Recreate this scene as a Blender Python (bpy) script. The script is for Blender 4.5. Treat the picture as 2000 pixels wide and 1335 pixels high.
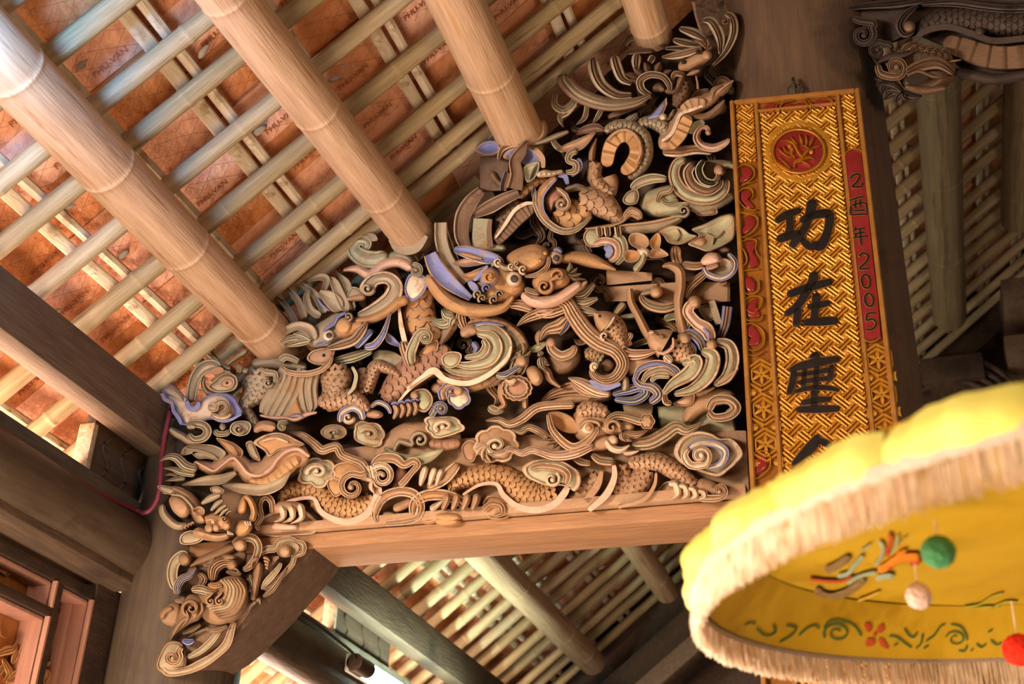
import bpy, bmesh, math, random
from mathutils import Vector, Matrix
random.seed(7)
for _o in list(bpy.data.objects): bpy.data.objects.remove(_o)
scene = bpy.context.scene
COL = scene.collection
# ------------------------------------------------------------------ camera
FPX = 2504.16; CXP, CYP = 1000.0, 667.5
YAW, PIT, ROL = math.radians(19.118), math.radians(28.654), math.radians(2.536)
def _rot():
    cy, sy, cp, sp, cr, sr = math.cos(YAW), math.sin(YAW), math.cos(PIT), math.sin(PIT), math.cos(ROL), math.sin(ROL)
    B = Matrix(((1, 0, 0), (0, 0, -1), (0, 1, 0)))
    Rz = Matrix(((cy, sy, 0), (-sy, cy, 0), (0, 0, 1)))
    Rx = Matrix(((1, 0, 0), (0, cp, sp), (0, -sp, cp)))
    Rr = Matrix(((cr, -sr, 0), (sr, cr, 0), (0, 0, 1)))
    return Rr @ B @ Rx @ Rz
RC = _rot(); RCT = RC.transposed()
CAM = Vector((1.27366, -3.20659, 1.6))
cd = bpy.data.cameras.new('camera'); cam = bpy.data.objects.new('camera', cd); COL.objects.link(cam)
cd.sensor_width = 36.0; cd.sensor_fit = 'HORIZONTAL'; cd.lens = FPX / 2000 * 36.0
cd.clip_start = 0.05; cd.clip_end = 100
Mx = Matrix((RC[0], -RC[1], -RC[2])).transposed().to_4x4(); Mx.translation = CAM
cam.matrix_world = Mx
cd.dof.use_dof = True; cd.dof.focus_distance = 3.78; cd.dof.aperture_fstop = 3.4
scene.camera = cam
# ------------------------------------------------------------------ light
scene.view_settings.view_transform = 'Standard'; scene.view_settings.look = 'None'
scene.view_settings.gamma = 1.0; scene.view_settings.use_curve_mapping = False
scene.view_settings.exposure = 0.35
w = bpy.data.worlds.new('world'); scene.world = w; w.use_nodes = True
w.node_tree.nodes['Background'].inputs[0].default_value = (1.0, 0.80, 0.62, 1); w.node_tree.nodes['Background'].inputs[1].default_value = 0.09
def area(name, loc, target, size, power, col, sizey=None, spread=None):
    l = bpy.data.lights.new(name, 'AREA'); l.energy = power; l.color = col; l.size = size
    if spread: l.spread = math.radians(spread)
    if sizey: l.shape = 'RECTANGLE'; l.size_y = sizey
    o = bpy.data.objects.new(name, l); COL.objects.link(o); o.location = loc
    o.rotation_euler = (Vector(target) - Vector(loc)).to_track_quat('-Z', 'Y').to_euler()
    return o
area('front_left_daylight', (-1.3, -3.8, 2.5), (-0.3, 0, 3.7), 0.7, 135, (1.0, 0.86, 0.72))
area('hall_fill', (-0.95, -4.4, 1.2), (-0.1, 0, 3.2), 1.0, 50, (1.0, 0.78, 0.58))
area('floor_bounce', (-0.4, -1.9, 0.25), (-0.7, -1.3, 4.0), 2.2, 145, (1.0, 0.80, 0.64))
area('courtyard_daylight', (-3.0, 0.1, 1.0), (-1.3, 0.1, 3.0), 2.6, 260, (1.0, 0.74, 0.56), 1.6)
area('eave_daylight_front', (-1.75, -0.8, 2.42), (-1.1, -0.8, 3.15), 2.2, 95, (1.0, 0.68, 0.50), 0.3)
area('eave_daylight_rear', (-1.75, 1.7, 2.42), (-1.1, 1.7, 3.15), 2.2, 55, (1.0, 0.72, 0.56), 0.3)
area('corner_haze_light', (-0.45, -1.86, 3.28), (-0.66, -1.36, 3.68), 0.12, 7, (0.16, 0.45, 1.0), None, 110)  # blue light added to imitate lens haze in the upper left corner
area('right_fill', (3.7, -3.4, 2.1), (1.2, 0, 3.5), 0.8, 46, (1.0, 0.74, 0.52))  # fill light added to brighten the right flank of the column
# ------------------------------------------------------------------ projection helpers: a pixel of the photograph to a point on a real plane
def ray(px, py): return RCT @ Vector(((px - CXP) / FPX, (py - CYP) / FPX, 1.0))
def P(px, py, Y=0.0):
    r = ray(px, py); return CAM + r * ((Y - CAM.y) / r.y)
def PX(px, py, X):
    r = ray(px, py); return CAM + r * ((X - CAM.x) / r.x)
def PPL(px, py, o, n):
    r = ray(px, py); return CAM + r * ((o - CAM).dot(n) / r.dot(n))
def proj(p):
    q = RC @ (Vector(p) - CAM); return (CXP + FPX * q.x / q.z, CYP + FPX * q.y / q.z, q.z)
# ------------------------------------------------------------------ materials
MATS = {}
def rgb(h):
    h = h.lstrip('#'); v = [int(h[i:i + 2], 16) / 255 for i in (0, 2, 4)]
    return tuple((c / 12.92 if c <= .04045 else ((c + .055) / 1.055) ** 2.4) for c in v) + (1,)
def mat(name, c1, c2=None, c3=None, scale=8.0, stretch=(1, 1, 1), rough=0.75, bump=0.25, bscale=None, metal=0.0, spec=0.3, patch=0.5, patchscale=3.0, pst=False, rnd=0.0, subsurf=0, bdist=0.01, detail=6):
    m = bpy.data.materials.new(name); m.use_nodes = True; nt = m.node_tree; N = nt.nodes; L = nt.links
    b = N['Principled BSDF']; b.inputs['Roughness'].default_value = rough; b.inputs['Metallic'].default_value = metal
    b.inputs['Specular IOR Level'].default_value = spec
    tc = N.new('ShaderNodeTexCoord'); mp = N.new('ShaderNodeMapping'); mp.inputs['Scale'].default_value = stretch
    L.new(tc.outputs['Object'], mp.inputs['Vector'])
    n1 = N.new('ShaderNodeTexNoise'); n1.inputs['Scale'].default_value = scale; n1.inputs['Detail'].default_value = detail; n1.inputs['Roughness'].default_value = .65
    L.new(mp.outputs[0], n1.inputs['Vector'])
    r1 = N.new('ShaderNodeValToRGB'); r1.color_ramp.elements[0].position = .32; r1.color_ramp.elements[1].position = .68
    r1.color_ramp.elements[0].color = rgb(c1); r1.color_ramp.elements[1].color = rgb(c2 or c1)
    L.new(n1.outputs['Fac'], r1.inputs['Fac']); out = r1.outputs['Color']
    if c3:
        n2 = N.new('ShaderNodeTexNoise'); n2.inputs['Scale'].default_value = patchscale; n2.inputs['Detail'].default_value = 7; n2.inputs['Roughness'].default_value = .7
        L.new(mp.outputs[0] if pst else tc.outputs['Object'], n2.inputs['Vector'])
        r2 = N.new('ShaderNodeValToRGB'); r2.color_ramp.elements[0].position = patch; r2.color_ramp.elements[1].position = min(1, patch + .12)
        r2.color_ramp.elements[0].color = (0, 0, 0, 1); r2.color_ramp.elements[1].color = (1, 1, 1, 1)
        L.new(n2.outputs['Fac'], r2.inputs['Fac'])
        mx = N.new('ShaderNodeMix'); mx.data_type = 'RGBA'; L.new(r2.outputs['Color'], mx.inputs['Factor'])
        L.new(out, mx.inputs[6]); mx.inputs[7].default_value = rgb(c3); out = mx.outputs[2]
    if rnd:
        oi = N.new('ShaderNodeObjectInfo'); hs = N.new('ShaderNodeHueSaturation')
        mr = N.new('ShaderNodeMapRange'); mr.inputs['To Min'].default_value = 1 - rnd; mr.inputs['To Max'].default_value = 1 + rnd
        L.new(oi.outputs['Random'], mr.inputs['Value']); L.new(mr.outputs[0], hs.inputs['Value'])
        mr2 = N.new('ShaderNodeMapRange'); mr2.inputs['To Min'].default_value = 1 + rnd * .7; mr2.inputs['To Max'].default_value = 1 - rnd * .7
        L.new(oi.outputs['Random'], mr2.inputs['Value']); L.new(mr2.outputs[0], hs.inputs['Saturation'])
        L.new(out, hs.inputs['Color']); out = hs.outputs['Color']
    L.new(out, b.inputs['Base Color'])
    if bump:
        n3 = N.new('ShaderNodeTexNoise'); n3.inputs['Scale'].default_value = bscale or scale * 3; n3.inputs['Detail'].default_value = 5
        L.new(mp.outputs[0], n3.inputs['Vector'])
        bp = N.new('ShaderNodeBump'); bp.inputs['Strength'].default_value = bump; bp.inputs['Distance'].default_value = bdist
        L.new(n3.outputs['Fac'], bp.inputs['Height']); L.new(bp.outputs[0], b.inputs['Normal'])
    MATS[name] = m
    return m
# structural timbers (grain along the stretched axis)
mat('timber_y', '#4d3a2b', '#65503d', '#3a2b20', scale=9, stretch=(6, .6, 6), rough=.7, bump=.3, patch=.55, patchscale=2.5)
mat('timber_x', '#8a6243', '#a4764f', '#6d4c35', scale=9, stretch=(.6, 6, 6), rough=.7, bump=.3, patch=.6, patchscale=2.5)
mat('timber_z', '#4f3b2d', '#614835', '#403023', scale=9, stretch=(5, 5, .5), rough=.65, bump=.2, patch=.55, patchscale=2)
mat('timber_grey', '#4f473a', '#675c4c', '#3b3329', scale=10, stretch=(6, .7, 6), rough=.85, bump=.3, patch=.52, patchscale=3)
mat('timber_dark', '#37271c', '#4a3526', '#2a1d15', scale=9, stretch=(5, 1, 5), rough=.7, bump=.2)
mat('timber_old', '#43342a', '#54432f', '#372a20', scale=9, stretch=(5, 5, .5), rough=.65, bump=.2, patch=.55, patchscale=2)
mat('log_wood', '#3c2a1d', '#524333', '#2f2117', scale=7, stretch=(4, .6, 4), rough=.55, bump=.2, patch=.5, patchscale=2.2)
mat('bamboo', '#9c7757', '#bd9877', '#875a35', scale=7, stretch=(7, 7, .45), rough=.5, bump=.35, patch=.57, patchscale=5, pst=True, rnd=.06)
mat('bamboo_ochre', '#a07b5a', '#c29d7b', '#a8702a', scale=7, stretch=(7, 7, .45), rough=.5, bump=.35, patch=.53, patchscale=4, pst=True)
mat('bamboo_dim', '#5e4d38', '#7a664b', '#4c3c2a', scale=7, stretch=(7, 7, .45), rough=.6, bump=.35, patch=.55, patchscale=4, pst=True)  # darker bamboo copy: weak light at the rear right put into the colour
mat('bamboo_thin', '#8a7452', '#ad9875', '#6a5336', scale=8, stretch=(7, 7, .5), rough=.6, bump=.35, patch=.58, patchscale=5, pst=True, rnd=.12)
mat('bamboo_node', '#8f6b45', '#b08c62', scale=14, rough=.6)
mat('batten', '#ab9474', '#c8b79e', '#8a7050', scale=14, stretch=(4, .6, 4), rough=.75, bump=.3, patch=.55, patchscale=9, rnd=.15)
mat('mortar', '#b9a794', '#d5c8b8', '#9a7b62', scale=18, rough=.9, bump=.6, patch=.55, patchscale=12)
mat('cable_red', '#5e1f2a', '#6b2733', scale=6, rough=.45, bump=0)
mat('iron', '#3a332c', '#554a3e', scale=30, rough=.6, metal=.6)
# ------------------------------------------------------------------ mesh helpers
def smooth(me, ang=35):
    for p in me.polygons: p.use_smooth = True
    try: me.set_sharp_from_angle(angle=math.radians(ang))
    except Exception: pass
def mk(name, verts, faces, mats, parent=None, mi=None, ang=35, loc=None):
    me = bpy.data.meshes.new(name); me.from_pydata([tuple(v) for v in verts], [], faces); me.update()
    if isinstance(mats, str): mats = [mats]
    for m in mats: me.materials.append(MATS[m])
    if mi:
        for p, i in zip(me.polygons, mi): p.material_index = i
    bm = bmesh.new(); bm.from_mesh(me); bmesh.ops.recalc_face_normals(bm, faces=bm.faces); bm.to_mesh(me); bm.free()
    if ang: smooth(me, ang)
    o = bpy.data.objects.new(name, me); COL.objects.link(o)
    if parent: o.parent = parent
    return o
def tag(o, label=None, cat=None, group=None, kind=None):
    if label: o['label'] = label
    if cat: o['category'] = cat
    if group: o['group'] = group
    if kind: o['kind'] = kind
    return o
def empty(name, loc=(0, 0, 0), label=None, cat=None, group=None):
    o = bpy.data.objects.new(name, None); COL.objects.link(o); o.empty_display_size = .1
    tag(o, label, cat, group)
    return o
def prism(name, poly, axis, a0, a1, mats, parent=None, bev=0.004):
    """polygon (list of 2D) extruded along axis; axis 'y': poly in (x,z); 'x': (y,z); 'z': (x,y)"""
    def v3(p, a):
        return {'y': (p[0], a, p[1]), 'x': (a, p[0], p[1]), 'z': (p[0], p[1], a)}[axis]
    n = len(poly); vs = [v3(p, a0) for p in poly] + [v3(p, a1) for p in poly]
    fs = [list(range(n)), list(range(2 * n - 1, n - 1, -1))] + [[i, (i + 1) % n, n + (i + 1) % n, n + i] for i in range(n)]
    o = mk(name, vs, fs, mats, parent, ang=30)
    if bev:
        bm = bmesh.new(); bm.from_mesh(o.data)
        bmesh.ops.bevel(bm, geom=[e for e in bm.edges if e.calc_face_angle(0) > .5], offset=bev, segments=2, affect='EDGES', profile=.6)
        bm.to_mesh(o.data); bm.free(); smooth(o.data, 40)
    return o
def box(name, x0, x1, y0, y1, z0, z1, mats, parent=None, bev=0.004):
    return prism(name, [(x0, z0), (x1, z0), (x1, z1), (x0, z1)], 'y', y0, y1, mats, parent, bev)
def tube_mesh(rings, seg=16, cap=True):
    """rings: list of (center, radius, e1, e2)"""
    vs, fs = [], []
    for (c, r, e1, e2) in rings:
        for k in range(seg):
            a = 2 * math.pi * k / seg; vs.append(c + e1 * (r * math.cos(a)) + e2 * (r * math.sin(a)))
    for i in range(len(rings) - 1):
        for k in range(seg):
            k2 = (k + 1) % seg; fs.append([i * seg + k, i * seg + k2, (i + 1) * seg + k2, (i + 1) * seg + k])
    if cap:
        fs.append(list(range(seg - 1, -1, -1))); fs.append([(len(rings) - 1) * seg + k for k in range(seg)])
    return vs, fs
def path_tube(name, pts, r, mats, parent=None, seg=10, sub=6):
    pts = [Vector(p) for p in pts]; q = cr3(pts, sub) if len(pts) > 2 else pts
    rings = []
    for i, c in enumerate(q):
        t = (q[min(i + 1, len(q) - 1)] - q[max(i - 1, 0)]).normalized()
        up = Vector((0, 0, 1)) if abs(t.z) < .9 else Vector((0, 1, 0))
        e1 = t.cross(up).normalized(); e2 = t.cross(e1).normalized()
        rr = r(i / (len(q) - 1)) if callable(r) else r
        rings.append((c, rr, e1, e2))
    vs, fs = tube_mesh(rings, seg)
    return mk(name, vs, fs, mats, parent, ang=50)
def cr3(pts, sub=6):
    out = []
    n = len(pts)
    for i in range(n - 1):
        p0 = pts[max(i - 1, 0)]; p1 = pts[i]; p2 = pts[i + 1]; p3 = pts[min(i + 2, n - 1)]
        for k in range(sub):
            t = k / sub
            out.append(0.5 * ((2 * p1) + (p2 - p0) * t + (2 * p0 - 5 * p1 + 4 * p2 - p3) * t * t + (3 * p1 - p0 - 3 * p2 + p3) * t ** 3))
    out.append(pts[-1]); return out
# ================================================================== ROOF
TH = math.radians(39.35)
SD = Vector((math.cos(TH), 0, math.sin(TH))); WD = Vector((0, 1, 0)); ND = Vector((-math.sin(TH), 0, math.cos(TH)))
RO = Vector((0, 0, 4.0723))
def RP(s, y, off): return RO + SD * s + WD * y + ND * off
def roof_matrix(s, y, off): # local x = down-facing reading direction along the slope, local y = -w, local z = -n (faces the room)
    m = Matrix((SD, -WD, -ND)).transposed().to_4x4(); m.translation = RP(s, y, off); return m
# clay with scratched cross-hatching
def clay():
    m = mat('clay_tile', '#cf8a62', '#e0a47c', '#b3714c', scale=7, stretch=(1.2, 3, 1), rough=.85, bump=0, patch=.56, patchscale=6, rnd=.26)
    nt = m.node_tree; N = nt.nodes; L = nt.links; b = N['Principled BSDF']
    tc = N.new('ShaderNodeTexCoord'); sx = N.new('ShaderNodeSeparateXYZ'); wn = N.new('ShaderNodeTexNoise'); wn.inputs['Scale'].default_value = 7; va = N.new('ShaderNodeVectorMath'); va.operation = 'MULTIPLY_ADD'; va.inputs[1].default_value = (.03, .03, 0)
    oi_ = N.new('ShaderNodeObjectInfo'); rv = N.new('ShaderNodeVectorMath'); rv.operation = 'MULTIPLY_ADD'; rv.inputs[1].default_value = (7, 5, 3); L.new(oi_.outputs['Random'], rv.inputs[0]); L.new(tc.outputs['Object'], rv.inputs[2]); L.new(rv.outputs[0], wn.inputs['Vector'])
    L.new(wn.outputs['Color'], va.inputs[0]); L.new(tc.outputs['Object'], va.inputs[2]); L.new(va.outputs[0], sx.inputs[0])
    hs = []
    for k in (0.62, -0.62):
        ma = N.new('ShaderNodeMath'); ma.operation = 'MULTIPLY_ADD'; ma.inputs[1].default_value = k; L.new(sx.outputs[0], ma.inputs[0]); L.new(sx.outputs[1], ma.inputs[2])
        mu = N.new('ShaderNodeMath'); mu.operation = 'MULTIPLY'; mu.inputs[1].default_value = 17; L.new(ma.outputs[0], mu.inputs[0])
        fr = N.new('ShaderNodeMath'); fr.operation = 'FRACT'; L.new(mu.outputs[0], fr.inputs[0])
        lt = N.new('ShaderNodeMath'); lt.operation = 'LESS_THAN'; lt.inputs[1].default_value = .055; L.new(fr.outputs[0], lt.inputs[0]); hs.append(lt)
    mxm = N.new('ShaderNodeMath'); mxm.operation = 'MAXIMUM'; L.new(hs[0].outputs[0], mxm.inputs[0]); L.new(hs[1].outputs[0], mxm.inputs[1])
    gt = N.new('ShaderNodeMath'); gt.operation = 'LESS_THAN'; gt.inputs[1].default_value = 0.03; L.new(sx.outputs[1], gt.inputs[0])
    pr = N.new('ShaderNodeMath'); pr.operation = 'MULTIPLY'; L.new(mxm.outputs[0], pr.inputs[0]); L.new(gt.outputs[0], pr.inputs[1])
    nz = N.new('ShaderNodeTexNoise'); nz.inputs['Scale'].default_value = 30; nz.inputs['Detail'].default_value = 6; L.new(tc.outputs['Object'], nz.inputs['Vector'])
    sb = N.new('ShaderNodeMath'); sb.operation = 'SUBTRACT'; L.new(nz.outputs['Fac'], sb.inputs[0]); L.new(pr.outputs[0], sb.inputs[1])
    bp = N.new('ShaderNodeBump'); bp.inputs['Strength'].default_value = 1.0; bp.inputs['Distance'].default_value = .008
    L.new(sb.outputs[0], bp.inputs['Height']); L.new(bp.outputs[0], b.inputs['Normal'])
    src = b.inputs['Base Color'].links[0].from_socket; cm = N.new('ShaderNodeMix'); cm.data_type = 'RGBA'; sc_ = N.new('ShaderNodeMath'); sc_.operation = 'MULTIPLY'; sc_.inputs[1].default_value = .38
    L.new(pr.outputs[0], sc_.inputs[0]); L.new(sc_.outputs[0], cm.inputs['Factor']); L.new(src, cm.inputs[6]); cm.inputs[7].default_value = rgb('#6b3f2c'); L.new(cm.outputs[2], b.inputs['Base Color'])
clay()
mat('clay_dark', '#4a2b1c', '#5a3825', scale=6, rough=.9)
mat('stamp', '#9a5c3c', '#a86846', scale=20, rough=.9, bump=0)
ceil = mk('ceiling', [RP(-2.9, -2.6, .30), RP(3.6, -2.6, .30), RP(3.6, 4.6, .30), RP(-2.9, 4.6, .30), RP(-2.9, -2.6, .32), RP(3.6, -2.6, .32), RP(3.6, 4.6, .32), RP(-2.9, 4.6, .32)],
          [[0, 1, 2, 3], [4, 5, 6, 7], [0, 1, 5, 4], [1, 2, 6, 5], [2, 3, 7, 6], [3, 0, 4, 7]], 'clay_dark')
tag(ceil, 'clay tile roof on bamboo rafters and battens sloping up to the right', kind='structure')
def inview(p, m=90, zmax=99):
    x, y, z = proj(p); return z > .3 and -m < x < 2000 + m and -m < y < 1335 + m
# tiles: four warped variants
def tile_mesh(k):
    rr = random.Random(k); vs, fs = [], []
    nx, ny = 5, 3; Lx, Ly, t = .345, .188, .016
    for side in (0, 1):
        for i in range(nx):
            for j in range(ny):
                x = (i / (nx - 1) - .5) * Lx; y = (j / (ny - 1) - .5) * Ly
                if i in (0, nx - 1): y *= .97; x += rr.uniform(-.004, .004)
                z = rr.uniform(-.0025, .0025) + .004 * math.cos(j / (ny - 1) * math.pi * 2)
                vs.append((x, y, z - (t if side else 0)))
    n = nx * ny; q = lambda i, j, s: s * n + i * ny + j
    for i in range(nx - 1):
        for j in range(ny - 1):
            fs.append([q(i, j, 0), q(i + 1, j, 0), q(i + 1, j + 1, 0), q(i, j + 1, 0)]); fs.append([q(i, j, 1), q(i, j + 1, 1), q(i + 1, j + 1, 1), q(i + 1, j, 1)])
    for i in range(nx - 1):
        fs.append([q(i, 0, 0), q(i, 0, 1), q(i + 1, 0, 1), q(i + 1, 0, 0)]); fs.append([q(i, ny - 1, 0), q(i + 1, ny - 1, 0), q(i + 1, ny - 1, 1), q(i, ny - 1, 1)])
    for j in range(ny - 1):
        fs.append([q(0, j, 0), q(0, j + 1, 0), q(0, j + 1, 1), q(0, j, 1)]); fs.append([q(nx - 1, j, 0), q(nx - 1, j, 1), q(nx - 1, j + 1, 1), q(nx - 1, j + 1, 0)])
    o = mk('tile', vs, fs, 'clay_tile', ang=40); me = o.data; bpy.data.objects.remove(o); return me
TM = [tile_mesh(k) for k in range(4)]
def text_mesh(body, size, ext):
    c = bpy.data.curves.new('txt', 'FONT'); c.body = body; c.size = size; c.extrude = ext; c.align_x = 'CENTER'; c.align_y = 'CENTER'; c.resolution_u = 2
    o = bpy.data.objects.new('txt', c); COL.objects.link(o); bpy.context.view_layer.update()
    me = bpy.data.meshes.new_from_object(o.evaluated_get(bpy.context.evaluated_depsgraph_get())); bpy.data.objects.remove(o)
    me.materials.clear(); return me
ST = text_mesh('PHU-VAN', .027, .0008); ST.materials.append(MATS['stamp'])
rt = random.Random(3); BS = [-.50 + .27 * k for k in range(-8, 13)]
ntile = 0
for k, s0 in enumerate(BS):
    for j in range(-13, 22):
        y0 = -.02 + .19 * j + (.03 if k % 2 else -.02)
        c = RP(s0 + .15, y0, .19)
        if not inview(c, 70): continue
        if y0 > .3 and -.1 < s0 < .9: continue
        m = roof_matrix(s0 + .14 + rt.uniform(-.012, .012), y0 + rt.uniform(-.006, .006), .205 + rt.uniform(0, .006)) @ Matrix.Rotation(math.radians(2.4 + rt.uniform(-.6, .6)), 4, 'Y') @ Matrix.Rotation(math.radians(rt.uniform(-1.5, 1.5)), 4, 'Z') @ Matrix.Rotation(math.radians(rt.uniform(-1.5, 1.5)), 4, 'X')
        o = bpy.data.objects.new('tile', TM[rt.randrange(4)]); COL.objects.link(o); o.parent = ceil; o.matrix_world = m; ntile += 1
        if y0 < .2 and rt.random() < .6:
            t = bpy.data.objects.new('stamp', ST); COL.objects.link(t); t.parent = o
            t.matrix_parent_inverse = Matrix(); t.matrix_local = Matrix.Translation((rt.uniform(-.03, .03), -.062, .0045))
# battens: pairs of split bamboo strips above the rafters
def strip(name, s, y0, y1, off, wd, th, seed):
    rr = random.Random(seed); vs, fs = [], []; n = max(2, int((y1 - y0) / .25)); L = y1 - y0
    for i in range(n + 1):
        y = L * i / n; d = rr.uniform(-.003, .003); ww = wd * rr.uniform(.88, 1.08) / 2
        for (a, b) in ((-ww, 0), (-ww * .8, th * .6), (0, th), (ww * .8, th * .6), (ww, 0), (0, -.002)): vs.append((d + a, -y, b))
    for i in range(n):
        for k in range(6): fs.append([i * 6 + k, i * 6 + (k + 1) % 6, (i + 1) * 6 + (k + 1) % 6, (i + 1) * 6 + k])
    fs.append([0, 1, 2, 3, 4, 5]); fs.append([n * 6 + k for k in range(5, -1, -1)])
    o = mk(name, vs, fs, 'batten', ang=35); o.parent = ceil; o.matrix_world = roof_matrix(s, y0, off); return o
for k, s0 in enumerate(BS):
    for (ds, wd) in ((-.006, .044), (.046, .034)):
        if s0 < 1.75: strip('batten', s0 + ds - .02, -2.3, .06, .170, wd, .012, k * 7 + int(ds * 100))
        if s0 < .0 or s0 > 1.2: strip('batten', s0 + ds - .02, .12, 4.2, .170, wd, .012, k * 7 + 3 + int(ds * 100))
# mortar lumps squeezed between battens and tiles
def lump_mesh(seed):
    rr = random.Random(seed); bm = bmesh.new(); bmesh.ops.create_icosphere(bm, subdivisions=2, radius=1)
    for v in bm.verts: v.co = v.co * rr.uniform(.45, 1.3); v.co.z *= .5; v.co.x *= 1.3
    me = bpy.data.meshes.new('mortar_lump'); bm.to_mesh(me); bm.free(); me.materials.append(MATS['mortar'])
    for p in me.polygons: p.use_smooth = True
    return me
LM = [lump_mesh(k) for k in range(4)]
for k, s0 in enumerate(BS):
    for j in range(-10, 20):
        y = -.02 + .19 * j
        if rt.random() < (.35 if y < .1 else .3) and inview(RP(s0, y, .17), 10) and not (y > .3 and -.1 < s0 < .9):
            o = bpy.data.objects.new('mortar_lump', LM[rt.randrange(4)]); COL.objects.link(o); o.parent = ceil
            q = rt.uniform(.008, .016)
            o.matrix_world = roof_matrix(s0 + .048 + rt.uniform(-.006, .03), y + rt.uniform(-.05, .05), .180) @ Matrix.Rotation(rt.uniform(-.6, .6), 4, 'Z') @ Matrix.Diagonal((q * 1.5, q, q, 1))
# bamboo poles: local z along the pole
def pole_mesh(name, L, r0, r1, seed, nodes, m, seg=20, bend=.01, depth=.05, cracked=True):
    rr = random.Random(seed); ring = []; zs = sorted(set([0, L] + [L * i / 24 for i in range(25)] + [z + d for z in nodes for d in (-.018, -.009, -.004, 0, .004, .009, .018) if 0 < z + d < L]))
    ph = rr.uniform(0, 6)
    for z in zs:
        r = r0 + (r1 - r0) * z / L
        for nz in nodes:
            d = z - nz
            r += r0 * depth * math.exp(-(d / .008) ** 2) * (1 if d >= -.002 else .5) - r0 * depth * .5 * math.exp(-((d + .012) / .005) ** 2)
        c = Vector((bend * math.sin(z / L * 3.0 + ph), bend * math.cos(z / L * 2.2 + ph), z))
        ring.append((c, r, Vector((1, 0, 0)), Vector((0, 1, 0))))
    vs, fs = tube_mesh(ring, seg)
    if cracked:  # one long drying crack pressed into the pole
        kk = rr.randrange(seg)
        for i in range(len(ring)):
            if .15 < i / len(ring) < .9: vs[i * seg + kk] = ring[i][0] + (vs[i * seg + kk] - ring[i][0]) * .965
    o = mk(name, vs, fs, m, ang=60); me = o.data; bpy.data.objects.remove(o); return me
def place_pole(name, me, a, b, parent=None):
    a = Vector(a); b = Vector(b); z = (b - a).normalized(); x = z.orthogonal().normalized(); y = z.cross(x)
    m = Matrix((x, y, z)).transposed().to_4x4(); m.translation = a
    o = bpy.data.objects.new(name, me); COL.objects.link(o)
    if parent: o.parent = parent
    o.matrix_world = m; return o
rr = random.Random(11)
def rafter(y, s0, s1, off=.112, r=.0285):
    L = s1 - s0; nodes = []; z = rr.uniform(.05, .35)
    while z < L: nodes.append(z); z += rr.uniform(.3, .42)
    me = pole_mesh('rafter', L, r * rr.uniform(.95, 1.1), r * rr.uniform(.85, 1.0), rr.randrange(999), nodes, 'bamboo_thin', seg=12, bend=.008, depth=.06)
    dy = rr.uniform(-.012, .012)
    place_pole('rafter', me, RP(s0, y - dy, off), RP(s1, y + dy, off), ceil)
for y in (-2.02, -1.83, -1.64, -1.45, -1.25, -1.07, -.90, -.71, -.49, -.285, -.112): rafter(y, -2.6, 1.75)
rafter(.0, -1.0, 1.75, r=.026)
yy = .16
while yy < 4.3:
    rafter(yy, -2.6, .05); rafter(yy + rr.uniform(-.02, .02), 1.15, 3.5); yy += .19
# purlins: thick bamboo poles running into the picture
def purlin(y0, y1, s, r0, r1, nodes, seed, label, ds=0, group=None):
    me = pole_mesh('bamboo_purlin', y1 - y0, r0, r1, seed, nodes, 'bamboo_ochre' if seed in (3, 4) else 'bamboo_dim' if seed in (7, 8) else 'bamboo', seg=28, bend=.006, depth=.03)
    o = place_pole('bamboo_purlin', me, RP(s + ds, y0, 0), RP(s, y1, 0)); tag(o, label, 'bamboo pole'); return o
purlin(-2.3, .03, -.82, .083, .076, [.35, .93, 1.32, 1.71, 2.15], 1, 'thick pale bamboo pole under the roof nearest the left edge', ds=-.0)
purlin(-2.3, .03, -.262, .070, .072, [.5, 1.13, 1.62, 2.06], 2, 'thick bamboo pole with a long crack, second from the left under the roof', ds=-.09)
purlin(-2.3, .03, .225, .082, .080, [.5, 1.2, 1.96], 3, 'thick bamboo pole with flaking ochre skin right of the roof centre', ds=.02)
purlin(-1.2, .03, .795, .066, .064, [.4, .9, 1.16], 4, 'short visible bamboo pole end at the top edge above the phoenix')
purlin(.2, 3.95, -.82, .078, .074, [.6, 1.5, 2.3, 3.1, 3.5], 5, 'bamboo pole seen below the carved beam, longer of the two')
purlin(.2, 3.9, -.235, .07, .066, [.5, 1.4, 2.4, 3.4], 6, 'bamboo pole below the beam beside the yellow parasol fringe')
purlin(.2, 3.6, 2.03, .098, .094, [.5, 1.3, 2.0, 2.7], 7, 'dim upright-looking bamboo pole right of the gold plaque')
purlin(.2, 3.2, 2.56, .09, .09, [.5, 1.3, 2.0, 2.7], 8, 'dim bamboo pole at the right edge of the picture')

# ================================================================== COLUMNS AND TIMBERS
def column(name, cx, cy, r, z0, z1, label, m='timber_z'):
    ring = []
    for i in range(25):
        z = z0 + (z1 - z0) * i / 24
        ring.append((Vector((cx, cy, z)), r * (1.0 + .02 * math.sin(i * .25)), Vector((1, 0, 0)), Vector((0, 1, 0))))
    vs, fs = tube_mesh(ring, 64); o = mk(name, vs, fs, m, ang=60); return tag(o, label, 'column')
column('wooden_column', 1.085, .12, .232, 1.2, 5.3, 'round brown wooden column carrying the gold plaque')
column('wooden_column', -.92, .15, .2, .8, 3.30, 'round wooden column behind the left end of the carving', 'timber_old')
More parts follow.
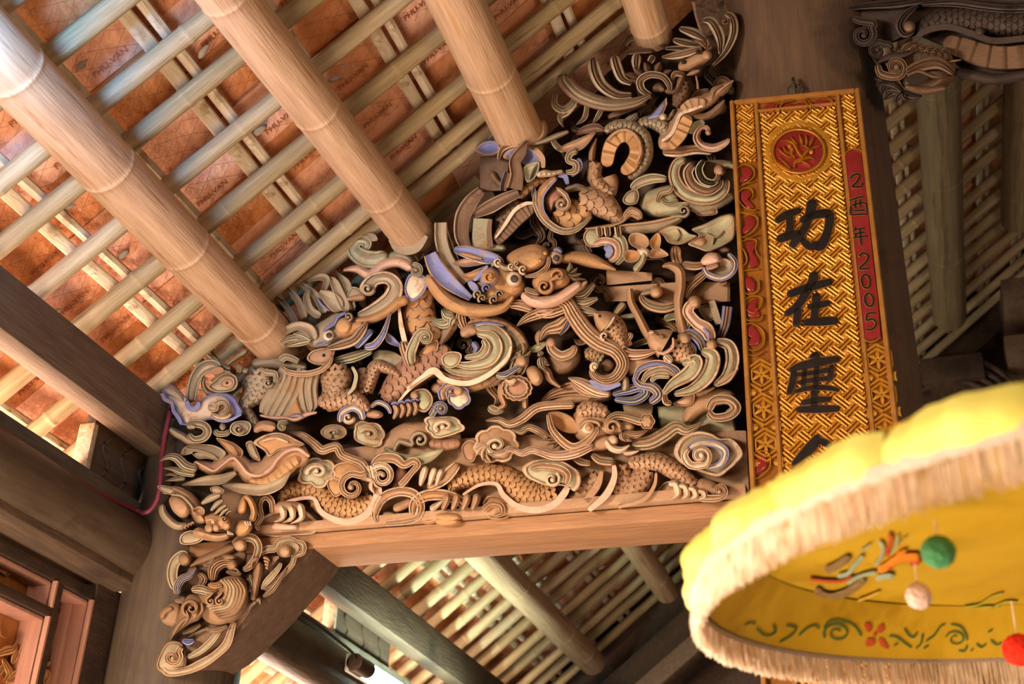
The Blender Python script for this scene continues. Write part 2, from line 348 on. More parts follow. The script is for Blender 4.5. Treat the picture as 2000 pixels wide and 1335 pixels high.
# left longitudinal beams, front bay and rear bay
def lbeam(y0, y1, lab, dz=0):
    o = prism('eave_beam', [(-.955, 3.187 + dz), (-.955, 3.346 + dz), (-.975, 3.352 + dz), (-1.04, 3.30 + dz), (-1.04, 3.187 + dz)], 'y', y0, y1, 'timber_y', bev=.006); return tag(o, lab, 'beam')
lbeam(-2.6, -.02, 'dark squared eave beam left of the carving with orange-lit underside')
lbeam(.32, 4.0, 'grey-green squared beam slanting below the carved beam', dz=-.05)
def b2beam(y0, y1, lab):
    o = prism('tie_beam', [(-1.03, 2.955), (-1.02, 3.025), (-1.14, 3.03), (-1.14, 2.955)], 'y', y0, y1, 'timber_grey', bev=.006); return tag(o, lab, 'beam')
b2beam(-2.4, .0, 'grey weathered board lying on the round log at left')
b2beam(.3, 4.0, 'grey board above the fluorescent lamp below the bracket')
def log(y0, y1, lab):
    ring = []
    for i in range(22):
        y = y0 + (y1 - y0) * i / 21; ring.append((Vector((-1.045, y, 2.88)), .098 + .002 * math.sin(i * 1.3), Vector((1, 0, 0)), Vector((0, 0, 1))))
    vs, fs = tube_mesh(ring, 40); o = mk('round_log_beam', vs, fs, 'log_wood', ang=60); return tag(o, lab, 'beam')
log(-2.4, .02, 'round brown log beam entering the left column')
log(.3, 4.0, 'round brown log beam behind the carved bracket')
o = prism('head_plank', [(-1.02, 2.752), (-1.0, 2.768), (-1.0, 2.795), (-1.15, 2.795), (-1.15, 2.752)], 'y', -2.3, .0, 'timber_y', bev=.003); tag(o, 'narrow plank under the round log with a bright lower edge', 'plank')
# infill boards between the two eave beams
def infill(y0, y1, lab):
    o = box('infill_board', -1.12, -1.085, y0, y1, 3.02, 3.25, 'timber_y', bev=.004); tag(o, lab, 'board')
    for k in range(3):
        y = y0 + (y1 - y0) * (.18 + .3 * k); path_tube('incised_scroll', [(-1.084, y, 3.05), (-1.082, y + .03, 3.1), (-1.082, y - .01, 3.15), (-1.082, y + .03, 3.2)], .005, 'timber_y', o, seg=6)
    box('board_edge', -1.125, -1.07, y0 - .022, y0, 3.03, 3.2, 'batten', o, bev=.004)  # pale material puts the light on the board's end into its colour
infill(-.24, .10, 'dark carved board between beams beside the left column')
infill(1.5, 2.1, 'dark green carved board between beams above the fluorescent lamp')
# red cable
pts = [PX(0, 838, -.985), PX(60, 880, -.985), PX(130, 925, -.985), PX(200, 965, -.985), PX(262, 995, -.985), P(285, 1000, -.10), P(302, 985, -.10), P(312, 955, -.11), P(316, 900, -.11), P(322, 850, -.11), P(330, 812, -.11), P(334, 780, -.08)]
tag(path_tube('red_cable', [PX(-60, 805, -.985)] + pts, .0075, 'cable_red', seg=10), 'dark red cable running along the log and up the column', 'cable')
# ---- fluorescent lamp on the rear log
mat('lamp_white', '#d8d2c4', '#c9c0ae', scale=5, rough=.5, bump=0)
lm = bpy.data.materials.new('tube_glow'); lm.use_nodes = True; bb = lm.node_tree.nodes['Principled BSDF']
bb.inputs['Emission Color'].default_value = (.72, 1, .86, 1); bb.inputs['Emission Strength'].default_value = 85; MATS['tube_glow'] = lm
LA = empty('fluorescent_lamp', label='white fluorescent tube lamp fixed along the rear log', cat='lamp')
p0 = PX(676, 1308, -.93); p1 = PX(722, 1322, -.93); yb = p0.y
path_tube('lamp_end_cap', [(-.898, yb, 2.885), (-.898, yb + .13, 2.885)], .034, 'log_wood', LA, seg=20)
path_tube('lamp_tube', [(-.898, yb + .13, 2.885), (-.898, yb + 1.3, 2.885)], .03, 'tube_glow', LA, seg=20)
box('lamp_housing', -.938, -.92, yb, yb + 1.35, 2.85, 2.92, 'lamp_white', LA)
path_tube('lamp_cable', [(-.99, yb - .45, 2.985), (-.965, yb - .25, 2.975), (-.94, yb - .08, 2.95), (-.898, yb - .01, 2.91), (-.898, yb + .02, 2.87)], .006, 'timber_dark', LA, seg=8)
# ---- window lattice in the left wall
mat('reveal_wood_lit', '#a3705a', '#b9846c', '#8d5f4a', scale=10, stretch=(5, 5, .6), rough=.7, bump=.15, patch=.6)  # pinkish reveals: the light on these faces is put into the colour
mat('shutter_board', '#9c6230', '#b57a42', '#7d4a22', scale=6, stretch=(3, 3, .7), rough=.55, bump=.2)
W = tag(box('window_1', -1.172, -1.075, -.085, .14, 1.6, 2.76, 'timber_dark', bev=.004), 'dark framed lattice window under the log at lower left', kind='structure')
def wb(name, y0, y1, z0, z1, m, x0=-1.17, x1=-1.08, bev=.003): return box(name, x0, x1, y0, y1, z0, z1, m, W, bev)
wb('head_rail', -1.2, -.085, 2.700, 2.735, 'timber_dark')
wb('stile', -.262, -.232, 1.6, 2.70, 'timber_dark')
wb('rail', -1.2, -.262, 2.598, 2.625, 'timber_dark')
for (y0, y1, z1, z0) in ((-.232, -.085, 2.70, 1.6), (-1.2, -.262, 2.70, 2.625), (-1.2, -.262, 2.598, 1.6)):
    wb('reveal_jamb', y1 - .012, y1 - .002, z0, z1 - .004, 'reveal_wood_lit', -1.17, -1.095, .001)
    wb('reveal_head', y0 + .002, y1 - .012, z1 - .012, z1 - .002, 'reveal_wood_lit', -1.17, -1.095, .001)
    for q in range(3):
        wb('moulding', y1 - .004 - q * .0035, y1 - .001 - q * .0035, z0, z1, 'reveal_wood_lit', -1.09, -1.076 + .001 * q, 0)
wb('inner_post', -.118, -.100, 1.6, 2.69, 'reveal_wood_lit', -1.168, -1.135)
wb('shutter_board', -1.3, -.02, 1.6, 2.74, 'shutter_board', -1.195, -1.172)
# ---- big lower beam under the carving
bm_ = prism('carved_tie_beam', [(-.02, 2.838), (-.022, 2.882), (.155, 2.882), (.155, 2.838)], 'x', -.86, .90, 'timber_x', bev=.003)
tag(bm_, 'long plain orange-brown beam under the carved dragon frieze', 'beam')
# rear truss: sloping chord and dark gable
o = prism('rear_rafter_beam', [(-2.2, -2.2 * .82 + 3.93), (3.4, 3.4 * .82 + 3.93), (3.4, 3.4 * .82 + 3.55), (-2.2, -2.2 * .82 + 3.55)], 'y', 4.0, 4.15, 'timber_dark', bev=.01); tag(o, 'dark sloping timber of the next roof frame below the beam', 'beam')
o = prism('rear_rafter_beam', [(-1.4, 2.50), (.9, 4.35), (.9, 4.22), (-1.4, 2.37)], 'y', 3.72, 3.85, 'timber_y', bev=.01); tag(o, 'paler sloping timber low behind the parasol fringe', 'beam')
wl = box('wall_rear', -3.2, 4.2, 4.3, 4.4, 0, 6.9, 'timber_dark', bev=0); tag(wl, kind='structure')

fl = box('floor', -2.2, 5.0, -7.5, 4.3, -.1, 0, 'timber_grey', bev=0); tag(fl, kind='structure')
# ================================================================== CARVING TOOLS
mat('carve_wood', '#997253', '#b08b69', '#87603f', scale=9, stretch=(1, 1, 1), rough=.72, bump=.5, bscale=95, patch=.56, patchscale=9, bdist=.004)
mat('carve_grey', '#8f7b60', '#a69174', '#957250', scale=10, rough=.8, bump=.5, bscale=95, patch=.55, patchscale=8, bdist=.004)
mat('carve_green', '#938a6a', '#a89e7e', '#9a7753', scale=9, rough=.8, bump=.5, bscale=95, patch=.52, patchscale=12, bdist=.004)
mat('carve_cream', '#bfa081', '#d6bea2', '#a07c58', scale=12, rough=.75, bump=.5, bscale=95, patch=.52, patchscale=18, bdist=.004)
mat('carve_pink', '#bd927a', '#cda58c', '#a57b5a', scale=12, rough=.7, bump=.5, bscale=95, patch=.55, patchscale=18, bdist=.004)
mat('carve_blue', '#6d6c90', '#8281a4', '#937b62', scale=12, rough=.75, bump=.5, bscale=95, patch=.53, patchscale=18, bdist=.004)
mat('carve_ochre', '#a1744b', '#b5885a', '#8e6848', scale=9, rough=.72, bump=.5, bscale=95, patch=.56, patchscale=10, bdist=.004)
mat('carve_red', '#946850', '#a6795e', '#815743', scale=9, rough=.72, bump=.5, bscale=95, patch=.56, patchscale=10, bdist=.004)
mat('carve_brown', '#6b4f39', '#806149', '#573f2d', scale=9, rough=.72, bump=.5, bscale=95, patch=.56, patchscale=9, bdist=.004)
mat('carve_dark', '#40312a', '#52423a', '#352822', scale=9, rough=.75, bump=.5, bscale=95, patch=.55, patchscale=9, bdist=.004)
mat('carve_edge', '#ae8f70', '#c7ac8e', '#94704f', scale=14, rough=.75, bump=.5, bscale=95, patch=.47, patchscale=14, bdist=.004)
mat('carve_black', '#241a14', '#30241c', scale=9, rough=.7)
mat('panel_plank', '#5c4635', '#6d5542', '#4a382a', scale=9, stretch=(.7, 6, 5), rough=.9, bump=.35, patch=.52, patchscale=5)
AB = {'w': 'carve_wood', 'g': 'carve_grey', 'G': 'carve_green', 'c': 'carve_cream', 'p': 'carve_pink', 'b': 'carve_blue', 'o': 'carve_ochre', 'r': 'carve_red', 'n': 'carve_brown', 'k': 'carve_black', 'd': 'carve_dark'}
def mats_of(s): return [AB.get(ch, ch) for ch in s] if isinstance(s, str) else list(s)
def edge_mats(s):
    l = mats_of(s)
    return l[:1] + ['carve_edge' if q in ('carve_cream', 'carve_pink') else q for q in l[1:]]
class Z: wf = 1.0; x0 = 0; y0 = 0; sc = 1; plane = None; thing = None; part = None; base = 0.0
def F(x0, y0, sc): Z.x0, Z.y0, Z.sc = x0, y0, sc
def px(x, y): return (Z.x0 + x / Z.sc, Z.y0 + y / Z.sc)
def PT(p, h):
    """image point p (photo pixels) lifted h metres out of the working plane"""
    if Z.plane is None: return P(p[0], p[1], Z.base - h)
    o, n = Z.plane; return PPL(p[0], p[1], o + n * h, n)
def thing(o): Z.thing = o; Z.part = None
def figure(name, label=None): Z.part = ('new', name, label)
def emit(name, vs, fs, mats, mi, ang=40):
    if isinstance(Z.part, tuple):
        o = mk(Z.part[1], vs, fs, mats, Z.thing, mi, ang)
        if Z.part[2]: o['label'] = Z.part[2]
        Z.part = o
    else: o = mk(name, vs, fs, mats, Z.part or Z.thing, mi, ang)
    return o
def cr2(pts, closed=False, sub=8):
    """Catmull-Rom through tuples of any length"""
    n = len(pts); out = []; D = len(pts[0])
    rng = range(n if closed else n - 1)
    for i in rng:
        if closed: q = [pts[(i - 1) % n], pts[i], pts[(i + 1) % n], pts[(i + 2) % n]]
        else: q = [pts[max(i - 1, 0)], pts[i], pts[i + 1], pts[min(i + 2, n - 1)]]
        for k in range(sub):
            t = k / sub
            out.append(tuple(.5 * (2 * q[1][d] + (q[2][d] - q[0][d]) * t + (2 * q[0][d] - 5 * q[1][d] + 4 * q[2][d] - q[3][d]) * t * t + (3 * q[1][d] - q[0][d] - 3 * q[2][d] + q[3][d]) * t ** 3) for d in range(D)))
    if not closed: out.append(tuple(pts[-1]))
    return out
PROF = {
    'round': [(-1, 0, 0)] + [(math.sin(math.radians(a)), .25 + .75 * math.cos(math.radians(a)), 0) for a in (-85, -60, -35, -12, 12, 35, 60, 85)] + [(1, 0, 0)],
    'flat': [(-1, 0, 0), (-1, .82, 0), (-.88, 1, 0), (.88, 1, 0), (1, .82, 0), (1, 0, 0)],
    'rim': [(-1, 0, 0), (-1, .86, 1), (-.9, .97, 1), (-.68, .97, 1), (-.6, .86, 0), (-.4, .93, 0), (0, 1, 0), (.4, .93, 0), (.6, .86, 1), (.68, .97, 1), (.9, .97, 1), (1, .86, 0), (1, 0, 0)],
    'chan': [(-1, 0, 0), (-1, .92, 1), (-.82, 1, 0), (-.5, .84, 0), (0, .76, 0), (.5, .84, 0), (.82, 1, 1), (1, .92, 0), (1, 0, 0)],
    'ridge': [(-1, 0, 0), (-1, .3, 0), (-.5, .62, 0), (0, 1, 0), (.5, .62, 0), (1, .3, 0), (1, 0, 0)],
    'g3': [(-1, 0, 0), (-1, .7, 0), (-.86, .86, 0), (-.7, .88, 0), (-.6, .76, 1), (-.44, .97, 1), (-.18, 1, 1), (-.08, .84, 0), (.08, .84, 0), (.18, 1, 0), (.44, .97, 1), (.6, .76, 1), (.7, .88, 0), (.86, .86, 0), (1, .7, 0), (1, 0, 0)],
    'g2': [(-1, 0, 0), (-1, .74, 1), (-.85, .9, 1), (-.5, .95, 0), (-.36, .8, 0), (0, .97, 0), (.36, .8, 0), (.5, .95, 1), (.85, .9, 1), (1, .74, 0), (1, 0, 0)],
    'g5': [(-1, 0, 0)] + [(-1 + 2 * (k / 15), (.98 if k % 3 else .82) * (1 - .2 * abs(2 * k / 15 - 1) ** 3), (k // 3) % 2) for k in range(16)] + [(1, 0, 0)],
    'rimL': [(-1, 0, 0), (-1, .9, 1), (-.9, 1, 1), (-.62, 1, 1), (-.5, .84, 0), (.2, .9, 0), (.8, .7, 0), (1, .45, 0), (1, 0, 0)],
    'rimR': [(-1, 0, 0), (-1, .45, 0), (-.8, .7, 0), (-.2, .9, 0), (.5, .84, 1), (.62, 1, 1), (.9, 1, 1), (1, .9, 0), (1, 0, 0)],
}
def sample(pts, w, step=7.0):
    """control points (x,y[,w[,h]]) in zoom pixels -> dense samples (X,Y,W,H,arc) in photo pixels"""
    q = []; lw = w; lh = 0.0
    for p in pts:
        if len(p) > 2 and p[2] is not None: lw = p[2]
        if len(p) > 3: lh = p[3]
        X, Y = px(p[0], p[1]); q.append((X, Y, lw / Z.sc * Z.wf, lh))
    if len(q) == 2: q = [q[0], tuple((a + b) / 2 for a, b in zip(*q)), q[1]]
    L = sum(math.hypot(q[i + 1][0] - q[i][0], q[i + 1][1] - q[i][1]) for i in range(len(q) - 1))
    sub = max(3, min(14, int(L / (len(q) - 1) / 3.2)))
    d = cr2(q, False, sub); out = []; a = 0
    for i, s in enumerate(d):
        if i: a += math.hypot(s[0] - d[i - 1][0], s[1] - d[i - 1][1])
        out.append((s[0], s[1], max(s[2], .6), s[3], a))
    return out
def normals(d):
    ns = []
    for i in range(len(d)):
        a = d[max(i - 1, 0)]; b = d[min(i + 1, len(d) - 1)]; tx, ty = b[0] - a[0], b[1] - a[1]; l = math.hypot(tx, ty) or 1
        ns.append((ty / l, -tx / l))  # left side when walking
    return ns
def stroke(name, pts, w=20, h=.06, d=.04, prof='round', m='w', cap=(1, 1), ripple=None, ang=40, wob=0):
    s = sample(pts, w); L = s[-1][4]
    # rounded ends
    if cap[0] or cap[1]:
        ext = []
        for i, q in enumerate(s):
            ww = q[2]; f = 1.0
            r0 = s[0][2] / 2; r1 = s[-1][2] / 2
            if cap[0] and q[4] < r0: f = math.sqrt(max(.02, 1 - ((r0 - q[4]) / r0) ** 2))
            if cap[1] and L - q[4] < r1: f = min(f, math.sqrt(max(.02, 1 - ((r1 - (L - q[4])) / r1) ** 2)))
            ext.append((q[0], q[1], ww * f, q[3], q[4], f))
        s = ext
    else: s = [q + (1.0,) for q in s]
    ns = normals(s); pr = PROF[prof]; K = len(pr); vs, fs, mi = [], [], []
    for i, q in enumerate(s):
        hh = h + q[3]; f = q[5]
        rip = 0
        if ripple: u = (q[4] / (ripple[0] / Z.sc)) % 1.0; rip = ripple[1] * (u if u < .85 else (1 - u) / .15 * .85)
        for (a, e, _) in pr:
            ex = q[0] + ns[i][0] * a * q[2] / 2 * -1; ey = q[1] + ns[i][1] * a * q[2] / 2 * -1
            el = hh - d * (1 - e) - (1 - f) * d * .35 * e + (rip * e if ripple else 0)
            vs.append(PT((ex, ey), el))
    for i in range(len(s) - 1):
        for k in range(K - 1):
            fs.append([i * K + k, i * K + k + 1, (i + 1) * K + k + 1, (i + 1) * K + k]); mi.append(pr[k][2])
    fs.append(list(range(K))); mi.append(0); fs.append([(len(s) - 1) * K + k for k in range(K - 1, -1, -1)]); mi.append(0)
    ml = edge_mats(m); mx = len(ml) - 1
    return emit(name, vs, fs, ml, [min(x, mx) for x in mi], ang)
RING = {
    'dome': [(1, 0, 0), (1, .35, 0), (.94, .62, 0), (.8, .82, 0), (.58, .95, 0), (.3, 1, 0)],
    'flat': [(1, 0, 0), (1, .85, 0), (.95, 1, 0), (.5, 1, 0)],
    'rim': [(1, 0, 0), (1, .84, 1), (.96, .95, 1), (.87, .95, 1), (.82, .84, 0), (.7, .92, 0), (.4, 1, 0)],
    'rim2': [(1, 0, 0), (1, .75, 1), (.96, .85, 1), (.88, .85, 0), (.84, .74, 0), (.74, .78, 2), (.7, .95, 2), (.62, .95, 0), (.55, .84, 0), (.3, .9, 0)],
    'dish': [(1, 0, 0), (1, .92, 1), (.93, 1, 1), (.85, .95, 0), (.6, .74, 0), (.3, .64, 0)],
}
def blob(name, pts, h=.06, d=.04, prof='dome', m='w', c=None, sm=True, ang=40, sub=6):
    q = [px(*p[:2]) for p in pts]; q = cr2(q, True, sub) if sm else q
    cx, cy = px(*c) if c else (sum(p[0] for p in q) / len(q), sum(p[1] for p in q) / len(q))
    n = len(q); vs, fs, mi = [], [], []; R = RING[prof]
    for (f, e, _) in R:
        for p in q: vs.append(PT((cx + (p[0] - cx) * f, cy + (p[1] - cy) * f), h - d * (1 - e)))
    for j in range(len(R) - 1):
        for k in range(n):
            k2 = (k + 1) % n; fs.append([j * n + k, j * n + k2, (j + 1) * n + k2, (j + 1) * n + k]); mi.append(R[j][2])
    vs.append(PT((cx, cy), h - d * (1 - R[-1][1]))); last = (len(R) - 1) * n
    for k in range(n): fs.append([last + k, last + (k + 1) % n, len(vs) - 1]); mi.append(0)
    fs.append(list(range(n - 1, -1, -1))); mi.append(0)
    ml = edge_mats(m); mx = len(ml) - 1
    return emit(name, vs, fs, ml, [min(x, mx) for x in mi], ang)
def spiral(cx, cy, r, a0, turns, w0, w1, k=.12, n=None, dz=0, sy=1.0):
    """points of a scroll: starts at radius r, angle a0 (deg, image sense, clockwise positive), winds in"""
    n = n or max(8, int(abs(turns) * 10)); out = []
    for i in range(n + 1):
        t = i / n; a = math.radians(a0 + 360 * turns * t); rr = r * ((1 - t) + k * t)
        out.append((cx + rr * math.cos(a), cy + sy * rr * math.sin(a), w0 + (w1 - w0) * t, dz * t))
    return out
def curl(name, lead, cx, cy, r, a0, turns, w0, w1, h=.07, d=.05, prof='rim', m='gc', k=.15, dz=.012, sy=1.0, knob=None):
    """scroll: optional leading points, then a spiral, with a knob in its eye"""
    sp = spiral(cx, cy, r, a0, turns, w0, w1, k, dz=dz, sy=sy)
    o = stroke(name, list(lead) + sp, w0, h, d, prof, m)
    if knob:
        e = sp[-1]; disc('scroll_eye', e[0], e[1], knob, h=h + dz + .004, d=d, m=m[0])
    return o
def disc(name, cx, cy, r, h=.07, d=.03, m='w', prof='dome', sy=1.0, n=14, rot=0):
    ca, sa = math.cos(math.radians(rot)), math.sin(math.radians(rot))
    pts = []
    for k in range(n):
        a = 2 * math.pi * k / n; x, y = r * math.cos(a), r * sy * math.sin(a); pts.append((cx + x * ca - y * sa, cy + x * sa + y * ca))
    return blob(name, pts, h, d, prof, m, (cx, cy), True, sub=2)
def lobed(cx, cy, r, lobes, a0=0, depth=.16, sy=1.0, n=None, amp=.0):
    pts = []; n = n or lobes * 7; rl = random.Random(int(cx * 7 + cy)); am = [1 + rl.uniform(-amp, amp) for _ in range(lobes)]
    for k in range(n):
        a = 2 * math.pi * k / n; li = (lobes * a / (2 * math.pi) + .5); i = int(li) % lobes; t = li - int(li)
        q = (1 - depth + depth * max(0, math.sin(math.pi * t)) ** .55) * (1 + (am[i] - 1) * math.sin(math.pi * t))
        x, y = r * q * math.cos(a + math.radians(a0)), r * q * sy * math.sin(a + math.radians(a0)); pts.append((cx + x, cy + y))
    return pts
def cloud(name, cx, cy, r, lobes=5, a0=0, h=.07, d=.06, m='Gcb', turns=1.4, sa=0, sy=1.0, spm='gc', k=.12, spr=.55, depth=.16):
    blob(name, lobed(cx, cy, r, lobes, a0, depth, sy, None, .22), h, d, 'rim', m, (cx, cy), True, sub=3)
    curl('cloud_spiral', [], cx, cy, r * spr, sa, turns, r * .3, r * .12, h + .012, .03, 'rim', spm, k=k, dz=.012, sy=sy, knob=r * .13)
def scaled(name, pts, w=60, h=.08, d=.06, sp=20, m='wo', dirn=1, cover=72, cap=(1, 1), lift=.0045, sname='scales', rims=None):
    """round body along a path with overlapping raised scales"""
    body = stroke(name, pts, w, h, d, 'round', m[0], cap); lift = .0032 + .00022 * sp / Z.sc
    s = sample(pts, w); ns = normals(s); L = s[-1][4]; spx = sp / Z.sc; vs, fs, mi = [], [], []
    def at(u):
        u = min(max(u, 0), L - 1e-6); lo, hi = 0, len(s) - 1
        while hi - lo > 1:
            mid = (lo + hi) // 2
            if s[mid][4] <= u: lo = mid
            else: hi = mid
        t = (u - s[lo][4]) / max(1e-6, s[hi][4] - s[lo][4]); g = lambda k: s[lo][k] + (s[hi][k] - s[lo][k]) * t
        nx = ns[lo][0] + (ns[hi][0] - ns[lo][0]) * t; ny = ns[lo][1] + (ns[hi][1] - ns[lo][1]) * t
        return g(0), g(1), g(2), g(3), nx, ny
    def surf(u, v, b):  # u arc px, v across px, b bump in metres
        X, Y, W, H, nx, ny = at(u); a = max(-.98, min(.98, v / (W / 2)))
        e = .25 + .75 * math.sqrt(1 - a * a)
        return PT((X - nx * a * W / 2, Y - ny * a * W / 2), h + H - d * (1 - e) + b)
    row = 0; u = spx * .4
    order = []
    while u < L - spx * .3: order.append((row, u)); row += 1; u += spx * .78
    if dirn < 0: order = order[::-1]
    for (row, u) in order:
        W = at(u)[2]; amax = math.sin(math.radians(cover)); arc = math.radians(cover) * W
        n = max(1, round(arc / spx)); 
        for k in range(n + (row % 2)):
            ph = ((k + .5 - (row % 2) * .5) / n * 2 - 1) * math.radians(cover)
            if abs(ph) > math.radians(cover) * 1.02: continue
            v = math.sin(ph) * W / 2; sw = spx * .56 * max(.45, math.cos(ph)); sl = spx * .95
            i0 = len(vs); out = [(-.5, -.95), (-.1, -1.0), (.25, -.85), (.48, -.45), (.55, 0), (.48, .45), (.25, .85), (-.1, 1.0), (-.5, .95)]
            vs.append(surf(u, v, lift * .9))
            for (q, r_) in out:
                vs.append(surf(u + dirn * q * sl, v + r_ * sw, lift * (.15 + .85 * (q + .5) / 1.05)))
            for (q, r_) in out: vs.append(surf(u + dirn * q * sl * 1.02, v + r_ * sw * 1.03, -.002))
            no = len(out)
            for j in range(no - 1):
                fs.append([i0, i0 + 1 + j, i0 + 2 + j]); fs.append([i0 + 1 + j, i0 + 1 + no + j, i0 + 2 + no + j, i0 + 2 + j]); mi += [0, 0]
    if vs:
        o = emit(sname, vs, fs, mats_of(m[1]), None, 30)
        o['kind'] = 'stuff'
    return body
def tuft(name, root, tips, w=16, h=.07, d=.04, prof='ridge', m='w', bow=.15, step=.004):
    """fan of curved locks from one root"""
    for i, t in enumerate(tips):
        bx = bow if len(t) < 3 else t[2]; mx_, my_ = (root[0] + t[0]) / 2, (root[1] + t[1]) / 2; dx, dy = t[0] - root[0], t[1] - root[1]
        stroke(name, [(root[0], root[1], w * .7), (mx_ - dy * bx, my_ + dx * bx, w), (t[0], t[1], w * .12)], w, h + step * (i % 3), d, prof, m, cap=(1, 0))
S, B, C, D, SC = stroke, blob, curl, disc, scaled
Z.base = 0.05; Z.plane = None; Z.wf = 1.1
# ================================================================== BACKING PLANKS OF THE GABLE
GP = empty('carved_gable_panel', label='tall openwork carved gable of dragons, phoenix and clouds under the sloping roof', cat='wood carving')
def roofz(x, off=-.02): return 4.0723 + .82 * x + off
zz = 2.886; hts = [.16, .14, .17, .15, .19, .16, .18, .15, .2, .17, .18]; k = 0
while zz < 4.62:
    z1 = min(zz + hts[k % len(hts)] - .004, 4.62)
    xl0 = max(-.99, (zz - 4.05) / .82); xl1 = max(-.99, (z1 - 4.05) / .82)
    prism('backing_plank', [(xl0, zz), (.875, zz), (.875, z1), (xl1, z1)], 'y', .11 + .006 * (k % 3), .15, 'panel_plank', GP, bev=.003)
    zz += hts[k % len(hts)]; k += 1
# ================================================================== FRIEZE
FR = empty('carved_dragon_frieze', label='long carved frieze board with a scaled dragon above the plain beam', cat='wood carving')
prism('frieze_board', [(-.93, 2.886), (.845, 2.886), (.845, 3.10), (.55, 3.14), (-.2, 3.17), (-.93, 3.16)], 'y', .022, .094, 'carve_wood', FR, bev=.003)
prism('frieze_ledge', [(-.62, 2.886), (.845, 2.886), (.845, 2.918), (-.62, 2.912)], 'y', -.045, .022, 'carve_wood', FR, bev=.004)
thing(FR); Z.base = -.02
# ---- crouching beast in the lower left corner
F(300, 860, 6.069)
figure('crouching_beast', 'small maned beast crouching at the frieze left end')
S('body', [(215, 560, 70), (370, 640, 130), (470, 760, 160), (540, 890, 150), (610, 980, 120)], 150, .105, .09, 'round', 'w')
B('haunch', [(185, 690), (260, 640), (380, 700), (445, 800), (410, 895), (330, 915), (250, 860), (200, 780)], .12, .07, 'dome', 'w')
S('hind_leg', [(105, 750, 70), (115, 850, 95), (190, 950, 100), (290, 1010, 90), (420, 1000, 60)], 80, .095, .07, 'round', 'g')
S('spine_ridge', [(200, 640, 20), (330, 655, 34), (440, 760, 36), (500, 880, 30)], 30, .125, .02, 'round', 'g')
for i, (a, b) in enumerate((((600, 600), (45, 545)), ((330, 560), (70, 590)))): S('rump_lock', [(a[0] - 220, a[1], 60), ((a[0] + b[0]) / 2 - 60, (a[1] + b[1]) / 2 + 20, 90), (b[0], b[1], 8)], 60, .09 - .01 * i, .05, 'g3', 'g', cap=(1, 0))
B('ear', [(455, 825), (540, 775), (605, 815), (595, 875), (520, 875)], .14, .05, 'dish', 'wc')
B('head', [(600, 900), (680, 850), (820, 850), (910, 910), (920, 1000), (850, 1050), (740, 1060), (640, 1020)], .14, .10, 'dome', 'o')
B('head_leaf', [(668, 565), (760, 540), (835, 590), (800, 640), (720, 635)], .15, .05, 'rim', 'gw')
for i, (a, b, ww) in enumerate((((800, 640), (565, 750), 80), ((830, 700), (675, 835), 66), ((870, 760), (720, 880), 60), ((900, 800), (775, 905), 56), ((930, 830), (850, 890), 44))):
    S('mane_lock', [(a[0], a[1], ww * .6), ((a[0] + b[0]) / 2, (a[1] + b[1]) / 2 - 16, ww), (b[0], b[1], ww * .4)], ww, .165 - .004 * i, .06, 'round', 'gw')
C('nostril', [], 840, 925, 44, 0, 1.2, 22, 10, .165, .03, 'round', 'w', knob=12)
S('brow', [(610, 945, 16), (680, 935, 30), (760, 950, 16)], 20, .155, .03, 'round', 'p'); D('eye', 705, 960, 24, .16, .03, 'c')
for (x, y, r) in ((660, 1035, 55), (740, 1030, 50), (860, 1000, 60)): D('jowl', x, y, r, .15, .06, 'w')
S('fore_leg', [(470, 1070, 130), (600, 1110, 125), (760, 1140, 100), (900, 1115, 80)], 110, .125, .10, 'round', 'w')
for i in range(4): S('toe', [(880 + 16 * i, 1060 + 10 * i, 26), (890 + 17 * i, 1120, 24)], 24, .14, .05, 'round', 'c')
B('rock', [(305, 1185), (330, 1110), (440, 1060), (560, 1100), (600, 1160), (520, 1215), (400, 1235), (330, 1225)], .09, .07, 'rim', 'gc')
for i in range(4): S('claw', [(330 + 36 * i, 1060 - 20 * i, 30), (350 + 38 * i, 1020 - 18 * i, 26), (390 + 30 * i, 1050 - 20 * i, 10)], 26, .125, .05, 'round', 'w')
S('raised_arm', [(1075, 650, 60), (1150, 720, 74), (1190, 850, 70), (1160, 960, 84)], 70, .125, .07, 'round', 'o')
B('elbow', [(985, 830), (1030, 700), (1080, 650), (1110, 740), (1090, 850), (1020, 880)], .115, .07, 'dome', 'o')
B('knee', [(955, 1030), (990, 960), (1080, 940), (1150, 970), (1170, 1040), (1100, 1120), (1000, 1130)], .12, .08, 'dome', 'o')
for i in range(3): S('claw', [(1080 + 28 * i, 950, 26), (1100 + 24 * i, 990, 24), (1130 + 14 * i, 1010, 8)], 24, .14, .05, 'round', 'c')
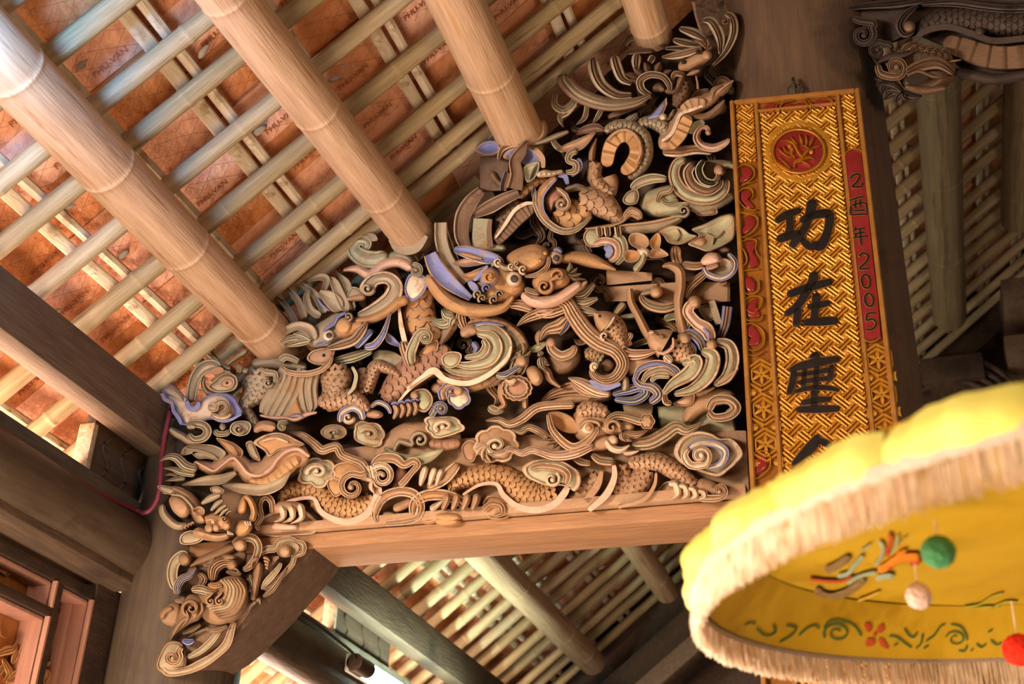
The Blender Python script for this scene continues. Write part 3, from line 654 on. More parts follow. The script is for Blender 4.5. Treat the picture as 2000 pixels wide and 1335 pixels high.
# ---- dragon tail
figure('dragon_tail', 'wavy dragon tail with leafy fins at the frieze left')
F(300, 700, 3.3333)
S('tail', [(255, 680, 36), (330, 700, 70), (395, 715, 84), (470, 670, 96), (545, 670, 104), (615, 735, 130), (710, 745, 150), (810, 680, 165), (900, 630, 160), (1010, 650, 120)], 100, .09, .07, 'round', 'w')
S('tail_ridge', [(270, 668, 12), (340, 705, 18), (395, 728, 20), (450, 690, 20), (515, 645, 22), (560, 680, 24), (615, 745, 26), (690, 758, 26), (765, 712, 26), (810, 650, 26), (870, 600, 26), (945, 588, 26), (1018, 638, 22)], 20, .112, .03, 'round', 'p')
S('belly_plates', [(620, 790, 40), (720, 800, 70), (820, 745, 96), (890, 680, 100), (960, 645, 60)], 70, .10, .05, 'round', 'o', ripple=(46, .006))
for (o_, mm, hh) in (([(405, 515), (470, 528), (535, 555), (585, 605), (560, 655), (500, 625), (455, 575)], 'ow', .08), ([(600, 548), (640, 535), (672, 590), (695, 665), (640, 645), (612, 600)], 'gw', .075), ([(650, 548), (700, 505), (790, 480), (860, 490), (925, 522), (985, 560), (900, 585), (815, 600), (750, 640), (720, 600)], 'oc', .085)):
    B('dorsal_fin', o_, hh, .06, 'rim', mm)
S('fin_fold', [(470, 545, 10), (520, 580, 18), (550, 630, 14)], 14, .09, .02, 'round', 'w'); S('fin_fold', [(700, 540, 10), (790, 515, 18), (880, 545, 14)], 14, .098, .02, 'round', 'c')
S('tail_leaf', [(535, 742, 26), (440, 785, 60), (330, 795, 54), (185, 822, 8)], 50, .10, .04, 'chan', 'gG', cap=(0, 0))
S('tail_leaf', [(445, 822, 16), (560, 842, 58), (700, 852, 70), (815, 812, 64), (892, 728, 14)], 60, .10, .05, 'chan', 'gc', cap=(0, 0))
F(300, 860, 6.069)
B('tail_leaf', [(315, 185), (350, 90), (440, 50), (580, 40), (740, 60), (865, 145), (780, 235), (640, 215), (520, 215), (420, 130), (350, 140)], .085, .05, 'rim', 'gG')
S('leaf_vein', [(380, 95, 20), (520, 110, 34), (680, 160, 30), (760, 220, 14)], 26, .10, .03, 'round', 'g')
for i, l in enumerate(([(520, 340, 90), (380, 300, 110), (280, 210, 100), (180, 190, 64), (68, 245, 8)], [(500, 400, 70), (330, 370, 84), (220, 335, 46), (108, 325, 6)], [(380, 440, 60), (260, 455, 50), (138, 475, 6)], [(300, 420, 40), (200, 400, 34), (130, 410, 6)])):
    S('tail_tuft', l, 60, .115 - .008 * i, .06, 'g3', 'gG', cap=(1, 0))
B('tail_leaf', [(40, 540), (120, 530), (230, 560), (260, 600), (200, 640), (110, 610)], .10, .05, 'rim', 'gG')
Z.base = .05
# ---- frieze clouds, claws and coils
F(300, 700, 3.3333)
figure('dragon_coil', 'scaled dragon coil with cream edging left of the frieze centre')
SC('coil', [(808, 930, 60), (870, 868, 110), (970, 842, 130), (1060, 870, 150), (1140, 950, 190), (1250, 985, 180), (1370, 960, 150), (1440, 900, 110)], 100, .085, .08, 44, 'wo', 1)
S('coil_edge', [(830, 945, 18), (930, 915, 22), (1040, 910, 24), (1085, 990, 34), (1165, 1042, 40), (1265, 1062, 44), (1370, 1025, 46), (1435, 945, 50), (1462, 860, 50), (1440, 790, 40)], 40, .096, .06, 'flat', 'p')
S('lower_belly', [(1100, 1040, 40), (1230, 1090, 70), (1370, 1070, 60), (1440, 1040, 20)], 60, .07, .05, 'round', 'o', ripple=(50, .005))
C('shoulder_scroll', [(1395, 745, 40)], 1295, 835, 92, -55, -1.35, 46, 20, .125, .06, 'rim', 'wc', k=.12, knob=22)
for (o_) in ([(1150, 770), (1180, 690), (1280, 670), (1360, 700), (1390, 760), (1300, 770), (1230, 800)], [(1130, 830), (1150, 770), (1220, 790), (1230, 870), (1180, 900)]): B('shoulder_petal', o_, .10, .06, 'rim', 'ow')
S('mane_ribbon', [(885, 478, 10), (970, 500, 44), (1045, 555, 56), (1095, 595, 56), (1150, 580, 54), (1195, 575, 54), (1225, 625, 54), (1290, 655, 56), (1350, 680, 60), (1392, 735, 50), (1420, 780, 30)], 50, .115, .05, 'g3', 'wp', cap=(0, 1))
cloud('cloud_scroll', 1062, 735, 128, 6, 20, .10, .07, 'Gc', 1.3, 150, .72, 'cg')
cloud('cloud_scroll', 1400, 492, 118, 6, 0, .075, .06, 'Gc', 1.2, 190, .72, 'Gc')
cloud('cloud_scroll', 1175, 478, 96, 6, 0, .06, .05, 'gw', 1.0, 100, .6, 'gw')
cloud('cloud_scroll', 1890, 440, 130, 7, 10, .10, .07, 'Gc', 1.1, 120, .62, 'cw')
C('burst_scroll', [(1440, 800, 40), (1420, 700, 54)], 1485, 765, 78, -140, 1.25, 50, 20, .13, .07, 'rim', 'cp', k=.16, knob=18)
S('burst_arm', [(1420, 700, 30), (1480, 650, 60), (1570, 650, 64), (1630, 690, 50), (1690, 665, 46), (1720, 690, 40), (1680, 740, 36), (1640, 790, 40), (1600, 830, 40)], 50, .12, .06, 'rim', 'wc')
S('dark_petal', [(1560, 860, 60), (1620, 800, 90), (1600, 700, 60)], 70, .085, .05, 'round', 'r')
tuft('burst_ray', (1430, 790), [(1400, 700), (1350, 790), (1480, 840), (1440, 880)], 40, .125, .05, 'ridge', 'c')
# main long trunk behind
S('trunk', [(1440, 640, 60), (1550, 545, 120), (1680, 490, 150), (1850, 500, 160), (2000, 520, 150)], 140, .06, .05, 'round', 'w')
C('trunk_scroll', [(1560, 620, 20), (1600, 540, 44)], 1735, 530, 60, 150, 1.3, 34, 14, .09, .05, 'round', 'g', knob=16)
S('crescent_leaf', [(1500, 580, 16), (1640, 655, 60), (1780, 640, 70), (1890, 588, 10)], 60, .10, .05, 'chan', 'Gg', cap=(0, 0))
S('trunk_plates', [(1790, 545, 50), (1880, 560, 76), (2000, 545, 60)], 60, .085, .04, 'round', 'r', ripple=(44, .006))
# claw group on a cloud, left
figure('dragon_claw', 'pale dragon claw gripping a lobed cloud at the frieze left')
B('claw_cloud', [(668, 1100), (690, 1045), (740, 1010), (820, 990), (970, 985), (1040, 1030), (1082, 1092), (1040, 1142), (930, 1152), (800, 1162), (700, 1145)], .085, .07, 'rim', 'wc')
S('loop', [(775, 1010, 36), (768, 930, 40), (722, 895, 44), (685, 945, 44), (700, 1030, 34), (672, 1080, 28), (690, 1120, 20)], 40, .12, .07, 'rim', 'wc')
B('paw', [(765, 960), (830, 925), (940, 930), (985, 965), (960, 1000), (860, 1000), (790, 1010)], .13, .08, 'dome', 'w')
for i in range(3): S('talon', [(825 + 62 * i, 955 - 6 * i, 44), (845 + 60 * i, 1000, 46), (838 + 60 * i, 1040, 34), (785 + 54 * i, 1062 + 6 * i, 6)], 44, .15, .06, 'round', 'c', cap=(1, 0))
B('pad', [(765, 1090), (800, 1065), (900, 1075), (945, 1085), (930, 1115), (840, 1118), (780, 1112)], .12, .05, 'dome', 'p')
# second claw group
figure('dragon_claw', 'dragon claw with curled loops below the frieze centre')
S('eye_loop', [(1460, 1070, 20), (1440, 1010, 50), (1490, 910, 60), (1590, 865, 60), (1690, 880, 60), (1740, 950, 50), (1720, 1030, 44), (1620, 1060, 44), (1500, 1070, 30)], 50, .10, .07, 'rim', 'wp')
B('loop_leaf', [(1480, 1000), (1560, 1000), (1580, 1040), (1510, 1045)], .085, .05, 'dome', 'g'); S('loop_knob', [(1560, 985, 60), (1630, 955, 56), (1680, 920, 36)], 60, .10, .06, 'round', 'w')
S('eye_loop', [(1690, 1030, 40), (1700, 940, 64), (1780, 890, 70), (1900, 890, 70), (2000, 930, 60), (2030, 1000, 44)], 50, .10, .08, 'rim', 'op')
S('eye_loop', [(1700, 1030, 30), (1790, 1060, 44), (1870, 1030, 40), (1960, 1010, 40)], 40, .095, .06, 'round', 'o')
S('horn', [(1800, 985, 44), (1850, 950, 34), (1885, 925, 6)], 40, .12, .05, 'round', 'c', cap=(1, 0))
B('snout', [(1820, 1050), (1880, 1020), (1960, 1030), (2010, 1060), (1960, 1090), (1870, 1090)], .11, .07, 'dome', 'o'); 
F(850, 700, 3.2258)
for i, x in enumerate((60, 120, 185, 245)): S('finger', [(x + 20, 850, 46), (x + 10, 900, 52), (x - 14, 955, 24)], 50, .13, .08, 'round', 'w')
B('claw_cloud', [(300, 900), (340, 860), (420, 870), (480, 920), (490, 970), (440, 1010), (350, 1010), (300, 970)], .09, .07, 'rim', 'w')
S('claw_loop', [(300, 960, 40), (350, 915, 40), (410, 925, 40), (420, 970, 36), (370, 990, 30)], 40, .11, .06, 'rim', 'wo')
B('snout', [(-10, 985), (60, 965), (150, 975), (175, 1005), (120, 1030), (30, 1030)], .115, .07, 'dome', 'o')
F(300, 700, 3.3333)
for i, x in enumerate((1745, 1805, 1850)): S('finger', [(x + 30, 700 + 10 * i, 40), (x + 10, 760, 46), (x - 10, 830, 20)], 44, .13, .07, 'round', 'c')
S('wrist', [(1780, 840, 60), (1880, 790, 70), (1940, 730, 70), (1985, 680, 40)], 60, .11, .07, 'rim', 'wc')
# ---- right part of the frieze
F(850, 700, 3.2258)
figure('dragon_coil', 'scaled dragon coil below the large cream cloud in the frieze')
SC('coil', [(85, 835, 60), (150, 770, 110), (280, 735, 130), (420, 745, 150), (520, 820, 190), (640, 880, 190), (770, 860, 150)], 100, .085, .08, 46, 'wo', 1)
S('coil_edge', [(170, 860, 14), (280, 795, 20), (385, 790, 24), (430, 860, 34), (520, 932, 40), (640, 953, 42), (745, 920, 44), (812, 850, 44), (845, 780, 30)], 40, .096, .06, 'flat', 'p')
B('rosette_lobe', [(165, 560), (200, 515), (250, 520), (260, 600), (240, 650), (190, 640)], .075, .05, 'rim', 'w')
B('rosette', lobed(385, 540, 150, 7, 10, .2, .82), .10, .07, 'rim', 'wc', (385, 540)); C('rosette_spiral', [], 385, 545, 84, 0, 1.4, 44, 18, .12, .04, 'rim', 'cg', sy=.8, knob=20)
tuft('rosette_ray', (330, 540), [(250, 570), (260, 610), (300, 640), (350, 650)], 34, .125, .04, 'ridge', 'c')
B('cloud_scroll', [(548, 690), (590, 650), (680, 632), (790, 640), (860, 676), (912, 720), (918, 790), (880, 836), (840, 812), (790, 800), (700, 800), (620, 770), (570, 740)], .115, .07, 'rim', 'Gc', (735, 715))
S('cloud_band', [(600, 700, 30), (660, 680, 40), (770, 690, 50), (830, 730, 50), (820, 790, 40)], 44, .13, .05, 'rim', 'wc'); C('cloud_spiral', [], 735, 757, 52, -60, 1.3, 30, 14, .135, .05, 'round', 'c', knob=18)
figure('dragon_arm', 'scaled dragon arm with pale claws at the frieze right end')
SC('arm', [(1215, 650, 60), (1290, 652, 110), (1400, 650, 112), (1520, 712, 110), (1630, 800, 84)], 100, .12, .09, 42, 'ww', 1)
SC('shoulder', [(1340, 690, 110), (1280, 780, 160), (1190, 870, 150), (1120, 920, 90)], 130, .09, .08, 44, 'ww', 1)
S('shoulder_edge', [(1392, 715, 14), (1380, 800, 22), (1310, 890, 26), (1150, 935, 18)], 20, .11, .05, 'flat', 'w')
SC('chest', [(1030, 730, 80), (950, 840, 150), (860, 930, 130)], 110, .075, .07, 50, 'ww', 1)
S('chest_edge', [(1125, 665, 24), (1128, 750, 36), (1075, 860, 44), (965, 958, 30)], 36, .115, .06, 'flat', 'p')
SC('neck', [(1180, 660, 100), (1180, 780, 120), (1110, 900, 110)], 110, .085, .07, 44, 'ww', 1)
S('chest_band', [(1050, 700, 20), (1020, 800, 44), (930, 920, 40)], 40, .095, .05, 'flat', 'w')
S('foot', [(1630, 790, 80), (1720, 820, 110), (1790, 850, 90)], 100, .12, .09, 'round', 'w'); B('foot_cloud', [(1365, 880), (1420, 800), (1470, 770), (1560, 790), (1600, 850), (1560, 895), (1440, 905), (1380, 905)], .075, .06, 'rim', 'wG')
for i in range(4): S('talon', [(1470 + 60 * i, 790 + 14 * i, 30), (1515 + 58 * i, 790 + 16 * i, 44), (1530 + 56 * i, 850 + 6 * i, 44), (1490 + 58 * i, 885, 8)], 40, .135 + .003 * i, .06, 'round', 'c', cap=(1, 0))
C('foot_curl', [(1650, 880, 40), (1760, 880, 44)], 1790, 830, 44, 70, -1.0, 36, 18, .14, .06, 'rim', 'wc', knob=16)
figure('cloud_scroll', 'large cream and blue cloud scroll at the frieze right end')
B('cloud', [(1503, 582), (1550, 495), (1650, 455), (1740, 470), (1800, 500), (1880, 505), (1945, 590), (1905, 655), (1850, 705), (1790, 745), (1700, 725), (1610, 690), (1535, 650)], .11, .09, 'rim', 'gc', (1710, 600))
S('cloud_band', [(1590, 620, 20), (1610, 560, 44), (1680, 530, 46), (1780, 545, 46), (1830, 590, 44), (1800, 660, 44), (1720, 690, 30)], 40, .125, .05, 'rim', 'cb'); C('cloud_spiral', [(1600, 560, 26), (1570, 610, 46), (1610, 670, 50)], 1670, 612, 62, 70, -1.3, 44, 20, .145, .06, 'rim', 'cp', knob=22)
S('stem', [(1570, 400, 60), (1640, 310, 110), (1720, 268, 110), (1800, 240, 100), (1890, 260, 80)], 100, .085, .07, 'round', 'w')
S('stem_ring', [(1720, 330, 50), (1760, 262, 56), (1850, 258, 56), (1900, 310, 56), (1850, 360, 56), (1760, 370, 50), (1720, 330, 44)], 50, .11, .08, 'rim', 'wg'); S('stem_ring', [(1760, 290, 20), (1840, 275, 26), (1870, 310, 26), (1830, 340, 20)], 20, .105, .07, 'round', 'w')
# ---- frieze dragon head
figure('dragon_head', 'frieze dragon head with open jaw and long wavy whiskers')
B('skull', [(860, 400), (900, 310), (1000, 280), (1100, 330), (1130, 420), (1080, 500), (980, 540), (890, 500)], .115, .09, 'dome', 'w')
SC('crown', [(890, 340, 70), (980, 320, 110), (1090, 345, 70)], 90, .13, .06, 40, 'ww', 1)
S('crown_spike', [(960, 270, 30), (1060, 250, 40), (1110, 225, 8)], 30, .12, .05, 'ridge', 'n', cap=(1, 0))
B('ear_bowl', [(708, 350), (760, 328), (860, 365), (905, 440), (885, 472), (800, 460), (750, 420)], .10, .06, 'dish', 'ow')
S('ear_rim', [(712, 345, 24), (735, 440, 40), (800, 520, 50), (870, 560, 54), (945, 530, 50), (1010, 460, 36), (1010, 425, 16)], 40, .135, .06, 'rim', 'wc')
D('eye', 962, 432, 44, .145, .05, 'c'); D('pupil', 965, 434, 24, .155, .03, 'o'); S('brow', [(905, 440, 20), (950, 395, 34), (1020, 400, 26), (1040, 430, 10)], 26, .15, .05, 'round', 'w')
S('snout', [(1040, 440, 90), (1110, 420, 120), (1180, 430, 100), (1260, 430, 70)], 100, .135, .10, 'round', 'w'); C('nostril', [(1180, 440, 30)], 1115, 432, 50, 20, -1.1, 34, 16, .16, .06, 'round', 'w', knob=14)
S('upper_lip', [(1080, 390, 34), (1140, 360, 50), (1220, 370, 54), (1290, 390, 60), (1340, 385, 70)], 50, .15, .07, 'g3', 'wg'); B('lip_frill', lobed(1335, 395, 52, 6, 0, .2), .15, .08, 'rim', 'w'); tuft('lip_frill', (1180, 460), [(1250, 490), (1240, 520), (1200, 520), (1340, 450)], 44, .14, .06, 'g3', 'w')
S('jaw', [(960, 540, 110), (1050, 530, 110), (1130, 520, 70)], 100, .12, .09, 'round', 'w'); S('tooth', [(1075, 510, 34), (1110, 560, 44), (1170, 575, 40), (1225, 545, 8)], 40, .15, .06, 'round', 'c', cap=(1, 0)); S('tooth', [(1180, 590, 34), (1240, 590, 34), (1285, 580, 6)], 30, .12, .05, 'round', 'c', cap=(1, 0))
D('tongue', 1120, 515, 34, .14, .05, 'c'); S('jaw_band', [(985, 600, 30), (1040, 640, 50), (1130, 650, 50)], 44, .12, .06, 'g2', 'gw'); S('jaw_spur', [(870, 620, 30), (920, 650, 46), (985, 660, 30)], 40, .10, .06, 'g2', 'gw')
S('whisker', [(880, 290, 50), (760, 292, 54), (640, 310, 54), (550, 378, 52), (470, 412, 44), (400, 385, 36), (318, 390, 8)], 50, .135, .05, 'g3', 'wp', cap=(1, 0))
S('whisker', [(720, 500, 40), (650, 455, 44), (585, 432, 40), (540, 462, 34), (485, 445, 8)], 40, .115, .05, 'g3', 'gw', cap=(1, 0))
S('whisker', [(1000, 545, 44), (880, 595, 60), (750, 612, 54), (620, 575, 46), (545, 595, 40), (480, 570, 34), (410, 590, 26), (335, 602, 8)], 50, .14, .05, 'g3', 'pc', cap=(1, 0))
S('cheek_mane', [(1240, 540, 70), (1350, 528, 84), (1440, 480, 84), (1520, 430, 74), (1590, 452, 56), (1690, 398, 8)], 70, .115, .06, 'g3', 'gw', cap=(1, 0))
tuft('beard', (800, 520), [(690, 480), (680, 515), (700, 545), (740, 570), (640, 480)], 26, .12, .05, 'ridge', 'w', bow=.08)
F(300, 700, 3.3333)
# ================================================================== UPPER GABLE CARVING
thing(GP); Z.base = -.01
F(300, 680, 6.069)
figure('cloud_bank', 'grey cream and blue cloud bank at the gable left corner')
B('cloud', [(95, 520), (140, 440), (220, 430), (280, 490), (370, 560), (390, 650), (450, 710), (540, 650), (640, 560), (760, 520), (880, 530), (970, 590), (1010, 660), (1060, 765), (950, 830), (860, 870), (760, 850), (640, 850), (500, 890), (350, 910), (300, 830), (230, 770), (210, 680), (140, 610)], .095, .06, 'rim', 'cb', (520, 760), ang=50)
S('cloud_edge', [(100, 520, 30), (130, 600, 44), (215, 650, 40), (235, 740, 40), (300, 830, 44), (330, 910, 30)], 40, .11, .05, 'flat', 'b'); S('cloud_edge', [(390, 600, 50), (410, 690, 54), (470, 720, 54), (525, 680, 54), (530, 620, 44)], 50, .11, .06, 'flat', 'b')
S('cloud_edge', [(660, 800, 20), (780, 855, 34), (900, 850, 34), (1050, 775, 20)], 30, .11, .06, 'flat', 'b'); S('cloud_crown', [(120, 500, 90), (200, 500, 120), (300, 570, 110), (350, 640, 60)], 100, .105, .05, 'round', 'g')
C('cloud_curl', [(640, 700, 110), (700, 700, 110)], 810, 700, 80, 170, .85, 70, 40, .12, .06, 'rim', 'gc', k=.75); S('cloud_curl', [(690, 760, 40), (740, 810, 60), (840, 820, 60), (930, 770, 30)], 50, .115, .05, 'rim', 'cg')
S('cloud_curl', [(400, 920, 90), (480, 890, 90), (590, 910, 96), (640, 980, 96), (590, 1060, 90), (480, 1080, 80), (410, 1010, 60)], 90, .115, .08, 'rim', 'gG'); S('cloud_foot', [(180, 940, 60), (260, 1000, 90), (350, 1050, 90), (440, 1110, 80), (540, 1110, 50)], 80, .10, .07, 'round', 'g'); S('cloud_curl', [(390, 930, 60), (450, 920, 70), (500, 940, 40)], 60, .125, .06, 'round', 'g')
S('cloud_curl', [(720, 960, 70), (760, 1010, 64), (860, 1010, 60), (900, 960, 60)], 60, .105, .07, 'rim', 'gG'); S('cloud_curl', [(780, 930, 120), (860, 930, 110)], 110, .115, .07, 'round', 'g')
B('cloud_disc', [(900, 950), (940, 880), (1040, 855), (1130, 870), (1160, 930), (1120, 1010), (1020, 1040), (930, 1010)], .115, .08, 'rim', 'gG'); C('disc_spiral', [], 1010, 950, 70, 0, 1.2, 40, 20, .125, .03, 'round', 'g', knob=20)
S('hoof', [(1190, 990, 60), (1280, 920, 110), (1400, 930, 120), (1450, 950, 60)], 100, .12, .08, 'round', 'w'); C('cloud_curl', [(1600, 880, 60)], 1530, 925, 60, -60, -1.1, 46, 24, .11, .07, 'rim', 'gG', knob=20)
S('cloud_arch', [(440, 640, 110), (455, 500, 120), (500, 340, 130), (590, 230, 140), (700, 200, 130), (790, 250, 100)], 120, .085, .08, 'rim', 'gG'); B('arch_end', [(640, 275), (740, 225), (820, 230), (830, 280), (760, 310), (680, 300)], .09, .06, 'flat', 'w')
S('cloud_arch', [(600, 330, 30), (590, 430, 50), (640, 520, 60), (760, 540, 40)], 50, .075, .06, 'round', 'g')
B('cloud_disc', [(640, 450), (720, 380), (800, 310), (900, 290), (980, 330), (1000, 420), (960, 490), (860, 520), (740, 520), (670, 490)], .11, .08, 'rim', 'gG'); B('disc_eye', [(790, 400), (830, 350), (910, 340), (960, 380), (940, 440), (860, 470), (800, 450)], .12, .04, 'rim', 'wc'); D('disc_hole', 870, 410, 26, .122, .02, 'k')
S('wave', [(640, 60, 20), (740, 130, 40), (820, 210, 50), (920, 250, 60)], 44, .05, .04, 'round', 'G'); S('wave', [(860, 200, 40), (1000, 100, 60), (1110, 20, 60)], 50, .045, .04, 'round', 'G'); tuft('wave_frill', (1050, 260), [(960, 200), (1000, 240), (1120, 240), (980, 290)], 50, .085, .05, 'g3', 'G')
Z.base = .05
# ---- qilin body
F(300, 700, 3.3333)
figure('qilin', 'scaled saddle-clothed qilin turning its horned head at the gable left')
SC('haunch', [(690, 60, 120), (690, 130, 200), (660, 220, 170), (615, 280, 110), (595, 325, 84), (640, 390, 70), (685, 450, 60)], 150, .12, .10, 46, 'gg', 1)
S('back', [(640, 40, 60), (760, 20, 90), (880, 40, 80), (1000, 60, 60)], 80, .085, .08, 'round', 'g'); S('frill', [(690, 60, 16), (730, 90, 40), (790, 100, 36), (790, 160, 24)], 30, .145, .05, 'rim', 'gG'); C('hip_curl', [], 745, 155, 32, 0, 1.1, 24, 12, .145, .04, 'round', 'g', knob=12)
S('saddle_cloth', [(900, 80, 150), (870, 180, 180), (790, 330, 190), (760, 385, 150)], 170, .125, .05, 'g5', 'g', cap=(0, 0)); S('saddle_cloth', [(1010, 80, 140), (985, 190, 150), (1000, 310, 140), (1010, 360, 90)], 140, .12, .05, 'g3', 'g', cap=(0, 1)); B('cloth_gusset', [(920, 230), (960, 300), (980, 380), (900, 392), (850, 385)], .125, .07, 'dome', 'o')
S('cloth_hem', [(690, 368, 14), (780, 385, 26), (860, 385, 26), (925, 395, 26), (1000, 362, 26), (1065, 350, 14)], 22, .14, .04, 'round', 'p'); S('cloth_hem', [(890, 375, 20), (940, 370, 30), (980, 380, 10)], 26, .146, .04, 'round', 'b')
SC('shoulder', [(1180, 30, 120), (1185, 110, 200), (1170, 200, 160), (1130, 270, 90)], 150, .135, .11, 46, 'gw', 1); S('shoulder_edge', [(1290, 50, 18), (1318, 110, 24), (1300, 190, 24), (1262, 235, 12)], 22, .15, .05, 'flat', 'G')
SC('chest', [(1350, 60, 80), (1370, 140, 96), (1350, 230, 90)], 90, .105, .09, 42, 'ww', 1)
SC('fore_leg', [(1085, 315, 50), (1110, 290, 110), (1200, 268, 124), (1300, 255, 110), (1360, 295, 80), (1400, 335, 50)], 100, .14, .09, 46, 'ww', 1)
SC('raised_leg', [(1380, 220, 90), (1415, 120, 90), (1450, 50, 84), (1520, 62, 70), (1610, 112, 36)], 84, .11, .09, 30, 'ww', 1)
S('collar', [(825, 50, 18), (880, 88, 32), (980, 100, 36), (1080, 78, 36), (1140, 30, 34), (1165, -20, 16)], 30, .15, .05, 'rim', 'wc')
F(500, 420, 3.0341)
B('cheek_leaf', [(300, 850), (340, 800), (460, 782), (462, 830), (420, 880), (350, 885)], .115, .06, 'rim', 'wc'); D('leaf_hole', 402, 830, 12, .12, .02, 'k')
B('skull', [(310, 770), (330, 680), (400, 620), (500, 570), (570, 590), (600, 650), (560, 720), (480, 760), (400, 790)], .135, .10, 'dome', 'g')
S('muzzle', [(470, 700, 110), (560, 670, 110), (640, 640, 40)], 100, .15, .10, 'round', 'o'); D('forehead', 520, 655, 56, .165, .07, 'o')
S('upper_lip', [(420, 790, 20), (500, 770, 50), (580, 740, 54), (630, 680, 50), (660, 632, 14)], 50, .165, .07, 'g2', 'wg'); D('eye_ring', 430, 712, 36, .165, .05, 'c'); D('pupil', 432, 712, 20, .172, .03, 'd')
S('brow', [(398, 690, 14), (430, 665, 22), (465, 640, 24), (490, 600, 24), (540, 575, 16)], 20, .165, .05, 'round', 'b'); C('brow_curl', [], 545, 600, 26, 90, -1.1, 20, 10, .165, .05, 'round', 'gb', knob=9); S('cheek_stripe', [(350, 770, 10), (400, 760, 18), (470, 720, 12)], 16, .155, .04, 'round', 'b')
S('tongue', [(590, 785, 30), (630, 735, 50), (690, 680, 30)], 44, .155, .06, 'g2', 'bb'); S('tongue', [(640, 780, 34), (700, 770, 44), (755, 700, 34), (795, 580, 14)], 36, .14, .06, 'rim', 'bc', cap=(1, 0))
S('ear', [(345, 740, 50), (320, 680, 60), (250, 655, 50), (180, 680, 46), (135, 705, 16)], 50, .145, .06, 'chan', 'gw'); tuft('ear_frill', (330, 740), [(125, 760, .1), (170, 780, .05), (220, 700, .1)], 50, .135, .05, 'g3', 'gG')
for i, l in enumerate(([(240, 640, 40), (200, 570, 38), (155, 515, 32), (112, 480, 6)], [(290, 610, 44), (262, 530, 40), (222, 470, 36), (185, 432, 8)], [(385, 600, 46), (325, 560, 42), (300, 490, 40), (312, 440, 20)], [(410, 580, 50), (365, 490, 46), (300, 430, 36), (262, 402, 6)], [(400, 450, 30), (420, 380, 40), (375, 365, 40), (310, 392, 14)], [(540, 570, 60), (505, 490, 60), (465, 400, 50), (438, 366, 8)], [(575, 560, 44), (552, 480, 44), (535, 400, 44), (478, 342, 8)], [(200, 640, 30), (150, 590, 30), (120, 540, 10)])):
    S('mane_flame', l, 40, .115 + .006 * (i % 3), .06, 'chan', 'gG', cap=(1, 0))
S('mane_leaf', [(500, 570, 70), (450, 500, 90), (375, 455, 30)], 80, .125, .06, 'chan', 'gw', cap=(1, 0)); S('mane_edge', [(440, 570, 10), (390, 530, 20), (365, 490, 10)], 16, .13, .05, 'round', 'b')
S('horn', [(580, 625, 40), (680, 615, 54), (780, 565, 58), (850, 510, 64), (905, 505, 54)], 50, .145, .07, 'round', 'o')
S('horn_scroll', [(600, 600, 40), (700, 565, 80), (795, 500, 96), (825, 420, 84), (780, 372, 70), (705, 380, 70), (660, 430, 84), (655, 470, 60)], 80, .13, .08, 'rim', 'gc'); C('scroll_eye', [], 660, 432, 40, 0, 1.1, 30, 14, .15, .05, 'round', 'g', knob=14); S('scroll_leaf', [(535, 500, 20), (590, 490, 40), (650, 480, 40)], 36, .14, .06, 'round', 'w'); B('scroll_petal', [(535, 480), (570, 425), (620, 440), (640, 480), (580, 495)], .12, .06, 'rim', 'gG')
S('crest_wave', [(515, 328, 16), (600, 318, 46), (680, 352, 60), (760, 295, 62), (850, 280, 60), (930, 320, 56)], 56, .11, .06, 'round', 'p'); C('crest_curl', [], 945, 330, 40, -120, 1.2, 30, 14, .13, .06, 'rim', 'gG', knob=12); B('crest_disc', [(920, 345), (990, 352), (1018, 405), (985, 475), (920, 512), (878, 455), (888, 385)], .12, .07, 'rim', 'cb')
S('upper_curl', [(780, 230, 70), (720, 260, 90), (640, 255, 100), (578, 205, 80), (600, 150, 64), (655, 160, 60), (645, 205, 40)], 80, .085, .07, 'rim', 'GG'); B('upper_leaf', [(615, 105), (700, 110), (720, 150), (650, 150)], .08, .05, 'flat', 'g'); S('upper_leaf', [(795, 140, 24), (850, 200, 56), (940, 190, 70), (1000, 115, 50)], 50, .08, .06, 'flat', 'g', cap=(0, 0)); S('upper_leaf', [(780, 260, 50), (860, 240, 60), (930, 290, 40)], 50, .075, .06, 'round', 'G')
S('collar_board', [(460, 870, 44), (580, 840, 60), (690, 800, 34)], 50, .10, .06, 'g3', 'G')
S('collar_roll', [(140, 870, 40), (180, 840, 40), (260, 870, 30)], 40, .12, .06, 'rim', 'gG')
# ---- dragon trunk rising behind
figure('dragon_trunk', 'upright scaled dragon trunk between the two horned heads')
SC('trunk', [(985, 430, 150), (965, 540, 180), (975, 640, 190), (1030, 720, 160), (1060, 770, 100)], 170, .09, .08, 72, 'wo', 1)
S('trunk_edge', [(848, 545, 14), (858, 640, 26), (875, 720, 30), (885, 760, 26)], 24, .105, .05, 'flat', 'c'); S('foreleg_band', [(870, 740, 50), (885, 800, 60), (915, 900, 40)], 56, .115, .07, 'g3', 'wp')
C('knee_curl', [(925, 890, 50), (915, 820, 60), (945, 740, 52)], 1000, 725, 44, 200, 1.3, 40, 14, .13, .07, 'rim', 'Gc', knob=12); B('knee_leaf', [(965, 830), (1000, 780), (1070, 735), (1080, 780), (1030, 830)], .10, .06, 'rim', 'oc')
S('spur', [(768, 692, 10), (795, 735, 46), (862, 778, 12)], 40, .11, .05, 'chan', 'bw', cap=(0, 0))
tuft('wing_leaf', (1180, 600), [(1030, 610, -.25), (1100, 560, -.2), (1150, 660, .1)], 60, .095, .05, 'g3', 'G'); S('wing_leaf', [(1080, 770, 20), (1130, 700, 56), (1190, 640, 30), (1210, 560, 10)], 50, .10, .05, 'ridge', 'g', cap=(1, 0))
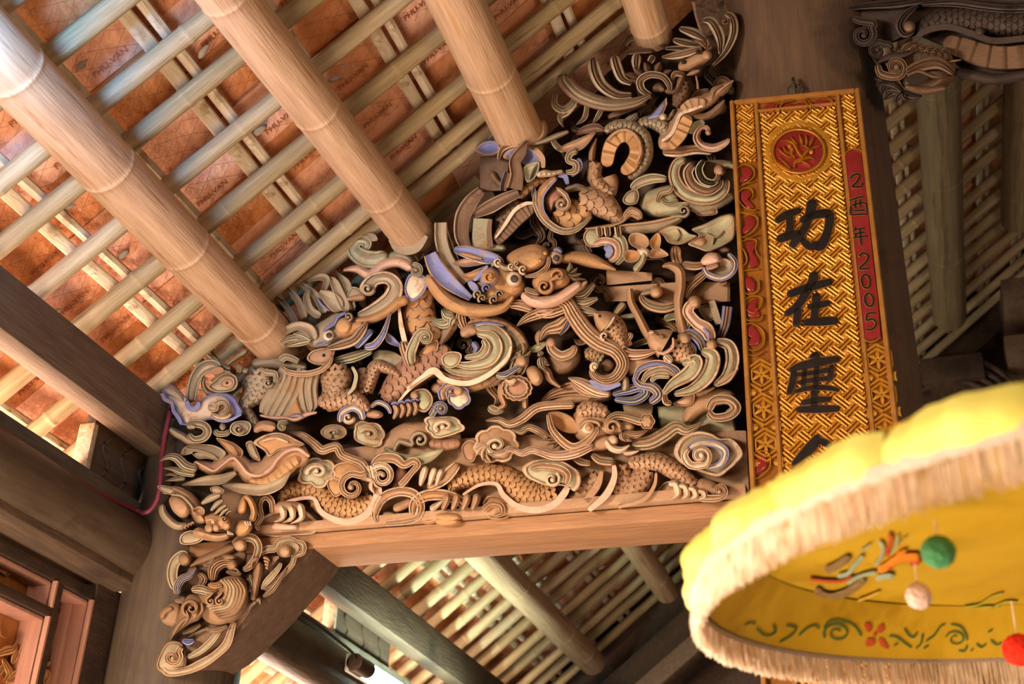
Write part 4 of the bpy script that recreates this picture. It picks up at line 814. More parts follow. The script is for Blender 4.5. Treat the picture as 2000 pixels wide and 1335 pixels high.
S('fin', [(690, 830, 60), (790, 850, 90), (880, 880, 50)], 70, .055, .04, 'flat', 'G')
SC('lower_body', [(762, 1100, 100), (840, 1010, 160), (950, 910, 195), (1070, 845, 175), (1160, 800, 120)], 150, .10, .09, 56, 'wr', 1)
S('body_edge', [(838, 1115, 12), (915, 1025, 20), (1040, 928, 36), (1055, 930, 40)], 26, .135, .06, 'flat', 'c')
F(300, 700, 3.3333)
figure('cloud_row', 'row of small lavender-edged cloud curls and claws under the main dragon')
S('cloud_curl', [(1212, 415, 30), (1225, 355, 44), (1290, 318, 48), (1345, 340, 48), (1365, 400, 34)], 44, .13, .07, 'rim', 'cb'); C('cloud_curl', [], 1265, 380, 40, 0, 1, 36, 16, .12, .06, 'round', 'c', knob=12)
B('cloud_pad', [(1370, 370), (1400, 330), (1470, 340), (1495, 370), (1450, 390)], .13, .07, 'dome', 'w'); S('cloud_rim', [(1410, 320, 20), (1460, 285, 30), (1520, 310, 30), (1545, 360, 20)], 26, .125, .06, 'rim', 'cb')
for i in range(4): S('talon', [(1560 + 44 * i, 295 - 8 * i, 36), (1585 + 42 * i, 335 - 6 * i, 42), (1560 + 44 * i, 395 - 8 * i, 14)], 38, .14, .07, 'round', 'w'); S('talon_base', [(1545 + 44 * i, 300 - 8 * i, 14), (1570 + 44 * i, 285 - 8 * i, 22), (1600 + 44 * i, 300 - 8 * i, 12)], 18, .145, .05, 'round', 'b')
B('cloud_cap', [(1670, 240), (1700, 205), (1770, 195), (1815, 240), (1815, 300), (1770, 350), (1720, 330), (1735, 280), (1690, 270)], .13, .08, 'rim', 'Gw'); D('cloud_knob', 1700, 238, 30, .15, .06, 'w'); C('cloud_curl', [(1800, 380, 40), (1830, 330, 46)], 1870, 330, 44, -180, 1.2, 38, 16, .12, .07, 'rim', 'gb', knob=14)
C('cloud_curl', [(1890, 280, 50), (1880, 220, 60)], 1940, 215, 54, 190, 1.0, 46, 20, .125, .07, 'rim', 'wb', knob=16)
F(800, 440, 3.513)
B('cloud_cap', lobed(340, 1180, 84, 5, 20, .2), .125, .08, 'rim', 'cb'); D('cloud_knob', 335, 1135, 36, .145, .06, 'w'); S('cloud_curl', [(230, 1180, 40), (270, 1130, 56), (320, 1120, 40)], 50, .12, .07, 'rim', 'wc'); D('cloud_knob', 190, 1120, 44, .09, .06, 'w')
# ---- main dragon body
figure('main_dragon', 'main dragon with bulging eyes, long blue horn and pink lip at the gable centre')
S('body', [(400, 640, 90), (540, 670, 120), (690, 760, 150), (760, 900, 140), (680, 1000, 110), (500, 1060, 110), (330, 1060, 90)], 110, .075, .07, 'round', 'w')
S('dorsal_plates', [(390, 690, 50), (520, 680, 84), (660, 730, 110), (745, 830, 120), (720, 950, 110), (640, 1010, 80)], 100, .10, .07, 'g2', 'gw', ripple=(52, .008)); S('dorsal_edge', [(450, 680, 20), (540, 672, 30), (650, 690, 16)], 24, .125, .04, 'round', 'b')
S('shell_band', [(440, 710, 40), (560, 715, 84), (650, 800, 96), (630, 915, 96), (500, 990, 88), (340, 1000, 66), (240, 960, 50)], 80, .125, .07, 'rim', 'Gc'); S('shell_band', [(460, 740, 40), (555, 760, 80), (595, 840, 84), (545, 925, 80), (420, 960, 60), (320, 950, 30)], 70, .14, .06, 'rim', 'Gc'); S('shell_band', [(500, 780, 30), (525, 830, 56), (480, 890, 50), (375, 905, 26)], 44, .15, .06, 'rim', 'Gc'); S('shell_core', [(430, 800, 40), (460, 840, 44), (440, 880, 30)], 40, .14, .05, 'round', 'b')
B('shell_knob', [(220, 900), (270, 865), (340, 870), (360, 900), (330, 960), (270, 980), (225, 950)], .145, .06, 'rim', 'Gc'); S('shell_bud', [(355, 760, 60), (410, 720, 80), (470, 730, 50)], 70, .13, .07, 'round', 'w')
S('belly_line', [(-20, 1118, 14), (90, 1035, 26), (168, 995, 46), (250, 1058, 38), (400, 1082, 36), (545, 1022, 34), (665, 915, 26), (698, 820, 12)], 30, .15, .06, 'flat', 'c'); S('belly_plates', [(185, 1060, 40), (340, 1110, 70), (500, 1085, 66), (620, 1020, 40)], 60, .105, .07, 'round', 'w', ripple=(54, .006)); S('belly_dark', [(210, 1010, 30), (330, 1050, 40), (480, 1040, 40), (600, 970, 24)], 36, .13, .05, 'round', 'r', ripple=(54, .005))
# head of main dragon
S('jaw_horn', [(715, 480, 30), (640, 560, 66), (500, 585, 84), (350, 560, 92), (225, 480, 96), (120, 340, 70)], 80, .165, .09, 'round', 'o')
S('blue_horn', [(140, 195, 84), (190, 300, 110), (280, 395, 100), (420, 500, 40)], 100, .15, .06, 'chan', 'bw', cap=(0, 0)); S('grey_blade', [(215, -20, 80), (220, 110, 84), (270, 250, 84), (390, 390, 50)], 80, .13, .08, 'chan', 'gc', cap=(0, 0))
B('cheek', [(400, 400), (480, 300), (620, 260), (760, 330), (800, 430), (720, 520), (600, 545), (480, 500)], .15, .11, 'dome', 'o')
S('ear', [(300, 165, 30), (390, 180, 80), (510, 215, 90), (600, 235, 60), (635, 275, 40)], 80, .165, .07, 'chan', 'bc'); S('ear_lining', [(340, 190, 20), (420, 210, 44), (500, 230, 20)], 40, .165, .05, 'round', 'o'); S('ear', [(300, 262, 20), (390, 255, 54), (520, 250, 30)], 50, .16, .06, 'chan', 'wb'); S('ear', [(365, 345, 20), (450, 345, 70), (540, 290, 40)], 60, .16, .06, 'chan', 'oc'); S('temple', [(400, 380, 20), (440, 420, 50), (470, 460, 20)], 50, .165, .05, 'flat', 'b'); S('temple', [(440, 380, 16), (480, 340, 30), (540, 270, 16)], 26, .168, .05, 'flat', 'b')
D('eye_rim', 545, 352, 74, .175, .06, 'b'); D('eye', 547, 350, 60, .19, .06, 'o'); C('eye_spiral', [], 547, 350, 44, 0, 1.3, 22, 8, .197, .03, 'round', 'o'); D('eye_ring', 716, 366, 54, .19, .07, 'c'); D('pupil', 718, 366, 32, .198, .04, 'd')
S('brow', [(560, 280, 20), (600, 260, 50), (650, 290, 40), (720, 290, 44), (790, 300, 40)], 40, .185, .07, 'round', 'g'); 
for (x, y, r) in ((700, 280, 26), (780, 300, 34), (735, 262, 22), (610, 250, 34)): C('brow_curl', [], x, y, r, 60, 1.1, r * .7, r * .3, .19, .05, 'round', 'c', knob=r * .32)
B('forehead', [(665, 215), (750, 155), (870, 128), (950, 175), (950, 250), (880, 310), (780, 335), (690, 290)], .175, .11, 'dome', 'o'); S('forehead_rim', [(955, 210, 16), (945, 280, 30), (880, 335, 34), (790, 350, 16)], 28, .175, .06, 'rim', 'wc'); D('wart', 895, 240, 16, .182, .03, 'o'); D('wart', 930, 190, 16, .178, .03, 'o')
D('eye_ring', 1004, 222, 48, .165, .07, 'c'); D('pupil', 1006, 224, 28, .173, .04, 'd'); S('eyelid', [(985, 170, 16), (1020, 165, 36), (1045, 190, 20)], 30, .17, .05, 'round', 'b')
for (x, y) in ((470, 470), (530, 430), (500, 500), (620, 470), (580, 510)): C('cheek_curl', [], x, y, 32, 120, 1.1, 20, 8, .178, .05, 'round', 'b' if x == 530 else 'g', knob=9)
B('snout', [(840, 400), (870, 330), (960, 290), (1060, 300), (1110, 350), (1080, 420), (980, 450), (890, 460)], .185, .11, 'dome', 'o'); C('nostril', [(1050, 330, 30), (1000, 360, 40)], 925, 415, 56, -40, 1.3, 40, 14, .205, .06, 'round', 'o', knob=14); C('nostril', [], 1020, 345, 50, 160, 1.0, 34, 14, .2, .05, 'round', 'o', knob=14)
S('upper_lip', [(770, 465, 50), (840, 515, 80), (950, 525, 84), (1060, 480, 84), (1180, 395, 60)], 80, .19, .10, 'round', 'p'); S('gum', [(790, 430, 30), (840, 460, 50), (900, 470, 40)], 40, .175, .07, 'g3', 'gc')
tuft('nose_frill', (1080, 330), [(1100, 250), (1150, 290), (1180, 330), (1210, 370)], 40, .165, .06, 'ridge', 'g'); S('lip_corner', [(1080, 470, 20), (1160, 430, 44), (1220, 380, 20)], 40, .175, .07, 'round', 'w')
for l in ([(1120, 480, 40), (1190, 470, 66), (1265, 400, 30)], [(1130, 520, 40), (1200, 530, 66), (1290, 500, 20)], [(1130, 560, 40), (1220, 590, 66), (1300, 600, 16)]): S('cheek_feather', l, 60, .13, .06, 'g3', 'g', cap=(1, 0))
for l in ([(680, 545, 40), (760, 545, 70), (850, 580, 50)], [(735, 690, 8), (800, 640, 50), (900, 600, 70), (1000, 580, 60)], [(850, 600, 40), (960, 600, 70), (1080, 560, 60)]): S('beard', l, 60, .145, .07, 'g3', 'wc')
S('beard', [(895, 790, 14), (940, 720, 60), (1030, 690, 90), (1090, 630, 70)], 80, .135, .07, 'g3', 'wp', cap=(0, 1)); S('beard', [(1030, 750, 14), (1070, 700, 40), (1100, 640, 30)], 36, .145, .06, 'g2', 'bw', cap=(0, 1))
S('beard', [(890, 830, 14), (880, 770, 40), (900, 720, 30)], 36, .11, .06, 'round', 'w')
S('neck_leaf', [(380, 720, 40), (350, 640, 70), (360, 580, 30)], 60, .10, .06, 'g3', 'w'); S('neck_leaf', [(210, 820, 20), (270, 730, 60), (320, 640, 20)], 50, .11, .06, 'ridge', 'w', cap=(1, 0))
S('neck_scale', [(400, 620, 40), (470, 630, 60), (540, 640, 30)], 50, .09, .06, 'round', 'w', ripple=(36, .008)); 
# whisker ribbon running down to the fish
F(1080, 400, 3.1786)
S('whisker_ribbon', [(20, 590, 70), (85, 610, 80), (135, 690, 96), (205, 785, 100), (290, 855, 96), (390, 905, 84), (435, 985, 76), (395, 1065, 70), (320, 1090, 60), (250, 1050, 44), (255, 990, 26)], 90, .155, .06, 'g5', 'wc')
S('whisker_ribbon', [(290, 840, 60), (380, 880, 70), (470, 925, 66), (560, 925, 54), (650, 900, 20)], 60, .14, .06, 'g3', 'pw'); C('ribbon_eye', [], 262, 1000, 30, 90, 1.0, 24, 14, .165, .05, 'round', 'c', knob=16)
S('moustache', [(40, 345, 40), (130, 328, 74), (250, 350, 80), (390, 402, 14)], 70, .145, .07, 'round', 'o', cap=(1, 0))
# ---- small warrior figure
F(800, 440, 3.513)
figure('carved_warrior', 'tiny striding warrior in a scalloped skirt below the main dragon')
S('torso', [(770, 850, 60), (760, 930, 110), (720, 1030, 110)], 100, .14, .10, 'g3', 'gw'); B('skirt', lobed(735, 1115, 112, 14, 0, .1, .82), .155, .08, 'rim2', 'rwg', ang=30)
tuft('crown_leaf', (770, 900), [(775, 805), (730, 870), (830, 860), (690, 930)], 34, .15, .06, 'ridge', 'g'); D('head', 770, 930, 44, .165, .07, 'w'); S('sash', [(590, 1020, 30), (650, 1030, 50), (720, 990, 40), (770, 960, 30)], 40, .155, .06, 'g3', 'Gb'); S('sash', [(650, 1060, 20), (690, 1080, 40), (730, 1050, 20)], 36, .165, .05, 'chan', 'cG')
B('shoulder', [(800, 990), (850, 960), (900, 1000), (915, 1060), (880, 1100), (830, 1080)], .165, .08, 'dome', 'w'); S('arm', [(880, 970, 60), (940, 1000, 56), (970, 1060, 44), (1035, 1110, 16)], 50, .12, .07, 'round', 'w', cap=(1, 0)); S('leg', [(640, 1080, 56), (630, 1160, 50), (650, 1230, 40), (600, 1260, 26)], 50, .13, .08, 'round', 'w'); S('leg', [(790, 1170, 46), (795, 1260, 36)], 44, .125, .08, 'round', 'w'); S('shoe', [(540, 1240, 50), (590, 1270, 56), (650, 1260, 30)], 50, .11, .07, 'rim', 'g')
tuft('hair', (900, 900), [(960, 960), (880, 870), (940, 1000)], 50, .13, .06, 'g3', 'g')
figure('bowl_cloud', 'brown bowl-shaped cloud right of the carved warrior')
B('bowl', [(930, 900), (960, 860), (1060, 900), (1150, 820), (1180, 900), (1130, 990), (1030, 1030), (960, 990)], .10, .09, 'dome', 'n'); S('bowl_rim', [(965, 790, 50), (975, 850, 60), (1040, 895, 66), (1110, 870, 60), (1140, 820, 30)], 60, .125, .07, 'rim', 'wg'); D('bowl_knob', 970, 805, 36, .135, .06, 'w'); S('bowl_leaf', [(810, 860, 16), (880, 840, 50), (940, 800, 20)], 44, .11, .05, 'chan', 'Gg')
F(850, 700, 3.2258)
S('rock_sweep', [(670, 270, 20), (760, 215, 60), (900, 190, 90), (1080, 230, 70), (1110, 230, 30)], 80, .075, .06, 'g3', 'w'); S('rock_sweep', [(700, 290, 20), (860, 250, 60), (1060, 260, 40)], 60, .065, .05, 'round', 'w')
B('plank_block', [(1180, 290), (1380, 265), (1360, 400), (1200, 400)], .035, .05, 'flat', 'g', sm=False); B('plank_block', [(1400, 300), (1560, 285), (1880, 380), (1900, 460), (1420, 470)], .03, .05, 'flat', 'G', sm=False)
# ---- lotus pond group (right of the main head)
thing(GP)
F(1080, 400, 3.1786)
figure('lotus', 'cream lotus bud and curled lotus leaves right of the main head')
B('petal', [(478, 185), (520, 170), (580, 190), (600, 240), (560, 280), (500, 260), (470, 225)], .13, .07, 'dish', 'wc'); B('petal', [(440, 320), (460, 280), (520, 285), (545, 310), (520, 350), (460, 355)], .135, .06, 'dish', 'oc'); B('petal', [(600, 225), (650, 170), (672, 210), (660, 270), (620, 275)], .13, .06, 'dish', 'oc'); B('petal', [(600, 290), (650, 260), (720, 310), (650, 330), (600, 325)], .125, .06, 'dish', 'wc'); S('stem', [(565, 285, 40), (555, 345, 40), (505, 412, 40)], 40, .145, .06, 'round', 'G'); B('calyx', [(520, 280), (560, 262), (600, 280), (590, 320), (540, 320)], .14, .06, 'dome', 'c')
B('leaf', [(658, 165), (730, 128), (800, 140), (850, 178), (895, 192), (850, 222), (790, 246), (720, 236), (688, 196)], .12, .06, 'dish', 'Gw'); B('leaf', [(862, 150), (940, 118), (1060, 62), (1128, 70), (1128, 190), (1080, 240), (970, 288), (895, 268), (838, 240), (905, 190)], .12, .07, 'dish', 'Gg'); B('leaf_fold', [(840, 238), (905, 190), (960, 220), (930, 275), (885, 265)], .115, .06, 'dome', 'w')
for l in ([(770, 145, 6), (785, 185, 10), (760, 230, 6)], [(950, 170, 6), (1010, 200, 10), (1060, 160, 6)], [(1000, 195, 6), (990, 250, 6)]): S('leaf_vein', l, 8, .115, .015, 'round', 'g')
S('root', [(760, 250, 70), (765, 330, 60), (790, 380, 50)], 60, .085, .06, 'g2', 'w'); S('root', [(800, 370, 50), (880, 380, 50), (940, 370, 40)], 46, .095, .06, 'g2', 'wg'); S('root', [(820, 585, 20), (850, 510, 46), (950, 420, 50)], 46, .08, .06, 'g3', 'w')
B('block', [(330, 400), (620, 420), (620, 470), (330, 500)], .03, .05, 'flat', 'w', sm=False); B('block', [(290, 510), (880, 470), (1100, 480), (1100, 600), (900, 620), (600, 600), (330, 600)], .02, .05, 'flat', 'w', sm=False)
figure('lotus_ring', 'blue-edged lotus ring against the column side')
S('ring', [(935, 385, 26), (960, 430, 36), (1040, 455, 38), (1112, 420, 36), (1130, 355, 32), (1085, 300, 26)], 34, .135, .07, 'rim', 'cb'); B('ring_bowl', [(950, 380), (1040, 330), (1110, 350), (1110, 410), (1040, 445), (970, 425)], .115, .06, 'dish', 'gw'); B('ring_petal', [(918, 345), (960, 300), (1025, 300), (1048, 345), (1000, 370), (940, 375)], .145, .06, 'dome', 'p'); S('ring_frill', [(950, 395, 20), (990, 385, 26), (1030, 370, 16)], 22, .14, .05, 'g3', 'p')
B('ring_back', [(1010, 270), (1060, 250), (1110, 280), (1060, 300)], .10, .05, 'dome', 'n')
S('tie', [(1050, 470, 60), (1065, 500, 60)], 60, .06, .05, 'flat', 'w')
figure('lotus_stems', 'bare bent lotus stems standing beside the carved fish')
S('stem', [(678, 382, 14), (730, 376, 46), (785, 410, 60), (792, 500, 60), (780, 590, 58), (785, 680, 58), (810, 790, 60)], 56, .125, .09, 'round', 'w', cap=(1, 0)); S('side_curl', [(770, 620, 50), (690, 640, 60), (610, 625, 60), (560, 590, 46), (550, 555, 30)], 54, .10, .07, 'g2', 'gw'); D('side_knob', 640, 540, 40, .105, .07, 'w'); S('side_arm', [(540, 560, 30), (590, 545, 40), (640, 530, 30)], 36, .085, .06, 'round', 'g')
S('stem', [(475, 520, 36), (485, 600, 46), (530, 690, 48), (580, 790, 50), (610, 840, 40)], 46, .12, .08, 'round', 'w', cap=(0, 1)); S('cloud_arm', [(690, 710, 40), (760, 690, 50), (830, 720, 40)], 44, .075, .06, 'g2', 'G'); S('cloud_arm', [(380, 690, 30), (430, 630, 50), (450, 610, 30)], 40, .06, .05, 'round', 'g'); S('cloud_arm', [(400, 700, 30), (500, 690, 40), (560, 650, 20)], 36, .05, .05, 'round', 'G'); S('cloud_arm', [(490, 880, 30), (560, 850, 40), (620, 840, 30)], 36, .06, .06, 'g2', 'G'); C('cloud_arm', [(830, 790, 40)], 800, 730, 44, 60, -1.0, 36, 20, .105, .07, 'rim', 'gG', knob=14)
S('tentacle', [(872, 600, 60), (838, 660, 68), (890, 730, 70), (955, 775, 84), (985, 850, 60)], 66, .13, .08, 'rim', 'pc'); D('tentacle_knob', 878, 605, 42, .14, .08, 'w'); S('tentacle_edge', [(930, 760, 10), (960, 800, 18), (965, 850, 10)], 14, .14, .06, 'flat', 'b')
S('spike', [(985, 595, 40), (1005, 660, 44), (1030, 740, 40)], 40, .08, .06, 'flat', 'g', cap=(0, 0)); S('spike', [(1085, 630, 60), (1070, 740, 56), (1040, 820, 46)], 54, .095, .07, 'g2', 'wb', cap=(0, 0)); B('spike_leaf', [(900, 640), (980, 620), (1030, 690), (960, 720)], .06, .05, 'rim', 'g')
# ---- fish
figure('carved_carp', 'upper carved carp leaping beside the whisker ribbon')
SC('carp_body', [(320, 720, 150), (380, 780, 150), (425, 850, 90), (440, 890, 50)], 140, .145, .09, 34, 'ww', 1); S('carp_head', [(255, 668, 20), (300, 705, 110), (340, 745, 155)], 130, .155, .09, 'round', 'w', cap=(0, 0)); S('gill', [(385, 690, 10), (355, 740, 18), (320, 775, 10)], 14, .165, .04, 'round', 'c'); D('carp_eye', 290, 690, 12, .158, .03, 'k'); C('fin', [(300, 830, 30)], 320, 812, 26, 90, 1.1, 22, 10, .165, .05, 'round', 'c'); S('tail_fin', [(440, 860, 40), (475, 810, 44), (480, 790, 20)], 40, .12, .05, 'g3', 'p'); S('tail_fin', [(450, 870, 30), (490, 850, 40)], 36, .12, .05, 'g3', 'p')
figure('carved_carp', 'lower carved carp with raised head above the blue water swirl')
SC('carp_body', [(730, 870, 180), (800, 915, 160), (860, 950, 70)], 150, .15, .09, 38, 'ow', 1); S('carp_head', [(595, 795, 40), (640, 830, 130), (700, 865, 180)], 150, .165, .10, 'round', 'w', cap=(1, 0)); S('gill', [(745, 820, 12), (745, 880, 24), (690, 920, 24), (640, 905, 12)], 20, .175, .05, 'round', 'p'); D('carp_eye', 640, 800, 10, .168, .03, 'n'); D('carp_eye', 676, 815, 16, .172, .03, 'n'); S('mouth', [(592, 800, 20), (612, 790, 26), (630, 792, 14)], 20, .17, .04, 'round', 'p'); S('pectoral_fin', [(690, 930, 30), (715, 955, 50), (745, 975, 20)], 40, .17, .05, 'g3', 'c')
# ---- water swirl
figure('water_swirl', 'blue and cream striped water swirl under the carp')
S('wave', [(508, 1085, 26), (545, 1015, 44), (650, 985, 46), (755, 1020, 44), (795, 1075, 20)], 44, .145, .07, 'rim', 'bc'); S('wave', [(555, 1100, 26), (595, 1045, 40), (690, 1020, 42), (765, 1060, 24)], 40, .15, .07, 'rim', 'gc'); S('wave', [(605, 1095, 24), (650, 1060, 34), (730, 1065, 30)], 34, .155, .06, 'rim', 'Gc')
S('wave', [(500, 1060, 30), (540, 1110, 56), (620, 1130, 60), (655, 1180, 60), (600, 1230, 44)], 56, .135, .07, 'g3', 'bc'); S('wave', [(365, 1175, 30), (460, 1150, 56), (550, 1130, 56), (575, 1170, 56), (500, 1215, 54), (380, 1205, 30)], 50, .12, .07, 'g3', 'bG'); B('wave_fill', [(420, 960), (540, 930), (640, 940), (600, 1000), (500, 1060), (450, 1050)], .115, .07, 'dome', 'w')
S('petal_wave', [(685, 1175, 30), (745, 1110, 60), (850, 1040, 90), (885, 965, 80), (800, 985, 36)], 70, .155, .08, 'rim', 'Gc'); S('petal_wave', [(750, 1175, 30), (870, 1140, 64), (965, 1050, 90), (990, 940, 86), (920, 905, 40)], 76, .14, .08, 'rim', 'Gc'); S('petal_wave', [(1000, 1120, 30), (1080, 1060, 70), (1115, 960, 84), (1090, 870, 70), (1005, 850, 44)], 70, .12, .08, 'rim', 'gc'); D('petal_knob', 985, 868, 36, .15, .07, 'w'); S('petal_leaf', [(1010, 1110, 40), (1080, 1070, 64), (1150, 1015, 12)], 56, .12, .06, 'round', 'w', cap=(1, 0)); S('petal_stem', [(690, 1160, 26), (700, 1220, 40), (740, 1230, 26)], 36, .13, .07, 'g2', 'wc')
S('fan_curl', [(790, 810, 50), (860, 800, 60), (915, 850, 56), (930, 910, 36)], 54, .125, .07, 'g2', 'gb'); D('fan_knob', 815, 832, 44, .145, .08, 'w'); S('fan_curl', [(840, 850, 24), (870, 890, 40), (875, 930, 26)], 36, .13, .07, 'g2', 'wb')
S('foam', [(95, 1072, 10), (170, 1100, 54), (270, 1150, 70), (360, 1175, 40)], 60, .13, .07, 'g3', 'pc', cap=(0, 1)); S('foam', [(225, 1088, 16), (310, 1130, 46), (425, 1110, 20)], 40, .145, .05, 'flat', 'b'); S('foam', [(110, 1100, 20), (200, 1160, 50), (330, 1185, 30)], 44, .11, .06, 'rim', 'wp'); D('dark_head', 338, 1000, 46, .11, .07, 'n'); SC('scaled_back', [(195, 930, 60), (250, 925, 90), (320, 960, 80)], 80, .10, .07, 30, 'gg', 1)
S('stump', [(445, 1060, 46), (450, 1120, 50), (440, 1155, 40)], 46, .14, .08, 'round', 'g'); B('foam_hook', [(745, 1235), (800, 1200), (840, 1160), (880, 1175), (870, 1230), (820, 1250)], .09, .06, 'rim', 'wc')
S('foam_leaf', [(820, 1140, 20), (900, 1170, 50), (1010, 1130, 20)], 44, .08, .06, 'round', 'w')
# ---- blue scroll left of lotus
figure('scroll_cluster', 'green and pink scroll with a blue heart above the main snout')
B('scroll_lobe', [(188, 190), (220, 145), (280, 150), (310, 200), (300, 250), (240, 265), (200, 240)], .115, .07, 'rim', 'Gw'); S('scroll_band', [(250, 250, 40), (320, 225, 50), (385, 250, 56), (390, 310, 56), (350, 350, 34)], 54, .125, .07, 'rim', 'pc'); S('scroll_band', [(370, 185, 40), (425, 220, 56), (435, 300, 56), (390, 370, 30)], 50, .12, .07, 'rim', 'Gg'); S('scroll_heart', [(320, 250, 40), (352, 285, 46), (330, 330, 24)], 44, .13, .06, 'flat', 'b')
for x in (285, 335, 400): S('pipe', [(x, 135, 40), (x + 8, 200, 40)], 40, .135, .06, 'g2', 'nc', cap=(0, 1))
S('twig', [(195, 148, 12), (330, 135, 24), (420, 110, 20), (480, 60, 30), (540, 90, 20)], 20, .13, .05, 'round', 'w'); S('twig', [(440, 80, 30), (480, 35, 40), (530, 50, 40), (548, 90, 20)], 34, .14, .06, 'g2', 'cw')
# ---- cloud shells (upper right)
F(1200, 200, 4.45)
figure('cloud_shell', 'nested green cloud shell beside the gold plaque')
B('shell_back', [(700, 560), (860, 500), (1040, 540), (1050, 800), (960, 900), (760, 920), (640, 800)], .06, .06, 'dome', 'g')
S('shell_band', [(620, 490, 60), (545, 530, 80), (520, 640, 96), (580, 760, 110), (700, 825, 110), (850, 830, 100), (950, 760, 90), (970, 660, 60)], 100, .105, .08, 'rim', 'Gw', ang=30); S('shell_band', [(690, 530, 60), (640, 610, 84), (690, 720, 90), (810, 770, 80), (910, 720, 56), (930, 660, 30)], 80, .12, .08, 'rim', 'nc'); S('shell_band', [(780, 500, 40), (735, 580, 64), (770, 670, 70), (850, 700, 60), (900, 660, 40)], 60, .13, .08, 'rim', 'kG'); D('shell_knob', 915, 590, 52, .14, .09, 'w'); S('shell_arm', [(1060, 560, 60), (990, 540, 60), (930, 570, 50)], 60, .11, .08, 'round', 'g'); S('shell_arm', [(860, 700, 30), (900, 650, 44), (905, 610, 40)], 40, .135, .07, 'g2', 'gw')
S('shell_base', [(640, 900, 60), (760, 920, 90), (900, 870, 100), (1040, 800, 60)], 90, .09, .07, 'rimL', 'gG'); B('shell_leaf', [(700, 920), (800, 920), (870, 890), (900, 960), (820, 985), (720, 980)], .07, .06, 'rim', 'w')
figure('cloud_shell', 'low grey-green cloud with trailing hull left of the nested shell')
B('shell_body', [(215, 870), (260, 790), (380, 740), (500, 720), (560, 790), (570, 870), (715, 865), (640, 920), (590, 980), (350, 1000), (260, 950)], .10, .08, 'dome', 'G'); S('shell_roll', [(150, 760, 60), (210, 700, 80), (330, 660, 84), (460, 665, 50)], 76, .10, .07, 'rim', 'gG'); B('shell_lobe', [(70, 850), (110, 780), (190, 750), (215, 810), (190, 880), (110, 890)], .105, .08, 'rim', 'g'); S('shell_curl', [(370, 870, 20), (400, 790, 50), (480, 760, 50), (500, 720, 30)], 44, .12, .07, 'rim', 'gw'); S('shell_curl', [(400, 830, 24), (460, 880, 44), (560, 850, 30)], 40, .12, .07, 'rim', 'gG'); C('hull_spiral', [(480, 990, 40)], 600, 940, 54, 120, -1.3, 36, 14, .12, .07, 'round', 'g', knob=16)
S('hull', [(10, 1095, 50), (110, 1100, 90), (300, 1085, 100), (460, 1050, 96), (590, 995, 60)], 90, .115, .08, 'rimL', 'gw'); S('knot', [(10, 1035, 24), (90, 1000, 40), (145, 925, 44), (225, 985, 40)], 40, .125, .07, 'g2', 'cw')
# ---- dragon coil ring
figure('dragon_ring', 'ring-shaped scaled dragon coil with ochre belly plates')
S('belly', [(-70, 560, 100), (-40, 400, 110), (20, 310, 112), (110, 285, 112), (180, 350, 112), (190, 450, 112), (140, 550, 110), (60, 610, 70)], 110, .115, .08, 'flat', 'o', ripple=(70, .010)); SC('back', [(-90, 250, 60), (20, 200, 90), (150, 205, 96), (250, 280, 100), (285, 400, 100), (265, 510, 100), (190, 610, 90), (120, 655, 40)], 90, .105, .09, 52, 'gg', 1); S('edge', [(-60, 330, 12), (20, 255, 20), (120, 245, 22), (205, 320, 22), (225, 430, 22), (185, 545, 18)], 20, .13, .06, 'flat', 'w')
for l in ([(100, 190, 60), (170, 140, 60), (195, 90, 8)], [(440, 160, 40), (500, 110, 44), (530, 60, 8)]): S('back_fin', l, 50, .09, .06, 'ridge', 'g', cap=(1, 0))
F(820, 200, 4.1714)
SC('lower_coil', [(1440, 480, 120), (1420, 600, 110), (1490, 690, 110), (1580, 730, 80)], 110, .09, .08, 60, 'ow', 1); S('side_fin', [(1400, 480, 50), (1410, 380, 50), (1440, 290, 8)], 44, .095, .06, 'ridge', 'w', cap=(1, 0)); B('belly_block', [(1380, 600), (1400, 480), (1440, 480), (1440, 600), (1540, 620), (1590, 580), (1620, 640), (1590, 770), (1480, 730), (1390, 650)], .07, .07, 'dome', 'w')
# ---- scaled knot
figure('dragon_knot', 'knotted scaled dragon coil with a cream spiral above the head')
SC('knot', [(1110, 860, 150), (1190, 920, 240), (1290, 890, 240), (1360, 820, 180)], 200, .10, .09, 84, 'wo', 1); SC('coil', [(1290, 790, 190), (1420, 800, 210), (1540, 870, 180), (1640, 970, 80)], 180, .115, .09, 84, 'ww', 1)
S('knot_rim', [(950, 715, 36), (950, 830, 56), (1020, 960, 60), (1150, 1045, 56), (1280, 1030, 44), (1400, 920, 14)], 50, .125, .07, 'rim', 'gc'); S('knot_arm', [(1115, 605, 40), (1040, 670, 60), (980, 760, 66), (990, 880, 50), (1050, 960, 26)], 56, .135, .07, 'rimL', 'ob'); S('knot_fin', [(930, 690, 14), (935, 760, 44), (975, 840, 12)], 40, .125, .06, 'chan', 'bw', cap=(0, 0)); B('knot_fill', [(1010, 800), (1060, 720), (1130, 690), (1170, 760), (1100, 820), (1060, 900)], .11, .06, 'dome', 'r'); C('knot_spiral', [(1110, 690, 30), (1190, 760, 44)], 1155, 822, 62, -60, 1.4, 40, 16, .15, .07, 'rim', 'cw', knob=18); S('knot_leaf', [(1180, 720, 40), (1280, 690, 56), (1390, 720, 20)], 50, .12, .06, 'ridge', 'g')
SC('rear_coil', [(790, 780, 90), (870, 700, 110), (960, 640, 100), (1050, 630, 60)], 100, .08, .08, 70, 'wo', 1)
SC('dark_coil', [(600, 1130, 70), (660, 1000, 130), (740, 900, 150), (840, 800, 120)], 120, .07, .07, 60, 'nn', 1)
